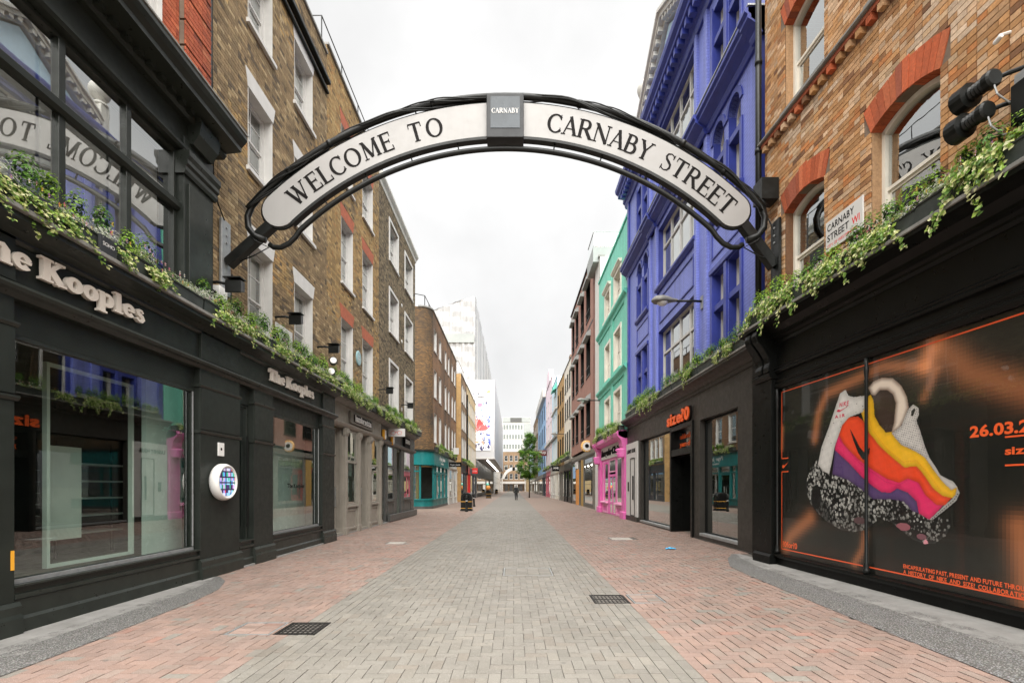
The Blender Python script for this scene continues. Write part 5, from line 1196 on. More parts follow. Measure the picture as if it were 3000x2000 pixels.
for a, b, c, e in HW:
    w = sash(rb, F, a, b, c, e, 1, 1, .17, 'cream_paint', .06, arch=.13, mid=c+(e-c)*.46, g='mirror_glass', sill=(.06, .06, .1), sillmat='grey_lead')
    n = 12; mid = (a+b)/2
    lo = [(a+(b-a)*i/n, e-.12+.13*(1-((i/n-.5)*2)**2)) for i in range(n+1)]
    hi = [(a-.13+(b-a+.26)*i/n, e+.24+.15*(1-((i/n-.5)*2)**2)) for i in range(n+1)]
    for i in range(n):
        key = i in (5, 6); g_ = .004
        part('lintel_brick', MB().poly(F, [(lo[i][0]+g_, lo[i][1]), (lo[i+1][0]-g_, lo[i+1][1]), (hi[i+1][0]-g_, hi[i+1][1]+(.0 if not key else .03)), (hi[i][0]+g_, hi[i][1]+(.0 if not key else .03))], -.17, .012 if key else .004, pick(REDL)), M['brick'], w)
    for s_ in ((a, a+.006), (b-.006, b)): part('reveal_face', MB().box(F, s_[0], s_[1], -.17, -.02, c, e-.12, pick(TAN)), M['brick'], w)
part('string_course', MB().mould(F, 2.2, 9.47, [(-.05, 8.0), (.12, 8.0), (.14, 8.015), (.14, 8.04), (-.05, 8.06)]), M['grey_lead'], rb)
part('brick_course', MB().box(F, 2.2, 9.46, -.05, .09, 7.935, 7.998, (.36, .10, .05)), M['brick'], rb)
for i in range(36): part('dentil_brick', MB().box(F, 2.3+i*.2, 2.3+i*.2+.1, -.05, .085, 7.835, 7.93, pick(REDL+TAN)), M['brick'], rb)
part('course_base', MB().box(F, 2.2, 9.46, -.05, -.006, 7.80, 7.93, (.22, .12, .07)), M['brick'], rb)
part('roof', shell(F, 2.2, 9.45, 4.4, 11.6, 7), M['brown_brick'], rb, fix=False)
rooms(F, 2.2, 9.45, [4.5, 7.6, 11.4], rb, 2.4)
part('downpipe', MB().tube([F(9.5, .1, 4.6), F(9.5, .1, 12)], .055, 10), M['black_metal'], rb, smooth=True)
for z in (6.0, 7.9, 9.6): part('pipe_collar', MB().tube([F(9.5, .1, z), F(9.5, .1, z+.09)], .068, 10), M['black_metal'], rb, smooth=True)
# street name plate
sn = thing('street_name_plate', 'white street name plate on the tan brick wall, partly behind ivy', 'sign', F(7.3, 0, 5.16))
part('plate', MB().box(F, 6.93, 7.7, .004, .025, 5.14, 5.6), M['sign_white'], sn, bevel=.004)
text(sn, F, 7.66, 5.44, .105, 'CARNABY', 'letter_black', d=.025, ext=.002, dirn=-1, bold=.01, width=.56)
text(sn, F, 7.66, 5.285, .105, 'STREET', 'letter_black', d=.025, ext=.002, dirn=-1, bold=.01, width=.46)
text(sn, F, 7.14, 5.285, .105, 'W1', 'sign_red_text', d=.025, ext=.002, dirn=-1, bold=.01, width=.15)
text(sn, F, 7.66, 5.19, .045, 'CITY OF WESTMINSTER', 'sign_red_text', d=.025, ext=.002, dirn=-1, width=.62)
# two cylinder spotlights and their ballast box
for k, (z, s0, dd) in enumerate(((5.5, 5.12, .34), (5.22, 5.16, .36))):
    sl = thing('spotlight', '%s of the two black ribbed spotlights on the tan brick wall' % ('upper' if k == 0 else 'lower'), 'spotlight', F(s0, dd, z), 'wall spotlights')
    prof = [(.08, -.36), (.1, -.34), (.1, -.28), (.085, -.27)]+[(.085 if i % 2 else .07, -.26+i*.02) for i in range(8)]+[(.085, -.1), (.14, -.09), (.145, .05), (.125, .05), (.125, .0)]
    part('barrel', MB().lathe(F(s0, dd, z), (-.05, 1, .05), [(r_*.88, h_*.9) for r_, h_ in prof], 18), M['black_metal'], sl, smooth=False)
    part('arm', MB().tube([F(s0-.2, dd, z), F(s0-.3, dd*.6, z+.03), F(s0-.42, 0, z+.05)], .022, 8), M['black_metal'], sl)
    part('cable', MB().tube([F(s0-.3, dd, z-.05), F(s0-.34, dd, z-.2), F(s0-.36, dd-.1, z-.3), F(s0-.4, .05, z-.25)], .008, 6), M['galv'], sl)
bb = thing('ballast_box', 'black ribbed control box behind the ivy beside the spotlights', 'box', F(4.62, .2, 4.9))
part('case', MB().box(F, 4.5, 4.74, .02, .26, 4.95, 5.33), M['black_metal'], bb, bevel=.008); part('lid', MB().box(F, 4.52, 4.72, .04, .24, 5.33, 5.42), M['galv'], bb)
for i in range(3): part('rib', MB().box(F, 4.74, 4.755, .06+i*.07, .09+i*.07, 4.96, 5.32), M['black_metal'], bb)
jb = thing('junction_box', 'black junction box on the wall above the right end of the arch', 'box', F(9.1, .2, 6.68))
part('case', MB().box(F, 8.95, 9.25, .02, .34, 6.72, 7.12), M['black_metal'], jb, bevel=.01); part('cable', MB().tube([F(9.1, .2, 6.73), F(9.12, .15, 6.5), F(9.05, .06, 6.2), F(9.1, .05, 5.6)], .014, 6), M['black_metal'], jb)
cm = thing('security_camera', 'small white security camera high on the tan brick wall, top right', 'camera', F(4.9, .0, 6.0))
part('body', MB().lathe(F(4.95, .12, 6.02), (0, 1, -.2), [(.02, 0), (.024, .01), (.024, .07), (.018, .08)], 10), M['white_plastic'], cm); part('bracket', MB().tube([F(4.98, 0, 6.08), F(5.0, .1, 6.06)], .015, 6), M['white_plastic'], cm)

# ---- dark grey-brown shop with the orange sign
F = FR(5.05)
z_ = thing('shopfront', 'dark grey-brown shopfront with an orange sign and tall glass windows', 'shopfront', F(15, 0, 0))
HS = [(11.16, 13.43, .26, 3.33), (13.95, 15.75, .03, 3.38), (16.0, 19.75, .2, 3.38)]
part('front_wall', wall_mesh(F, 9.7, 22.0, 0, 4.2, HS, 0, .35), M['size_grey'], z_, fix=False)
part('cornice', MB().mould(F, 9.7, 22.0, [(-.2, 4.08), (.02, 4.08), (.05, 4.14), (.05, 4.18), (.11, 4.24), (.2, 4.3), (.28, 4.34), (.28, 4.4), (-.2, 4.4)]), M['size_grey'], z_)
part('ledge_board', MB().box(F, 9.7, 22.05, -.2, .3, 4.402, 4.45), M['grey_lead'], z_, bevel=.006)
part('base_strip', MB().box(F, 9.7, 13.9, 0, .03, 0, .12), M['size_grey'], z_, bevel=.004)
for a, b, c, e in (HS[0], HS[2]):
    w = lights(z_, F, a, b, c, e, [], [], .14, 'black_paint', w=.05, dep=.06)
    part('sill', MB().box(F, a, b, -.14, .015, c-.05, c+.02), M['galv'], w, bevel=.004)
o = part('door_surround', MB().frame(F, 13.87, 15.87, .0, 3.4, .14, -.3, .05, bot=0).box(F, 14.01, 15.73, -.3, .045, 2.48, 2.68), M['black_paint'], z_, bevel=.006)
p = MB(); p.face([F(14.0, -.2, 2.68), F(15.74, -.2, 2.68), F(15.74, -.2, 3.26), F(14.0, -.2, 3.26)]); part('transom_pane', p, M['shop_glass'], z_, fix=False)
for a, b in ((14.0, 14.86), (14.88, 15.74)):
    d_ = part('door', MB().frame(F, a, b, .06, 2.48, .05, -.66, -.61), M['steel'], z_)
    p = MB(); p.face([F(a, -.635, .06), F(b, -.635, .06), F(b, -.635, 2.48), F(a, -.635, 2.48)]); part('pane', p, M['shop_glass'], d_, fix=False)
    h_ = b-.12 if a < 14.5 else a+.12
    part('handle', MB().tube([F(h_, -.56, .75), F(h_, -.56, 1.75)], .018, 8), M['steel'], d_)
for a, b in ((13.9, 14.0), (15.74, 15.84)): part('door_reveal', MB().box(F, a, b, -.7, -.3, .03, 3.3), M['black_paint'], z_)
text(z_, F, 16.05, 3.47, .37, 'size?0', 'orange_sign', d=.06, ext=.03, dirn=-1, bold=.03, width=2.0, gap=.05, split=True)
text(z_, F, 16.03, 3.455, .39, 'size?0', 'letter_black', d=.012, ext=.045, dirn=-1, bold=.05, width=2.04, gap=.05, name='sign_backing')
text(z_, F, 15.6, 3.02, .15, 'celebrating 20', 'orange_sign', d=-.19, ext=.005, dirn=-1, bold=.03, width=1.5, gap=.03)
text(z_, F, 15.6, 2.78, .15, 'years of size?', 'orange_sign', d=-.19, ext=.005, dirn=-1, bold=.03, width=1.5, gap=.03)
cave(F, 9.9, 19.9, .12, 3.5, 4.0, z_, 'interior_dark', 'interior_floor', front=-.36)
for k, (a, b, lab) in enumerate(((16.4, 17.3, 'left'), (11.4, 12.3, 'right'))):
    su = thing('shelf_rack', 'rack of thin white shelves inside the %s window of the orange-signed shop' % lab, 'shelf', F(a, -1.2, .12), 'shelf racks')
    for z in (.5, .9, 1.3, 1.7, 2.1): part('shelf', MB().box(F, a, b, -1.5, -1.1, z, z+.03), M['white_plastic'], su)
    for s_ in (a, b-.03): part('upright', MB().box(F, s_, s_+.03, -1.32, -1.28, .12, 2.6), M['galv'], su)
su = thing('name_board', 'tall white slotted board inside the left window of the orange-signed shop', 'board', F(16.2, -.6, .6))
for j in range(11): part('slat', MB().box(F, 16.05, 16.5, -.55, -.53, .62+j*.22, .62+j*.22+.2), M['white_plastic'], su)
su = thing('display_rack', 'red framed display rack inside the right window of the orange-signed shop', 'display rack', F(12.6, -.9, .1))
for z in (.5, .95, 1.4): part('rail', MB().box(F, 12.4, 13.2, -1.0, -.96, z, z+.03), M['orange_sign'], su)
for s_ in (12.4, 13.17): part('post', MB().box(F, s_, s_+.03, -1.0, -.97, .12, 2.0), M['galv'], su)
# white entrance panel
wp = thing('entrance_panel', 'white street door panel with black lettering between the pink and dark shops', 'door', F(21, 0, 0))
part('panel', MB().box(F, 20.05, 22.0, -.05, .05, .3, 3.4), M['white_paint'], wp, bevel=.006); part('base', MB().box(F, 20.05, 22.0, -.05, .07, 0, .3), M['size_grey'], wp)
d_ = part('door', MB().frame(F, 20.45, 21.2, .32, 2.75, .03, .05, .07), M['letter_black'], wp); part('handle', MB().box(F, 20.62, 20.72, .06, .09, 1.0, 2.0), M['letter_black'], d_)
part('entry_phone', MB().box(F, 21.45, 21.6, .05, .08, 1.35, 1.75), M['size_grey'], wp)
text(wp, F, 21.85, 2.98, .16, 'LASENBY HOUSE', 'letter_black', d=.05, ext=.01, dirn=-1, bold=.02, width=1.5)

# ---- blue building
bl = thing('blue_building', 'violet-blue painted building with arched windows, dentil cornice and white pediment', 'building', F(15.5, 0, 4.45))
WING = [((11.0, 11.62), (11.86, 12.5)), ((18.6, 19.2), (19.5, 20.15))]
HB = []
for pr in WING:
    for a, b in pr: HB += [(a, b, 4.6, 6.85), (a, b, 8.3, 10.45), (a, b, 11.4, 13.5)]
CW = [(13.72, 17.25, 4.6, 6.9), (13.72, 17.25, 8.5, 10.45), (13.72, 17.25, 11.55, 13.75)]
part('wall', wall_mesh(F, 9.96, 21.72, 4.4, 14.7, HB+CW, 0, .3), M['blue_brick'], bl, fix=False)
for a, b, c, e in HB:
    arched = 8 < c < 9; tz = c+(e-c)*(.62 if not arched else .6)
    w = sash(bl, F, a, b, c, e, 1, 1, .2, 'white_paint', .05, arch=(b-a)/2 if arched else 0, mid=tz)
    part('transom', MB().box(F, a-.02, b+.02, -.2, .0, tz-.07, tz+.07), M['blue_trim'], w)
    part('lining', wall_mesh(F, a, a+1e-4, c, e, [(a+.004, b-.004, c, e-.004)], .006, .19), M['blue_trim'], w, fix=False)
    if arched:
        n = 12; r = (b-a)/2; cx = (a+b)/2; zz = e-r
        A = [(cx-r*cos(pi*i/n), zz+r*sin(pi*i/n)) for i in range(n+1)]; O = [(cx-(r+.12)*cos(pi*i/n), zz+(r+.12)*sin(pi*i/n)) for i in range(n+1)]
        hood = MB()
        for i in range(n): hood.poly(F, [A[i], A[i+1], O[i+1], O[i]], -.15, .035)
        part('arch_hood', hood, M['blue_trim'], w)
        f_ = MB()
        for i in range(n//2): f_.poly(F, [A[i], A[i+1], (a, A[i+1][1]), (a, A[i][1])], -.2, .001)
        for i in range(n//2, n): f_.poly(F, [A[i], A[i+1], (b, A[i+1][1]), (b, A[i][1])], -.2, .001)
        part('spandrel', f_, M['blue_brick'], w)
for pr in WING:
    a, b, c, d_ = pr[0][0], pr[0][1], pr[1][0], pr[1][1]
    for z0, z1 in ((4.55, 6.95), (8.25, 9.7), (11.35, 13.6)):
        o = part('mullion', MB().box(F, b+.04, c-.04, -.1, .05, z0, z1), M['blue_trim'], bl, bevel=.01)
        for x0, x1 in ((a-.12, a-.01), (d_+.01, d_+.12)): part('architrave', MB().box(F, x0, x1, -.05, .045, z0, z1), M['blue_trim'], bl, bevel=.01)
    part('window_hood', MB().box(F, a-.14, d_+.14, -.05, .08, 6.87, 7.0), M['blue_trim'], bl, bevel=.01)
    part('window_sill', MB().mould(F, a-.16, d_+.16, [(-.1, 8.12), (.04, 8.12), (.1, 8.2), (.1, 8.28), (-.1, 8.29)]), M['blue_trim'], bl)
    part('spandrel_panel', MB().frame(F, a-.1, d_+.1, 7.25, 7.95, .05, -.01, .025), M['blue_trim'], bl, bevel=.008)
for a, b, c, e in CW:
    w = lights(bl, F, a, b, c, e, [a+(b-a)*i/4 for i in (1, 2, 3)], [c+(e-c)*.66], .16, 'white_paint', w=.075, g='pane_glass', dep=.07)
    part('lining', wall_mesh(F, a, a+1e-4, c, e, [(a+.004, b-.004, c, e-.004)], .006, .16), M['blue_trim'], w, fix=False)
    bd = MB(); bd.face([F(a, -.4, c+.1), F(b, -.4, c+.1), F(b, -.4, e), F(a, -.4, e)])
    if c > 8: part('blind', bd, M['blind'], w, fix=False)
for z in (8.36, 11.42): part('window_sill', MB().mould(F, 13.6, 17.4, [(-.1, z-.1), (.05, z-.1), (.12, z), (.12, z+.07), (-.1, z+.1)]), M['blue_trim'], bl)
for z0, z1 in ((7.15, 8.05),): part('spandrel_panel', MB().frame(F, 13.85, 17.1, z0, z1, .06, -.01, .03), M['blue_trim'], bl, bevel=.008)
for a, b in ((9.96, 10.22), (12.78, 12.98), (13.5, 13.68), (17.3, 17.48), (18.05, 18.25), (21.46, 21.72)):
    part('pilaster_strip', MB().box(F, a, b, -.05, .075, 4.45, 10.7).box(F, a, b, -.05, .075, 11.2, 13.9), M['blue_trim'] if a in (9.96, 21.46) else M['blue_brick'], bl, bevel=.01)
CP = [(-.1, 10.62), (.06, 10.62), (.1, 10.7), (.1, 10.76), (.2, 10.84), (.3, 10.9), (.3, 10.97), (.36, 11.02), (.36, 11.1), (-.1, 11.16)]
part('middle_cornice', MB().mould(F, 9.9, 21.85, CP), M['blue_trim'], bl)
part('cornice_lead', MB().box(F, 9.88, 21.87, -.05, .375, 11.13, 11.165), M['galv'], bl)
for a, b in ((12.75, 13.7), (17.3, 18.27), (9.9, 10.25)): part('cornice_break', MB().mould(F, a, b, [(d_+.07, z) for d_, z in CP]), M['blue_trim'], bl)
part('top_cornice', MB().mould(F, 9.9, 22.0, [(-.1, 13.85), (.07, 13.85), (.12, 13.95), (.12, 14.02), (.2, 14.08), (.2, 14.26), (.42, 14.3), (.42, 14.42), (.52, 14.5), (.55, 14.6), (.55, 14.66), (-.1, 14.7)]), M['blue_trim'], bl)
for i in range(38): part('dentil', MB().box(F, 10.0+i*.31, 10.16+i*.31, .15, .38, 14.07, 14.285), M['blue_trim'], bl)
# white pediment
tri = lambda k: [(13.15-k, 14.7), (17.85+k, 14.7), (15.5, 16.55+k*.8)]
part('tympanum', MB().poly(F, [(13.4, 14.72), (17.6, 14.72), (15.5, 15.98)], -.4, .2), M['pale_blue'], bl)
for sgn in (-1, 1):
    rk = MB(); e0 = (15.5+sgn*2.55, 14.62); e1 = (15.5, 16.05)
    for (t0, t1, d0, d1) in ((.0, .16, -.4, .32), (.16, .3, -.4, .5), (.3, .4, -.4, .58)):
        rk.poly(F, [(e0[0], e0[1]+t0), (e1[0], e1[1]+t0), (e1[0], e1[1]+t1-.001), (e0[0], e0[1]+t1-.001)], d0, d1)
    part('raking_cornice', rk, M['white_stone'], bl)
    for i in range(9):
        t_ = (i+.6)/9.5; s_ = e0[0]+(e1[0]-e0[0])*t_; zz = e0[1]+(e1[1]-e0[1])*t_; part('modillion', MB().box(F, s_-.07, s_+.07, .3, .47, zz+.03, zz+.17), M['white_stone'], bl)
    pf = part('finial_pier', MB().box(F, 15.5+sgn*2.9-.2, 15.5+sgn*2.9+.2, -.1, .3, 14.7, 15.75), M['white_stone'], bl, bevel=.02)
    part('ball_finial', MB().lathe(F(15.5+sgn*2.9, .1, 15.75), (0, 0, 1), [(.25, 0), (.25, .08), (.1, .14), (.14, .2), (.3, .34), (.36, .52), (.33, .7), (.2, .84), (.02, .9)], 18), M['white_stone'], pf, smooth=True)
part('roof', shell(F, 9.96, 21.72, 4.4, 14.7, 9), M['brown_brick'], bl, fix=False)
rooms(F, 9.96, 21.72, [4.45, 7.6, 11.0, 14.5], bl, 3.0)
part('roof_slope', MB().prism([F(13.3, -.4, 14.7), F(17.7, -.4, 14.7), F(15.5, -.4, 15.9)], [F(13.3, -7, 14.7), F(17.7, -7, 14.7), F(15.5, -7, 15.9)]), M['slate_grey'], bl)
# wall street lamps
def wall_lamp(label, y, z, x0=5.05, reach=1.15):
    l = thing('street_lamp', label, 'street lamp', (x0, y, z), 'lamps bracketed to the right-hand fronts')
    part('wall_plate', MB().box(F0, x0-.03, x0, y-.07, y+.07, z-.2, z+.14), M['galv'], l)
    part('arm', MB().tube([(x0, y, z), (x0-.25, y, z+.01), (x0-reach+.45, y, z+.01)], .032, 8), M['black_metal'], l, smooth=True)
    P_ = [(.03, 0), (.06, .05), (.075, .15), (.14, .3), (.17, .45), (.15, .6), (.06, .7)]
    m_ = MB(); n = 14
    for i, (r_, h_) in enumerate(P_):
        for k in range(n): a = 2*pi*k/n; m_.v.append((x0-reach+.5-h_, y+r_*1.15*cos(a), z+.02+max(-.3*r_, r_*.8*sin(a))))
    for i in range(len(P_)-1):
        for k in range(n): q = (k+1) % n; m_.f.append((i*n+k, i*n+q, (i+1)*n+q, (i+1)*n+k)); m_.c.append(None)
    m_.f.append(tuple(range((len(P_)-1)*n, len(P_)*n))); m_.c.append(None)
    part('hood', m_, M['grey_lead'], l, smooth=True)
    part('lens', MB().lathe((x0-reach+.08, y, z-.02), (0, 0, -1), [(.15, 0), (.14, .04), (.09, .08), (.02, .1)], 14), M['white_plastic'], l, smooth=True)
wall_lamp('street lamp bracketed to the blue building', 13.24, 6.48)
wall_lamp('street lamp bracketed to the edge of the mint green building', 29.0, 6.6)
wall_lamp('street lamp bracketed to the cream and yellow brick fronts', 50.8, 7.0, 5.2)
wall_lamp('farthest street lamp bracketed to the right-hand fronts, before the pale blue house', 76, 7.2, 5.2)

# ---- mint green building and the pink shop
mb_ = far_building('mint_building', 'mint green painted house with stone-framed windows and moulded bands', F, 21.75, 29.3, 4.0, 13.5, 'mint_brick', [(23.3, 24.7), (25.9, 27.2)], ((4.2, 6.15), (7.25, 9.1), (10.6, 11.9)), wmat='cream_paint', coping='mint_trim', sill=False)
for c, e in ((4.2, 6.15), (7.25, 9.1), (10.6, 11.9)):
    for a, b in ((23.3, 24.7), (25.9, 27.2)):
        part('surround', MB().frame(F, a-.16, b+.16, c-.05, e+.16, .155, -.02, .05, bot=0), M['cream_paint'], mb_, bevel=.01)
        part('sill', MB().box(F, a-.2, b+.2, -.02, .14, c-.2, c-.06), M['mint_trim'] if c < 9 else M['cream_paint'], mb_, bevel=.01)
        if c > 10: part('window_hood', MB().mould(F, a-.22, b+.22, [(0, e+.17), (.1, e+.17), (.18, e+.27), (.18, e+.32), (0, e+.33)]), M['cream_paint'], mb_)
for z in (10.2, 6.9):
    part('string_course', MB().mould(F, 21.8, 29.3, [(-.05, z-.25), (.05, z-.25), (.08, z-.12), (.16, z-.05), (.2, z+.02), (.2, z+.1), (-.05, z+.12)]), M['mint_trim'], mb_)
part('pier', MB().box(F, 21.8, 22.4, -.05, .06, 4.1, 13.3).box(F, 25.0, 25.5, -.05, .06, 4.1, 10.0), M['mint_brick'], mb_)
pk = thing('shopfront', 'bright pink shopfront with scrolled consoles and black script on white', 'shopfront', F(25.5, 0, 0))
for a, b in ((22.1, 22.75), (28.45, 29.1)):
    o = part('pilaster', MB().box(F, a, b, -.3, .1, 0, 3.25), M['pink_paint'], pk, bevel=.012)
    part('plinth', MB().box(F, a-.06, b+.06, -.3, .18, 0, .42), M['pink_paint'], o, bevel=.02); part('capital', MB().lathe(F((a+b)/2, .1, 2.85), (0, 0, 1), [(.2, 0), (.3, .05), (.24, .1), (.34, .2), (.26, .26), (.36, .36), (.3, .42)], 10), M['pink_paint'], o, smooth=True)
    part('console', MB().mould(F, a, b, [(-.1, 3.25), (.16, 3.25), (.2, 3.4), (.22, 3.55), (.3, 3.7), (.42, 3.82), (.46, 3.95), (.4, 4.05), (-.1, 4.08)]), M['pink_paint'], o)
part('fascia', MB().box(F, 22.75, 28.45, -.3, .02, 3.05, 3.72), M['white_stone'], pk)
part('cornice', MB().mould(F, 22.1, 29.1, [(-.2, 3.72), (.1, 3.72), (.3, 3.8), (.38, 3.86), (.38, 4.04), (-.2, 4.06)]), M['pink_paint'], pk)
part('front_wall', wall_mesh(F, 22.7, 28.5, 0, 3.1, [(22.95, 24.5, .75, 2.98), (24.75, 26.45, .06, 2.98), (26.7, 28.25, .75, 2.98)], -.04, .07), M['pink_paint'], pk, fix=False)
for a, b in ((22.95, 24.5), (26.7, 28.25)):
    w = lights(pk, F, a, b, .75, 2.98, [], [], .045, 'pink_pale', w=.06, dep=.03); part('sill', MB().box(F, a-.08, b+.08, -.2, .1, .66, .752), M['pink_pale'], w, bevel=.015)
    part('riser_panel', MB().frame(F, a+.05, b-.05, .14, .6, .09, -.042, -.01), M['pink_pale'], pk)
d_ = lights(pk, F, 24.75, 26.45, .06, 2.2, [25.6], [.7], .06, 'pink_paint', w=.13, dep=.03, name='door'); part('handle', MB().box(F, 25.7, 25.74, -.06, -.02, 1.0, 1.5), M['steel'], d_)
lights(pk, F, 24.75, 26.45, 2.3, 2.98, [], [], .045, 'pink_pale', w=.07, dep=.03)
cave(F, 22.2, 29.0, .05, 3.05, 2.6, pk, 'interior_dark', 'interior_floor', front=-.3)
text(pk, F, 28.2, 3.22, .36, 'Irregular Choice', 'letter_black', d=.02, ext=.05, dirn=-1, bold=.02, width=5.0, shear=.4, gap=.0)
random.seed(12)
for k, (a, b) in enumerate(((22.95, 24.5), (26.7, 28.25))):
    dsp = thing('window_display', 'colourful shoe display in the %s window of the pink shop' % ('right' if k == 0 else 'left'), 'display', F((a+b)/2, -.7, .75), 'shoe displays in the pink shop')
    part('plinth_block', MB().box(F, a+.1, b-.1, -1.0, -.5, .1, .9), M['white_plastic'], dsp)
    for i in range(8):
        m_ = MB(); s_ = random.uniform(a+.2, b-.2); zz = random.uniform(1.0, 2.4); c_ = random.choice([(.8, .1, .2), (.8, .45, .1), (.7, .1, .5), (.8, .8, .75), (.2, .5, .6)])
        m_.poly(F, [(s_-.16, zz), (s_+.14, zz), (s_+.15, zz+.06), (s_, zz+.1), (s_-.06, zz+.2), (s_-.15, zz+.2)], -.75, -.65, c_); part('shoe', m_, M['lettering'], dsp)
# ---- the fronts beyond
FRr = FR(5.2)
far_building('white_strip_building', 'narrow white panelled front beside the mint green house', FR(5.1), 29.35, 31.0, 0, 15.2, 'white_stone', [], ((1, 2),), coping='grey_lead')
pt = thing('potted_conifer', 'small pointed conifer in a pot on the roof terrace', 'plant', (5.6, 30.4, 15.9)); part('pot', MB().lathe((5.6, 30.4, 15.9), (0, 0, 1), [(.16, 0), (.22, .4)], 10), M['trough'], pt)
random.seed(6); m_ = MB()
for i in range(500):
    t_ = random.random(); a = random.uniform(0, 6.3); r_ = .24*(1-t_)*sqrt(random.random()); p_ = Vector((5.6+cos(a)*r_, 30.4+sin(a)*r_, 16.3+.75*t_)); q_ = Vector((cos(a), sin(a), .2))*.06
    m_.face([tuple(p_), tuple(p_+q_+Vector((0, 0, .05))), tuple(p_+q_*1.3), tuple(p_+q_-Vector((0, 0, .05)))], random.choice([(.07, .13, .03), (.1, .17, .04), (.04, .09, .02)]))
part('foliage', m_, M['leaf'], pt, kind='stuff', fix=False)
gt_ = thing('roof_terrace', 'glass balustraded roof terrace above the narrow white front', 'balcony', (5.3, 30.5, 15.3))
part('slab', MB().box(F0, 4.75, 7.5, 29.6, 32, 15.0, 15.9), M['office_grey'], gt_)
for a, b in (((4.8, 29.7), (7.4, 29.7)), ((4.8, 29.7), (4.8, 31.9))):
    p = MB(); p.face([(*a, 15.9), (*b, 15.9), (*b, 16.8), (*a, 16.8)]); part('pane', p, M['pane_glass'], gt_, fix=False); part('handrail', MB().tube([(*a, 16.82), (*b, 16.82)], .03, 6), M['galv'], gt_)
C_ = [(33.6, 35.4), (36.6, 38.2), (39.8, 41.3), (42.4, 43.7)]; R_ = ((5.2, 7.5), (9.3, 11.8), (13.2, 15.6))
r4 = far_building('brown_building', 'brown brick block with deep hooded windows', FRr, 31.1, 44.6, 4.3, 16.8, 'brown_render', C_, R_, wmat='black_metal', recess=.32, sill=True)
part('edge_pier', MB().box(FRr, 31.1, 32.3, -.05, .02, 4.3, 16.7), M['plum_brick'], r4)
for a, b in C_:
    for c, e in R_: part('hood', MB().mould(FRr, a-.15, b+.15, [(0, e), (.3, e), (.3, e+.18), (0, e+.42)]), M['office_grey'], r4); part('reveal', MB().box(FRr, b-.001, b+.25, -.01, .015, c, e), M['plum_brick'], r4); part('guard_rail', MB().tube([FRr(a, .06, c+.5), FRr(b, .06, c+.5)], .03, 5), M['black_metal'], r4)
part('expansion_joint', MB().box(FRr, 31.2, 44.6, -.01, .012, 12.45, 12.6), M['charcoal'], r4)
part('coping', MB().box(FRr, 31.1, 44.6, -.3, .1, 16.8, 16.9), M['black_metal'], r4)
t = simple_shop('shopfront', 'grey stone shopfront with tall window and timber panels below the brown block', FRr, 31.2, 44.5, [('win', 32.8, 36.8), ('door', 38.2, 39.6), ('win', 41.6, 44.0)], 'taupe_dark', 'slate_grey', (3.75, 4.1), sillz=.35, transom=2.9, led=False, rec=.03, rev=.08)
part('timber_panel', MB().box(FRr, 37.2, 38.1, -.05, .03, .1, 3.6), M['ochre_wood'], t); part('timber_panel', MB().box(FRr, 39.7, 41.2, -.05, .03, .1, 3.0), M['orange_wood'], t)
part('white_sign', MB().box(FRr, 40.2, 41.3, -.02, .08, 3.05, 3.6), M['sign_white'], t); part('blue_poster', MB().box(FRr, 42.0, 43.6, -.05, -.02, 2.3, 3.3), M['sky_blue'], t)
dn = thing('round_sign', 'round gold-rimmed projecting sign like a ring on the brown block', 'sign', (5.0, 34, 4.34))
part('disc', MB().lathe((5.0, 34, 4.34), (0, -1, 0), [(.34, 0), (.4, .02), (.4, .14), (.34, .18)], 24), M['gold'], dn)
part('face', MB().lathe((5.0, 33.82, 4.34), (0, -1, 0), [(.29, 0), (.29, .02)], 24), M['sign_white'], dn); part('centre', MB().lathe((5.0, 33.8, 4.36), (0, -1, 0), [(.14, 0), (.13, .03)], 16), M['letter_black'], dn)
for k in range(14): a = 2*pi*k/14; part('bulb', MB().ball((5.0+.35*cos(a), 33.82, 4.34+.35*sin(a)), .028, 6, 4), M['sign_white'], dn)
r5 = far_building('cream_building', 'cream rendered house with hooded slim windows', FRr, 44.7, 50.8, 3.9, 13.3, 'cream_paint', [(45.4, 46.4), (47.2, 48.2), (49.0, 50.0)], ((4.8, 6.9), (8.2, 10.0), (10.9, 12.4)), wmat='black_metal', recess=.2)
r6 = far_building('ochre_brick_building', 'ochre brick house between the cream and pale blue ones', FRr, 50.9, 59, 3.9, 13.3, 'yellow_brick', [(51.7, 53), (54.3, 55.6), (57, 58.3)], ((4.9, 6.9), (8.0, 10), (10.8, 12.2)), wmat='black_metal', recess=.15)
part('chimney', MB().box(FRr, 51, 52, -2, -.6, 13.3, 15.2), M['red_brown_brick'], r6)
r7 = far_building('pale_blue_building', 'pale blue house with a small awning at its roof', FRr, 59.1, 67, 3.9, 14.8, 'pale_blue', [(60.2, 61.6), (63, 64.4)], ((4.9, 7.2), (8.4, 10.6), (11.6, 13.2)), recess=.12, coping='pale_blue')
part('awning', MB().mould(FRr, 60, 63, [(0, 13.6), (.5, 13.3), (.5, 13.5), (0, 14.4)]), M['mint_trim'], r7); part('band', MB().box(FRr, 59.1, 67, 0, .2, 7.6, 7.9), M['grey_lead'], r7); part('band', MB().box(FRr, 59.1, 67, 0, .2, 11.0, 11.2), M['white_stone'], r7)
r8 = far_building('pale_pink_building', 'pale pink house with plaster bands', FRr, 67.1, 80, 3.9, 16.6, 'pale_pink', [(68.5, 70), (73, 74.5), (77, 78.5)], ((4.9, 7.2), (8.6, 10.8), (12, 14.2)), coping='white_stone')
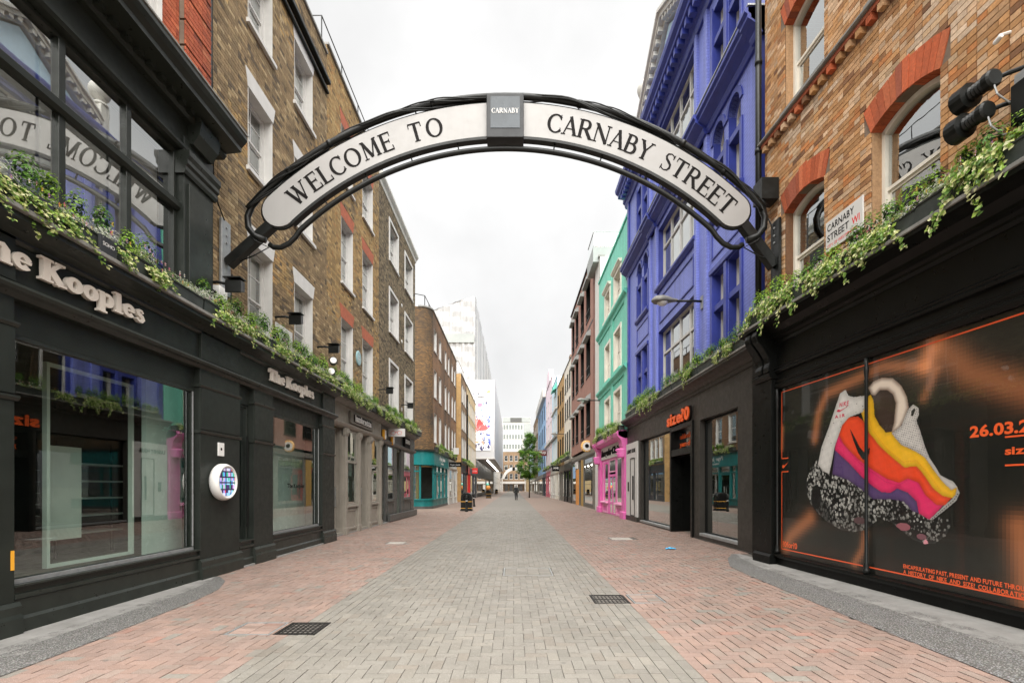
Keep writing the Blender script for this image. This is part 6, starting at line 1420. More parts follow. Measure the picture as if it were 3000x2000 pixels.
part('band', MB().box(FRr, 67.1, 80, 0, .25, 7.8, 8.1), M['white_stone'], r8); part('gable', MB().poly(FRr, [(70, 16.6), (77, 16.6), (75.5, 18.6), (71.5, 18.6)], -.5, .1), M['pale_pink'], r8)
r9 = far_building('sky_blue_building', 'sky blue house with narrow dark windows and white cornice', FRr, 80.1, 105, 3.9, 16.6, 'sky_blue', [(83, 85), (88, 90), (93, 95), (98, 100)], ((5, 8), (9.2, 12), (13, 15.4)), wmat='dark_blue_paint', coping='white_stone')
part('cornice', MB().box(FRr, 80.1, 105.5, 0, .5, 16.2, 17.6), M['white_stone'], r9)
far_building('far_brown_house', 'brown brick house past the sky blue one', FRr, 105.2, 130, 3.9, 17.5, 'brown_brick', [(108, 111), (115, 118), (122, 125)], ((5, 8), (9.5, 12.5), (13.5, 16)))
far_building('far_white_house', 'pale house near the far end of the right side', FRr, 130.2, 165, 3.9, 16, 'pale_blue', [(135, 138), (145, 148), (155, 158)], ((5, 8), (9.5, 12.5)))
far_building('far_tan_house', 'tan house at the far end of the right side', FRr, 165.2, 205, 0, 15, 'cream_brick', [(170, 174), (182, 186), (194, 198)], ((5, 8), (9.5, 12.5)))
for s0, s1, m1, m2, lab in ((44.7, 50.8, 'black_paint', 'black_metal', 'black shopfront below the cream house'), (50.9, 56, 'taupe_dark', 'taupe_dark', 'brown shopfront below the ochre brick house'), (56.2, 62, 'cream_paint', 'white_stone', 'cream shopfront below the pale blue house'), (62.2, 70, 'white_paint', 'white_stone', 'white shopfront near the tree'), (70.2, 79, 'salmon', 'salmon', 'salmon pink shopfront behind the tree'), (79.2, 88, 'dark_blue_paint', 'navy_grey', 'dark blue shopfront beyond the salmon one'), (88.2, 120, 'taupe', 'taupe_dark', 'far grey shopfront on the right'), (120.2, 165, 'cream_paint', 'taupe', 'farthest pale shopfront on the right')):
    plain_shop('shopfront', lab, FRr, s0, s1, m1, m2)
for x, y, z, w, h, m_, tx, lab in ((4.55, 78, 6.5, 1.3, .95, 'sign_red', 'MUJI', 'dark red projecting sign with white letters behind the tree'), (4.6, 54, 3.3, .8, .6, 'letter_black', 'AME', 'black projecting sign on the brown shopfront')):
    if m_ == 'sign_red' and 'sign_red' not in M: paint('sign_red', (.12, .015, .02), .4, .1, 5, 0)
    s_ = thing('projecting_sign', lab, 'sign', (x, y, z)); part('board', MB().box(FC(y), x-w/2, x+w/2, -.06, .06, z, z+h), M[m_], s_); text(s_, FC(y), x-w*.38, z+h*.4, h*.36, tx, 'sign_white', d=.06, ext=.01, bold=.02, width=w*.76); part('bracket', MB().tube([(x, y, z+h+.1), (5.2, y, z+h+.1)], .03, 6), M['black_metal'], s_)

# ================================================================ FAR END
e1 = thing('office_block', 'tall pale office block with strips of white windows closing the far end', 'building', (1.3, 225, 0))
FE = FC(225)
part('tower', MB().box(F0, -5.2, 7.6, 225, 245, 0, 33.6), M['office_panel'], e1)
for k, z in enumerate((18.8, 23.2, 27.6)):
    part('window_band', MB().box(FE, -5.0, 4.4, 0, .1, z, z+2.9), M['white_paint'], e1)
    for i in range(7): w = part('window', MB().box(FE, -4.7+i*1.3, -3.7+i*1.3, .1, .16, z+.35, z+2.5), M['office_grey'], e1); p = MB(); p.face([FE(-4.6+i*1.3, .17, z+.45), FE(-3.8+i*1.3, .17, z+.45), FE(-3.8+i*1.3, .17, z+2.4), FE(-4.6+i*1.3, .17, z+2.4)]); part('pane', p, M['pane_glass'], w, fix=False)
part('plant_room', MB().box(FE, -4.9, 7.5, 0, .3, 31.2, 33.4), M['office_grey'], e1); part('louvre', MB().box(FE, -1.5, 3.6, .3, .5, 31.4, 33.2), M['slate_grey'], e1)
part('glass_bay', MB().box(FE, 4.6, 7.5, 0, .3, 18, 30.6), M['office_grey'], e1)
e2 = far_building('end_brick_building', 'brown brick building with white windows at the far end below the office block', FC(214), -8, 9, 0, 17, 'brown_brick', [(-6.2+i*2.2, -4.8+i*2.2) for i in range(6)], ((5.2, 7.6), (9.2, 11.4), (13, 15.4)))
e3 = thing('far_hall', 'row of dark doorways under a white band at the very end of the street', 'building', (0, 213, 0)); part('band', MB().box(FC(213), -8, 9, -.5, .5, 3.2, 4.2), M['white_paint'], e3)
for i in range(7): part('doorway', MB().box(FC(213), -6+i*2.1, -4.6+i*2.1, 0, .2, 0, 3.0), M['interior_dark'] if i % 3 else M['white_paint'], e3)
far_building('far_left_house', 'grey house at the far end of the left side past the hoarding', FL(-5.7), 141, 213, 0, 15, 'office_panel', [(145+i*8, 148+i*8) for i in range(8)], ((1, 3.2), (5, 7.5), (9, 12)))
a2 = thing('far_arch', 'second pale arch over the far end of the street', 'arch', (0, 195, 0))
P_ = [(4.6*cos(radians(160-140*i/20)), 194.8, 3.0+6.2*sin(radians(160-140*i/20))) for i in range(21)]
part('sign_band', MB().prism([(x*1.06, y, 3+(z-3)*1.06) for x, y, z in P_]+[(x*.86, y, 3+(z-3)*.86) for x, y, z in P_[::-1]], [(x*1.06, y+.3, 3+(z-3)*1.06) for x, y, z in P_]+[(x*.86, y+.3, 3+(z-3)*.86) for x, y, z in P_[::-1]]), M['sign_white'], a2)
part('emblem', MB().box(FC(194.6), -.5, .5, 0, .2, 8.2, 9.6), M['letter_black'], a2)
for x in (-4.6, 4.6): part('column', MB().tube([(x, 195, 0), (x, 195, 5.4)], .3, 10), M['white_paint'], a2)
# ================================================================ THE ARCH
YA = 8.96; PXM = YA/1450; CX, CZ = (1483-1505)*PXM, 1.5+(1428-1319)*PXM
def AP(r, a, y=YA):                                   # r in metres from the arc's centre, a in degrees from the crown
    return (CX+r*sin(radians(a)), y, CZ+r*cos(radians(a)))
RO, RI = 1012*PXM, 915*PXM; RM, HWD = (RO+RI)/2, (RO-RI)/2; AE = 43.4
ar = thing('street_arch', 'black tubular arch with a curved white panel of serif lettering spanning the street', 'arch', (CX, YA, 5.0))
def band(hw, n=60):
    P_ = [(RM+hw, -AE+2*AE*i/n) for i in range(n+1)]; out = [AP(r, a) for r, a in P_]
    c = AP(RM, AE); ta = radians(AE)
    for i in range(1, 12): b = pi*i/12; out.append((c[0]+hw*(sin(ta)*cos(b)+cos(ta)*sin(b)), YA, c[2]+hw*(cos(ta)*cos(b)-sin(ta)*sin(b))))
    out += [AP(RM-hw, AE-2*AE*i/n) for i in range(n+1)]
    c = AP(RM, -AE); ta = radians(-AE)
    for i in range(1, 12): b = pi*i/12; out.append((c[0]-hw*(sin(ta)*cos(b)+cos(ta)*sin(b)), YA, c[2]-hw*(cos(ta)*cos(b)-sin(ta)*sin(b))))
    return out
def strip_panel(hw, y0, y1, mat, name):
    P_ = band(hw); mb = MB(); n = len(P_); h = n//2
    # quads between the upper and lower edge, so the curved panel stays clean
    up = P_[:61]; lo = P_[72:133]
    e1, e2 = P_[61:72], P_[133:]
    for y in (y0, y1):
        for i in range(60): mb.face([(p[0], y, p[2]) for p in (up[i], up[i+1], lo[59-i], lo[60-i])])
        mb.face([(p[0], y, p[2]) for p in [up[60]]+e1+[lo[0]]]); mb.face([(p[0], y, p[2]) for p in [lo[60]]+e2+[up[0]]])
    for i in range(n): j = (i+1) % n; mb.face([(P_[i][0], y0, P_[i][2]), (P_[j][0], y0, P_[j][2]), (P_[j][0], y1, P_[j][2]), (P_[i][0], y1, P_[i][2])])
    return part(name, mb, M[mat], ar, fix=False)
strip_panel(HWD, YA-.05, YA+.05, 'arch_white', 'sign_panel')
rim = [(p[0], YA, p[2]) for p in band(HWD+.018)]
part('panel_rim', MB().tube(rim, .03, 6, closed=True), M['black_metal'], ar, smooth=True)
# deep dark tray under the panel
tr_ = MB()
for i in range(60):
    a0, a1 = -AE+2*AE*i/60, -AE+2*AE*(i+1)/60
    tr_.hexa([AP(RI-.01, a0, YA-.07), AP(RI-.01, a1, YA-.07), AP(RI-.01, a1, YA+.06), AP(RI-.01, a0, YA+.06)]+[AP(RI-.06, a0, YA-.07), AP(RI-.06, a1, YA-.07), AP(RI-.06, a1, YA+.06), AP(RI-.06, a0, YA+.06)])
part('under_tray', tr_, M['black_metal'], ar)
RT = 1035*PXM; RB = 882*PXM
def ends(r, r_end, a_end): return None
up_ = [AP(RT, -44+88*i/48) for i in range(49)]
e_ = [AP(RT-.02, 46.2), AP(RT-.10, 48.0), AP(RT-.24, 49.2), AP(RT-.42, 49.6), AP(RT-.62, 48.9)]
f_ = [(2*CX-p[0], p[1], p[2]) for p in e_][::-1]
part('upper_tube', MB().tube([(p[0], p[1]-.01, p[2]) for p in f_+up_+e_], .056, 12), M['black_metal'], ar, smooth=True)
lo_ = [AP(RB, -43+86*i/48) for i in range(49)]
e_ = [AP(RB-.03, 44.6), AP(RB-.03, 46.4), AP(RB+.03, 48.0), AP(RB+.13, 48.9), AP(RB+.22, 49.0)]
f_ = [(2*CX-p[0], p[1], p[2]) for p in e_][::-1]
part('lower_tube', MB().tube([(p[0], p[1]-.01, p[2]) for p in f_+lo_+e_], .045, 12), M['black_metal'], ar, smooth=True)
for a in (-36, -27, -18, -9, 9, 18, 27, 36):
    part('spacer_rod', MB().tube([AP(RB, a, YA-.01), AP(RI-.03, a, YA-.01)], .014, 6), M['black_metal'], ar)
    part('spacer_rod', MB().tube([AP(RO, a+3, YA+.06), AP(RT, a+3, YA-.01)], .014, 6), M['black_metal'], ar)
for a in (-30, -12, 12, 30, -38, 38): part('tube_collar', MB().tube([AP(RT, a-.35, YA-.01), AP(RT, a+.35, YA-.01)], .066, 12), M['black_metal'], ar, smooth=True)
# end brackets and wall plates
for sg in (-1, 1):
    a = Vector(AP(RM-.02, sg*48.0, YA+.05)); b = Vector((-5.2 if sg < 0 else 4.72, YA+.05, 5.56)) if sg < 0 else Vector((4.74, YA+.05, 5.52))
    t_ = (b-a).normalized(); nrm = Vector((t_.z, 0, -t_.x))*.085; dy = Vector((0, .08, 0)); a2_ = a-t_*.25
    part("bracket_beam", (lambda m: (m.hexa([tuple(p) for p in (a2_-nrm-dy, b-nrm-dy, b-nrm+dy, a2_-nrm+dy, a2_+nrm-dy, b+nrm-dy, b+nrm+dy, a2_+nrm+dy)]), m)[1])(MB()), M['black_metal'], ar, bevel=.008)
    x = -5.28 if sg < 0 else 4.80
    part('wall_plate', MB().box(F0, min(x, x-sg*.05), max(x, x-sg*.05), YA-.09, YA+.19, 5.0 if sg < 0 else 4.9, 6.35), M['galv' if sg < 0 else 'black_metal'], ar, bevel=.006)
    for z in (5.1, 5.95, 6.08, 6.22): part('bolt', MB().lathe((x-sg*.05, YA+.05, z), (-sg, 0, 0), [(.02, 0), (.02, .02)], 6), M['galv'], ar)
# lettering
def arc_text(word, a0, a1, h, r):
    n = len(word); adv = [0]; 
    for c in word: adv.append(adv[-1]+GL[c][0])
    cen = [(adv[i]+adv[i+1])/2 for i in range(n)]
    for c, m_ in zip(word, cen):
        a = a0+(a1-a0)*(m_-cen[0])/(cen[-1]-cen[0]); ta = radians(a); o_ = AP(r, a); w = GL[c][0]
        def mp(u, v, d): 
            x, y = (u-w/2)*h, (v-.5)*h; return (o_[0]+x*cos(ta)+y*sin(ta), YA-.05-d, o_[2]-x*sin(ta)+y*cos(ta))
        part('letter', stroke_letter(mp, GL[c][1], -.002, .006), M['letter_black'], ar, fix=False)
arc_text('WELCOME', -39.0, -21.3, .335, RM-.01); arc_text('TO', -15.9, -12.6, .335, RM-.01); arc_text('CARNABY', 8.5, 24.9, .335, RM-.01); arc_text('STREET', 29.3, 42.0, .335, RM-.01)
lx0, lx1, lz0, lz1 = (1427-1505)*PXM, (1534-1505)*PXM, 1.5+(1428-420)*PXM, 1.5+(1428-294)*PXM
lb = part('logo_box', MB().box(F0, lx0, lx1, YA-.16, YA+.1, lz0, lz1), M['logo_grey'], ar, bevel=.008)
part('logo_panel', MB().box(F0, lx0+.07, lx1-.07, YA-.168, YA-.15, lz0+.16, lz1-.06), M['logo_panel'], lb)
glyph_line(lb, FC(YA), lx0+.09, lz0+.42, .085, 'CARNABY', 'sign_white', .169, .004, width=lx1-lx0-.18)
# slack cables strapped along the upper tube
random.seed(3)
for k in range(5):
    ph = random.uniform(0, 6); P_ = []
    for i in range(90):
        a = -47+94*i/89; r = RT-.01+.05*sin(i*.22+ph)+.018*sin(i*.7+ph*2)-.03*(k % 2); P_.append(AP(r, a, YA-.02+.07*cos(i*.22+ph)))
    part('cable', MB().tube(P_, .011 if k < 3 else .017, 5), M['black_metal'], ar, smooth=True)
for sg in (-1, 1):
    q = [AP(RT-.2, sg*49.5, YA), AP(RT-.5, sg*50.2, YA-.05), AP(RM-.3, sg*49.5, YA), AP(RM-.2, sg*52.5, YA-.03), AP(RM-.05, sg*54.5, YA)]
    part('cable', MB().tube(q, .013, 5), M['black_metal'], ar, smooth=True)

# ================================================================ PLANTERS
random.seed(17)
def leaf(mb, p, n, size, tint, w=.55):
    n = Vector(n).normalized(); u_ = n.cross(Vector((random.uniform(-1, 1), random.uniform(-1, 1), random.uniform(-1, 1)))).normalized(); v_ = n.cross(u_)
    p = Vector(p); a = size; b = size*w; f = n*size*.12
    mb.face([tuple(p-u_*a*.5), tuple(p+v_*b*.5+f), tuple(p+u_*a*.6), tuple(p-v_*b*.5+f)], tint)
def shade(c, v=.25):
    k = random.uniform(1-v, 1+v); return tuple(min(1, x*k) for x in c)
def shrub_mesh(seed, L=.95, lo=True):
    random.seed(seed); mb = MB(); cs = []
    x = -L/2+.12
    while x < L/2-.05:
        cs.append((x, random.uniform(-.05, .04), random.uniform(.30, .44), random.uniform(.11, .16), random.uniform(.15, .3))); x += random.uniform(.2, .42)
    for cx, cy, cz, r, h in cs:
        n = 330; bright = random.random() < .45
        for i in range(n):
            d = Vector((random.gauss(0, 1), random.gauss(0, 1), random.gauss(0, 1))).normalized(); k = random.uniform(.45, 1.05)
            p = (cx+d.x*r*k, cy+d.y*r*k, cz+d.z*h*k+.02)
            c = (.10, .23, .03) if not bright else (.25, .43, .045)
            if k < .72: c = (.018, .05, .01)  # inner leaves tinted dark: the shade inside the bush is put into their colour
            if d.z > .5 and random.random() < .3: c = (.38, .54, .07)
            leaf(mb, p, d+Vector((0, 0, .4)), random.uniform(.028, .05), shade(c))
    return mb
def ivy_mesh(seed, L=.95, drop=1.0):
    random.seed(seed); mb = MB()
    var = [(.17, .30, .05), (.28, .40, .07), (.55, .57, .22), (.70, .70, .40), (.09, .18, .03)]
    clm = [random.uniform(-L/2, L/2) for _ in range(3)]
    for k in range(34):
        x = random.choice(clm)+random.gauss(0, .09); y = random.uniform(.06, .14); z = random.uniform(.17, .28); n = int(random.choice((3, 4, 5, 6, 8, 10, 16 if k % 3 == 0 else 9))*drop); vx = random.uniform(-.012, .012)
        for i in range(n):
            t_ = i/8; yy = y+.05*min(1, i/3)+random.uniform(-.02, .03); zz = z-.03*i+random.uniform(-.02, .02)
            for q in range(3):
                p = (x+vx*i*2+random.uniform(-.035, .035), yy+random.uniform(-.01, .03), zz+random.uniform(-.02, .02)); leaf(mb, p, (random.uniform(-.5, .5), 1, random.uniform(-.1, .8)), random.uniform(.034, .062), shade(random.choice(var)), .8)
    return mb
def filler_mesh(seed, L=.95):
    random.seed(seed); mb = MB(); 
    for k in range(9):
        cx = random.uniform(-L/2+.08, L/2-.08); base_ = random.choice([(.55, .58, .46), (.62, .63, .55), (.33, .42, .12), (.24, .34, .08)])
        for i in range(110):
            d = Vector((random.gauss(0, 1), random.gauss(0, .7), abs(random.gauss(0, 1)))).normalized()*random.uniform(.03, .19)
            leaf(mb, (cx+d.x, .06+d.y*.7, .2+d.z*.8), d+Vector((0, .3, .3)), random.uniform(.02, .045), shade(base_), .35)
    return mb
def flower_mesh(seed, L=.95):
    random.seed(seed); mb = MB()
    for k in range(14):
        c = random.choice([(.8, .8, .78), (.8, .8, .78), (.75, .32, .05), (.62, .08, .28), (.75, .55, .08), (.45, .2, .5), (.7, .4, .5)])
        p = Vector((random.uniform(-L/2, L/2), random.uniform(.06, .15), random.uniform(.2, .32)))
        for i in range(5):
            a = i*1.256; d = Vector((cos(a)*.016, .004, sin(a)*.016)); mb.face([tuple(p), tuple(p+d*1.0+Vector((.008, .006, 0))), tuple(p+d*1.5), tuple(p+d*1.0+Vector((-.008, .006, 0)))], shade(c, .12))
        mb.face([tuple(p+Vector((a*.005, .008, b*.005))) for a, b in ((-1, -1), (1, -1), (1, 1), (-1, 1))], (.6, .4, .03))
    return mb
PROTO = []
for k in range(6):
    PROTO.append((shrub_mesh(100+k).mesh('shrub', M['leaf'], fix=False), ivy_mesh(200+k).mesh('ivy', M['leaf'], fix=False), filler_mesh(300+k).mesh('silver_foliage', M['leaf'], fix=False), flower_mesh(400+k).mesh('flowers', M['leaf'], fix=False)))
tg = MB(); tg.hexa([(-.46, -.09, 0), (.46, -.09, 0), (.46, .09, 0), (-.46, .09, 0), (-.475, -.11, .2), (.475, -.11, .2), (.475, .11, .2), (-.475, .11, .2)]); TROUGH = tg.mesh('trough', M['trough'])
tl_ = MB().box(lambda s, d, z: (s, d, z), -.485, .485, -.12, .12, .185, .205); TRIM = tl_.mesh('rim', M['charcoal_trim'])
cnt = {}
def planter(x, y, z, side, label, group, sc=1.0, flip=False, tilt=0.0, trail=True):
    k = random.randrange(6); r = thing('planter', label, 'planter', (x, y, z), group); r.rotation_euler = (0, 0, (-pi/2 if side == 'L' else pi/2)+tilt); r.scale = (sc, sc if sc < 1.2 else 1.1, random.uniform(.92, 1.12)*min(sc, 1.1))
    o = link('trough', TROUGH, r); link('rim', TRIM, o)
    sh_, iv, fi, fw_ = PROTO[k]; ks = random.choice((-1, 1))
    for nm, me in (('shrub', sh_), ('ivy', PROTO[random.randrange(6)][1]), ('silver_foliage', fi), ('flowers', PROTO[random.randrange(6)][3])):
        if nm == 'ivy' and (not trail or random.random() < .22): continue
        if nm == 'shrub' and random.random() < .12: continue
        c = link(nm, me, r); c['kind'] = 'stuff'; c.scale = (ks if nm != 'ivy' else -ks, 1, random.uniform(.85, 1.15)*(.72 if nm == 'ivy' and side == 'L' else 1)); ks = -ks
    return r
i = 0; s = 3.9
while s < 26.8:
    pl_ = 'charcoal shop ledge' if s < 14 else ('taupe shop ledge' if s < 20.2 else 'dark grey shop ledge')
    cnt[pl_] = cnt.get(pl_, -1)+1
    planter(-4.99 if s < 14.2 else -5.12, s+.48, 4.267 if s < 14.15 else 4.262, 'L', '%s planter from the near end on the %s' % (ORD[cnt[pl_]], pl_), 'planters along the left ledges'); s += .98 if s < 14 else 1.03
for i in range(6):
    s = 4.35+i*.93; x, y, z = FR1(s, .22, 4.522)
    planter(x, y, z, 'R', '%s ivy planter from the right edge on the black shop ledge' % ORD[i], 'planters on the black shop ledge', tilt=.045)
for i in range(11):
    s = 10.4+i*1.05; planter(5.05-.13, s, 4.452, 'R', '%s planter from the near end on the dark grey-brown shop ledge' % ORD[i], 'planters on the grey-brown shop ledge')
for i in range(6): planter(4.83, 22.7+i*1.13, 4.062, 'R', '%s planter from the near end on the pink shop cornice' % ORD[i], 'planters on the pink shop', sc=1.18)
for i in range(7): planter(-5.72, 37+i*1.9, 4.22, 'L', '%s planter from the near end above the teal shop' % ORD[i], 'planters above the teal shop', sc=1.6)
for i in range(6): planter(-5.35, 53.5+i*2.1, 4.1, 'L', '%s planter from the near end above the dark and red shops' % ORD[i], 'planters above the dark and red shops', sc=1.9)
for i in range(12): planter(4.95, 46+i*3.1, 4.12, 'R', '%s planter from the near end on the far right shop ledges' % ORD[i], 'planters on the far right ledges', sc=2.4)
np_ = thing('planter_plate', 'small grey plate lettered SOHO standing before a left ledge planter', 'plate', (-4.83, 5.9, 4.27)); Fp = FL(-4.86)
part('plate', MB().box(Fp, 5.78, 6.03, 0, .03, 4.27, 4.47), M['logo_grey'], np_, bevel=.003); text(np_, Fp, 5.82, 4.36, .045, 'SOHO', 'sign_white', d=.03, ext=.002, width=.17)
np_ = thing('planter_plate', 'blank grey plate before the first left ledge planters', 'plate', (-4.83, 5.0, 4.27)); part('plate', MB().box(Fp, 4.93, 5.2, 0, .03, 4.27, 4.47), M['logo_grey'], np_, bevel=.003); part('corner', MB().box(Fp, 4.93, 4.96, -.1, .0, 4.27, 4.46), M['logo_grey'], np_)

# ================================================================ WALL FITTINGS, LEFT
def flood(label, x, y, z, reach=.42):
    f = thing('floodlight', label, 'floodlight', (x, y, z), 'floodlights over the left ledge')
    part('bracket', MB().tube([(x, y, z+.04), (x+reach*.5, y+.03, z+.06), (x+reach, y+.1, z+.02)], .025, 8), M['black_metal'], f)
    c = Vector((x+reach, y+.12, z)); m_ = MB(); m_.hexa([(c.x-.14, c.y-.09, c.z-.12), (c.x+.14, c.y-.09, c.z-.12), (c.x+.11, c.y+.1, c.z-.05), (c.x-.11, c.y+.1, c.z-.05), (c.x-.14, c.y-.09, c.z+.1), (c.x+.14, c.y-.09, c.z+.1), (c.x+.11, c.y+.1, c.z+.13), (c.x-.11, c.y+.1, c.z+.13)])
    part('housing', m_, M['black_metal'], f, bevel=.012); part('hood', MB().box(F0, c.x-.15, c.x+.15, c.y-.13, c.y+.06, c.z+.125, c.z+.145), M['black_metal'], f)
flood('grey floodlight beside the arch wall plate above the left planters', -5.3, 8.42, 4.95, .5)
flood('black floodlight on a bracket before the second white-lintelled window', -5.3, 11.0, 5.25)
flood('black floodlight at the end of the brown brick wall above two round lamps', -5.3, 13.35, 5.25)
flood('black floodlight above the taupe shop planters', -5.3, 19.4, 5.3); flood('black floodlight above the dark grey shop planters', -5.3, 23.3, 5.35)
for k, (y, z) in enumerate(((13.45, 4.95), (13.3, 4.62))):
    q = thing('round_lamp', '%s of two round white-faced lamps at the end of the charcoal shop ledge' % ('upper' if k == 0 else 'lower'), 'spotlight', (-5.0, y, z), 'round lamps')
    part('can', MB().lathe((-4.95, y+.12, z-.02), (.35, -.9, .1), [(.06, 0), (.1, .03), (.11, .16), (.1, .17)], 14), M['black_metal'], q); part('lens', MB().lathe((-4.89, y-.03, z), (.35, -.9, .1), [(.095, 0), (.08, .015)], 14), M['white_plastic'], q)
jb = thing('junction_box', 'white junction box beside the arch wall plate above the left planters', 'box', (-5.25, 8.75, 4.8)); part('case', MB().box(F0, -5.3, -5.12, 8.62, 8.86, 4.78, 5.03), M['white_plastic'], jb, bevel=.01); part('gland', MB().tube([(-5.2, 8.62, 4.9), (-5.2, 8.52, 4.9)], .03, 8), M['black_metal'], jb)
Fq = FL(-5.3); nm = thing('street_name_plate', 'white street name plate behind the left planters on the brown brick wall', 'sign', (-5.3, 11.4, 4.75)); part('plate', MB().box(Fq, 10.98, 11.8, .005, .025, 4.72, 5.18), M['sign_white'], nm); text(nm, Fq, 11.03, 4.98, .12, 'CARNABY', 'letter_black', d=.025, ext=.002, width=.6, bold=.01)
cb_ = thing('wall_cable', 'thin black cable hanging down the brown brick wall at the arch', 'cable'  , (-5.25, 8.6, 4.4)); part('run', MB().tube([(-5.24, 8.62, 12.0), (-5.24, 8.6, 9), (-5.23, 8.62, 7.0), (-5.2, 8.7, 6.5), (-5.2, 8.9, 6.3)], .012, 5), M['black_metal'], cb_); part('drop', MB().tube([(-5.15, 9.05, 5.4), (-5.2, 9.1, 4.9), (-5.2, 9.25, 4.45)], .012, 5), M['black_metal'], cb_)

# ================================================================ STREET FURNITURE
def litter_bin(x, y, label, h=1.18):
    b = thing('litter_bin', label, 'bin', (x, y, 0), 'black litter bins'); w, dp = .36, .27
    prof = [(-w, 0), (w, 0), (w, h*.72), (w*.92, h*.84), (w*.7, h*.94), (w*.35, h*.995), (0, h), (-w*.35, h*.995), (-w*.7, h*.94), (-w*.92, h*.84), (-w, h*.72)]
    part('body', MB().prism([(x+a, y-dp, z) for a, z in prof], [(x+a, y+dp, z) for a, z in prof]), M['black_metal'], b, bevel=.02)
    part('mouth', MB().prism([(x+a*.6, y-dp-.012, h*.6+z*.3) for a, z in [(-w, .1), (w, .1), (w, .7), (w*.5, 1.05), (-w*.5, 1.05), (-w, .7)]], [(x+a*.6, y-dp+.05, h*.6+z*.3) for a, z in [(-w, .1), (w, .1), (w, .7), (w*.5, 1.05), (-w*.5, 1.05), (-w, .7)]]), M['letter_black'], b)
    for z in (.16, .5*h): part('band', MB().box(F0, x-w-.012, x+w+.012, y-dp-.012, y+dp+.012, z, z+.03), M['gold'], b)
    part('plinth', MB().box(F0, x-w-.03, x+w+.03, y-dp-.03, y+dp+.03, .002, .09), M['black_metal'], b, bevel=.01)
    return b
litter_bin(-3.07, 32.3, 'nearest black litter bin with gold bands on the left of the street')
b2_ = litter_bin(-3.65, 72, 'second black litter bin further up the left, with a coloured bag on top'); litter_bin(-4.2, 120, 'farthest black litter bin on the left')
bag = thing('carrier_bag', 'orange and green bag lying on top of the second litter bin', 'bag', (-3.75, 72, 1.18)); part('body', MB().ball((-3.75, 72, 1.5), .38, 10, 7, 1.0), M['orange_wood'], bag, smooth=True); part('top', MB().ball((-3.8, 72, 1.95), .26, 8, 6, .9), M['mint_trim'], bag, smooth=True)
def bollard(x, y, label, lean=0.0):
    b = thing('bollard', label, 'bollard', (x, y, 0), 'black bollards')
    part('post', MB().lathe((x, y, 0), (lean, 0, 1), [(.1, 0), (.1, .1), (.075, .14), (.07, .8), (.09, .83), (.09, .88), (.065, .92), (.07, 1.0), (.02, 1.05)], 14), M['black_metal'], b, smooth=True)
    part('white_band', MB().lathe((x+lean*.66, y, .66), (lean, 0, 1), [(.077, 0), (.076, .05)], 14), M['white_paint'], b)
bollard(-2.95, 31.0, 'black bollard standing in front of the nearest litter bin'); bollard(-3.15, 39.5, 'leaning black bollard just beyond the nearest litter bin', -.06)
def grate(label, x0, x1, y0, y1, nx_, ny_):
    zc = ground_z((x0+x1)/2); g_ = thing('drain_grate', label, 'drain', ((x0+x1)/2, (y0+y1)/2, zc), 'drain grates')
    part('pit', MB().box(F0, x0, x1, y0, y1, zc-.12, zc-.1), M['letter_black'], g_); m_ = MB().box(F0, x0, x1, y0, y0+.025, zc-.06, zc+.002).box(F0, x0, x1, y1-.025, y1, zc-.06, zc+.002).box(F0, x0, x0+.025, y0+.025, y1-.025, zc-.06, zc+.002).box(F0, x1-.025, x1, y0+.025, y1-.025, zc-.06, zc+.002); part('frame', m_, M['iron'], g_)
    for i in range(1, nx_): x = x0+(x1-x0)*i/nx_; part('bar', MB().box(F0, x-.007, x+.007, y0+.025, y1-.025, zc-.04, zc-.001), M['iron'], g_)
    for j in range(1, ny_): y = y0+(y1-y0)*j/ny_; part('bar', MB().box(F0, x0+.025, x1-.025, y-.006, y+.006, zc-.04, zc-.002), M['iron'], g_)
grate('square iron drain grate on the left edge of the grey paving', -2.46, -2.04, 5.06, 5.52, 8, 7); grate('slotted iron drain grate on the right edge of the grey paving', 1.06, 1.52, 6.43, 6.94, 9, 2)
for lab, x0, x1, y0, y1, cols_ in (('recessed paver-filled cover in the middle of the grey paving', -.18, .68, 8.46, 9.29, GREY), ('recessed pink cover beside the left drain grate', -2.97, -2.5, 5.06, 5.52, PINK), ('recessed pink cover beside the right drain grate', 1.57, 1.99, 6.43, 6.94, PINK), ('pale metal cover plate in the left pink paving', -3.44, -2.96, 13.21, 13.74, None), ('pale metal cover plate in the right pink paving', 2.76, 3.49, 13.81, 14.49, None)):
    zc = ground_z((x0+x1)/2); c = thing('manhole_cover', lab, 'manhole cover', ((x0+x1)/2, (y0+y1)/2, zc), 'covers in the paving')
    part('frame', MB().box(F0, x0, x1, y0, y0+.02, zc-.05, zc+.001).box(F0, x0, x1, y1-.02, y1, zc-.05, zc+.001).box(F0, x0, x0+.02, y0+.02, y1-.02, zc-.05, zc+.001).box(F0, x1-.02, x1, y0+.02, y1-.02, zc-.05, zc+.001), M['galv'], c)
    if cols_ is None: part('plate', MB().box(F0, x0+.025, x1-.025, y0+.025, y1-.025, zc-.05, zc-.001), M['cover_plate'], c)
    else:
        part('bed', MB().box(F0, x0+.02, x1-.02, y0+.02, y1-.02, zc-.05, zc-.012), M['grout_dark'], c); n = max(2, round((x1-x0-.05)/.2)); m = max(2, round((y1-y0-.05)/.1)); wx, wy = (x1-x0-.05)/n, (y1-y0-.05)/m
        for i in range(n):
            for j in range(m): part('inset_block', MB().box(F0, x0+.025+i*wx+.003, x0+.025+(i+1)*wx-.003, y0+.025+j*wy+.003, y0+.025+(j+1)*wy-.003, zc-.04, zc-.001, pick(cols_)), M['paver'], c)
gv = MB(); random.seed(2); zc = ground_z(3.65)
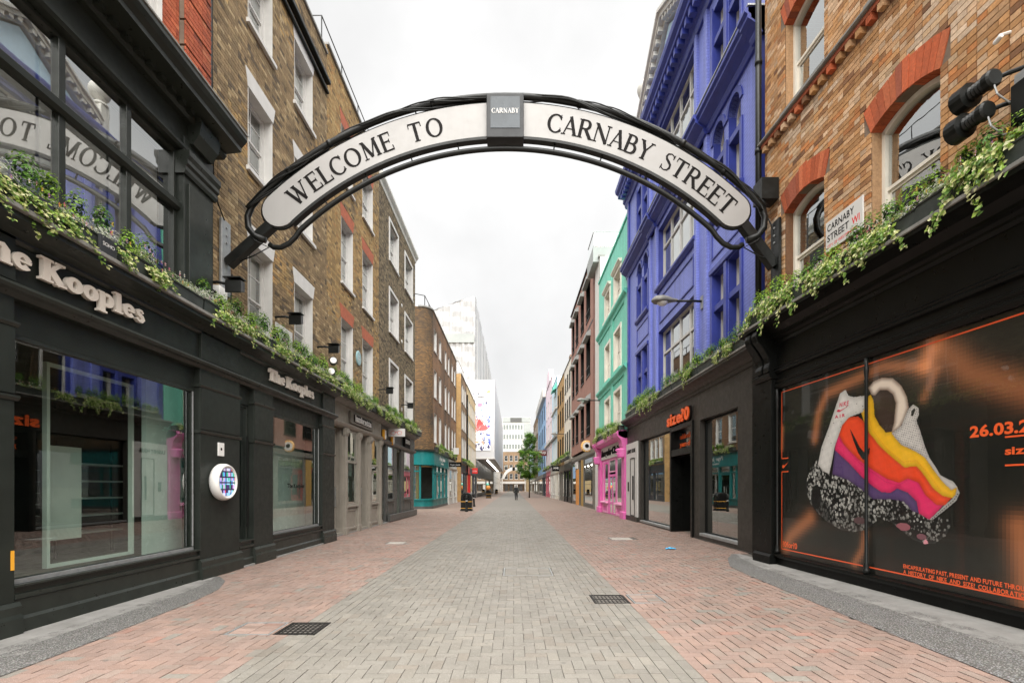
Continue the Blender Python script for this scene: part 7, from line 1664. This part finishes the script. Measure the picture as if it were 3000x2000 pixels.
gv.ball((3.65, 11.57, zc+.03), .05, 10, 6, .5); gv.ball((3.57, 11.55, zc+.022), .035, 8, 5, .5)
for k in range(4): gv.tube([(3.68, 11.54+.02*k, zc+.025), (3.73, 11.53+.03*k, zc+.03), (3.78, 11.52+.035*k, zc+.015)], .011, 6)
solo('dropped_glove', gv, M['glove_blue'], 'blue disposable glove dropped on the right pink paving', 'glove', smooth=True)

# ================================================================ TREE
random.seed(40); TX, TY = 2.3, 73.0
tr = thing('street_tree', 'slender leafy tree growing in the middle distance on the right of the street', 'tree', (TX, TY, 0))
limbs = [([(TX, TY, 0), (TX+.02, TY, 1.5), (TX-.03, TY, 3.4), (TX, TY, 6), (TX+.05, TY, 9.0)], [.11, .095, .085, .06, .015])]
for k in range(14):
    z0 = 3.5+k*.36; a = k*2.4; L_ = 1.7*(1-abs(z0-5.2)/5.5)+.3
    limbs.append(([(TX, TY, z0), (TX+cos(a)*L_*.5, TY+sin(a)*L_*.5, z0+.45), (TX+cos(a)*L_, TY+sin(a)*L_, z0+1.0)], [.045, .028, .008]))
mb = MB(); mb.tube(*limbs[0], 10); trk = part('trunk', mb, M['bark'], tr, smooth=True)
for P_, R_ in limbs[1:]: part('limb', MB().tube(P_, R_, 6), M['bark'], trk, smooth=True)
mb = MB(); cl = []
for k in range(120):
    z0 = random.uniform(2.9, 9.4); t_ = (z0-2.9)/6.5; rmax = 2.25*(min(1, t_/.22)**.6)*(1-max(0, t_-.25)/.8)**.75+.12; a = random.uniform(0, 2*pi); r = rmax*sqrt(random.random())
    cl.append((TX+cos(a)*r, TY+sin(a)*r, z0, random.uniform(.3, .62)))
for cx, cy, cz, cr_ in cl:
    c0 = random.choice([(.06, .14, .02), (.09, .20, .025), (.13, .27, .03), (.18, .33, .04)])
    for i in range(150):
        d = Vector((random.gauss(0, 1), random.gauss(0, 1), random.gauss(0, .7))).normalized()*cr_*random.uniform(.3, 1.05)
        leaf(mb, (cx+d.x, cy+d.y, cz+d.z), d+Vector((0, 0, .5)), random.uniform(.11, .2), shade(c0, .35), .7)
part('crown', mb, M['leaf'], tr, kind='stuff', fix=False)

# ================================================================ PERSON walking away
def person(x, y):
    r = thing('person', 'person in dark jacket and black trousers walking away down the street', 'person', (x, y, 0))
    V, E, R = [], [], []
    def add(p, rad, par=None): V.append(p); R.append(rad); i_ = len(V)-1; E.append((par, i_)) if par is not None else None; return i_
    pel = add((0, 0, .98), .15); wa = add((0, .02, 1.14), .14, pel); ch = add((0, .04, 1.36), .175, wa); nk = add((0, .04, 1.54), .06, ch); hd = add((0, .06, 1.68), .095, nk); add((0, .06, 1.79), .075, hd)
    for s_ in (-1, 1):
        st = .16*s_
        hp = add((s_*.1, 0, .92), .1, pel); kn = add((s_*.1, st*.7+.05, .5), .066, hp); an = add((s_*.1, st*1.5, .1 if s_ > 0 else .13), .045, kn); add((s_*.11, st*1.5+.17, .05), .04, an)
        shd = add((s_*.2, .03, 1.44), .072, ch); el = add((s_*.28, -st*.6, 1.15), .052, shd); wr = add((s_*.26, -st*1.2+.08, .92), .036, el); add((s_*.25, -st*1.2+.12, .82), .034, wr)
    me = bpy.data.meshes.new('b'); me.from_pydata(V, E, []); ob = bpy.data.objects.new('b', me); COL.objects.link(ob)
    sk = ob.modifiers.new('s', 'SKIN'); su = ob.modifiers.new('u', 'SUBSURF'); su.levels = 2; su.render_levels = 2
    for i_, rr in enumerate(R): me.skin_vertices[0].data[i_].radius = (rr, rr*(.75 if i_ in (1, 2) else 1)); 
    me.skin_vertices[0].data[0].use_root = True
    bpy.context.view_layer.update(); ev = ob.evaluated_get(bpy.context.evaluated_depsgraph_get()); bm_ = bpy.data.meshes.new_from_object(ev); bpy.data.objects.remove(ob)
    bm_.materials.clear(); bm_.materials.append(M['skin']); bm_.polygons.foreach_set('use_smooth', [True]*len(bm_.polygons)); bm_.name = 'body'
    body = link('body', bm_, r); nr = [v.normal.copy() for v in bm_.vertices]
    def cover(name, mat, test, off):
        m_ = MB()
        for p in bm_.polygons:
            if test(p.center): m_.face([tuple(bm_.vertices[k].co+nr[k]*off) for k in p.vertices])
        o = link(name, m_.mesh(name, M[mat], True, fix=False), r); return o
    cover('jacket', 'jacket', lambda c: .86 < c.z < 1.56 and not (c.z < .9 and abs(c.x) > .2), .03); cover('trousers', 'trousers', lambda c: .1 < c.z < .97 and abs(c.x) < .2, .018); cover('shoes', 'letter_black', lambda c: c.z < .13 and abs(c.x) < .2, .015); cover('hair', 'hair', lambda c: c.z > 1.63 and (c.y < .1 or c.z > 1.78), .018)
    link('backpack', MB().box(F0, -.14, .14, -.22, -.1, 1.1, 1.46).mesh('backpack', M['trousers']), r)
    return r
pr = person(.3, 60); pr.scale = (1.02, 1.02, 1.02)
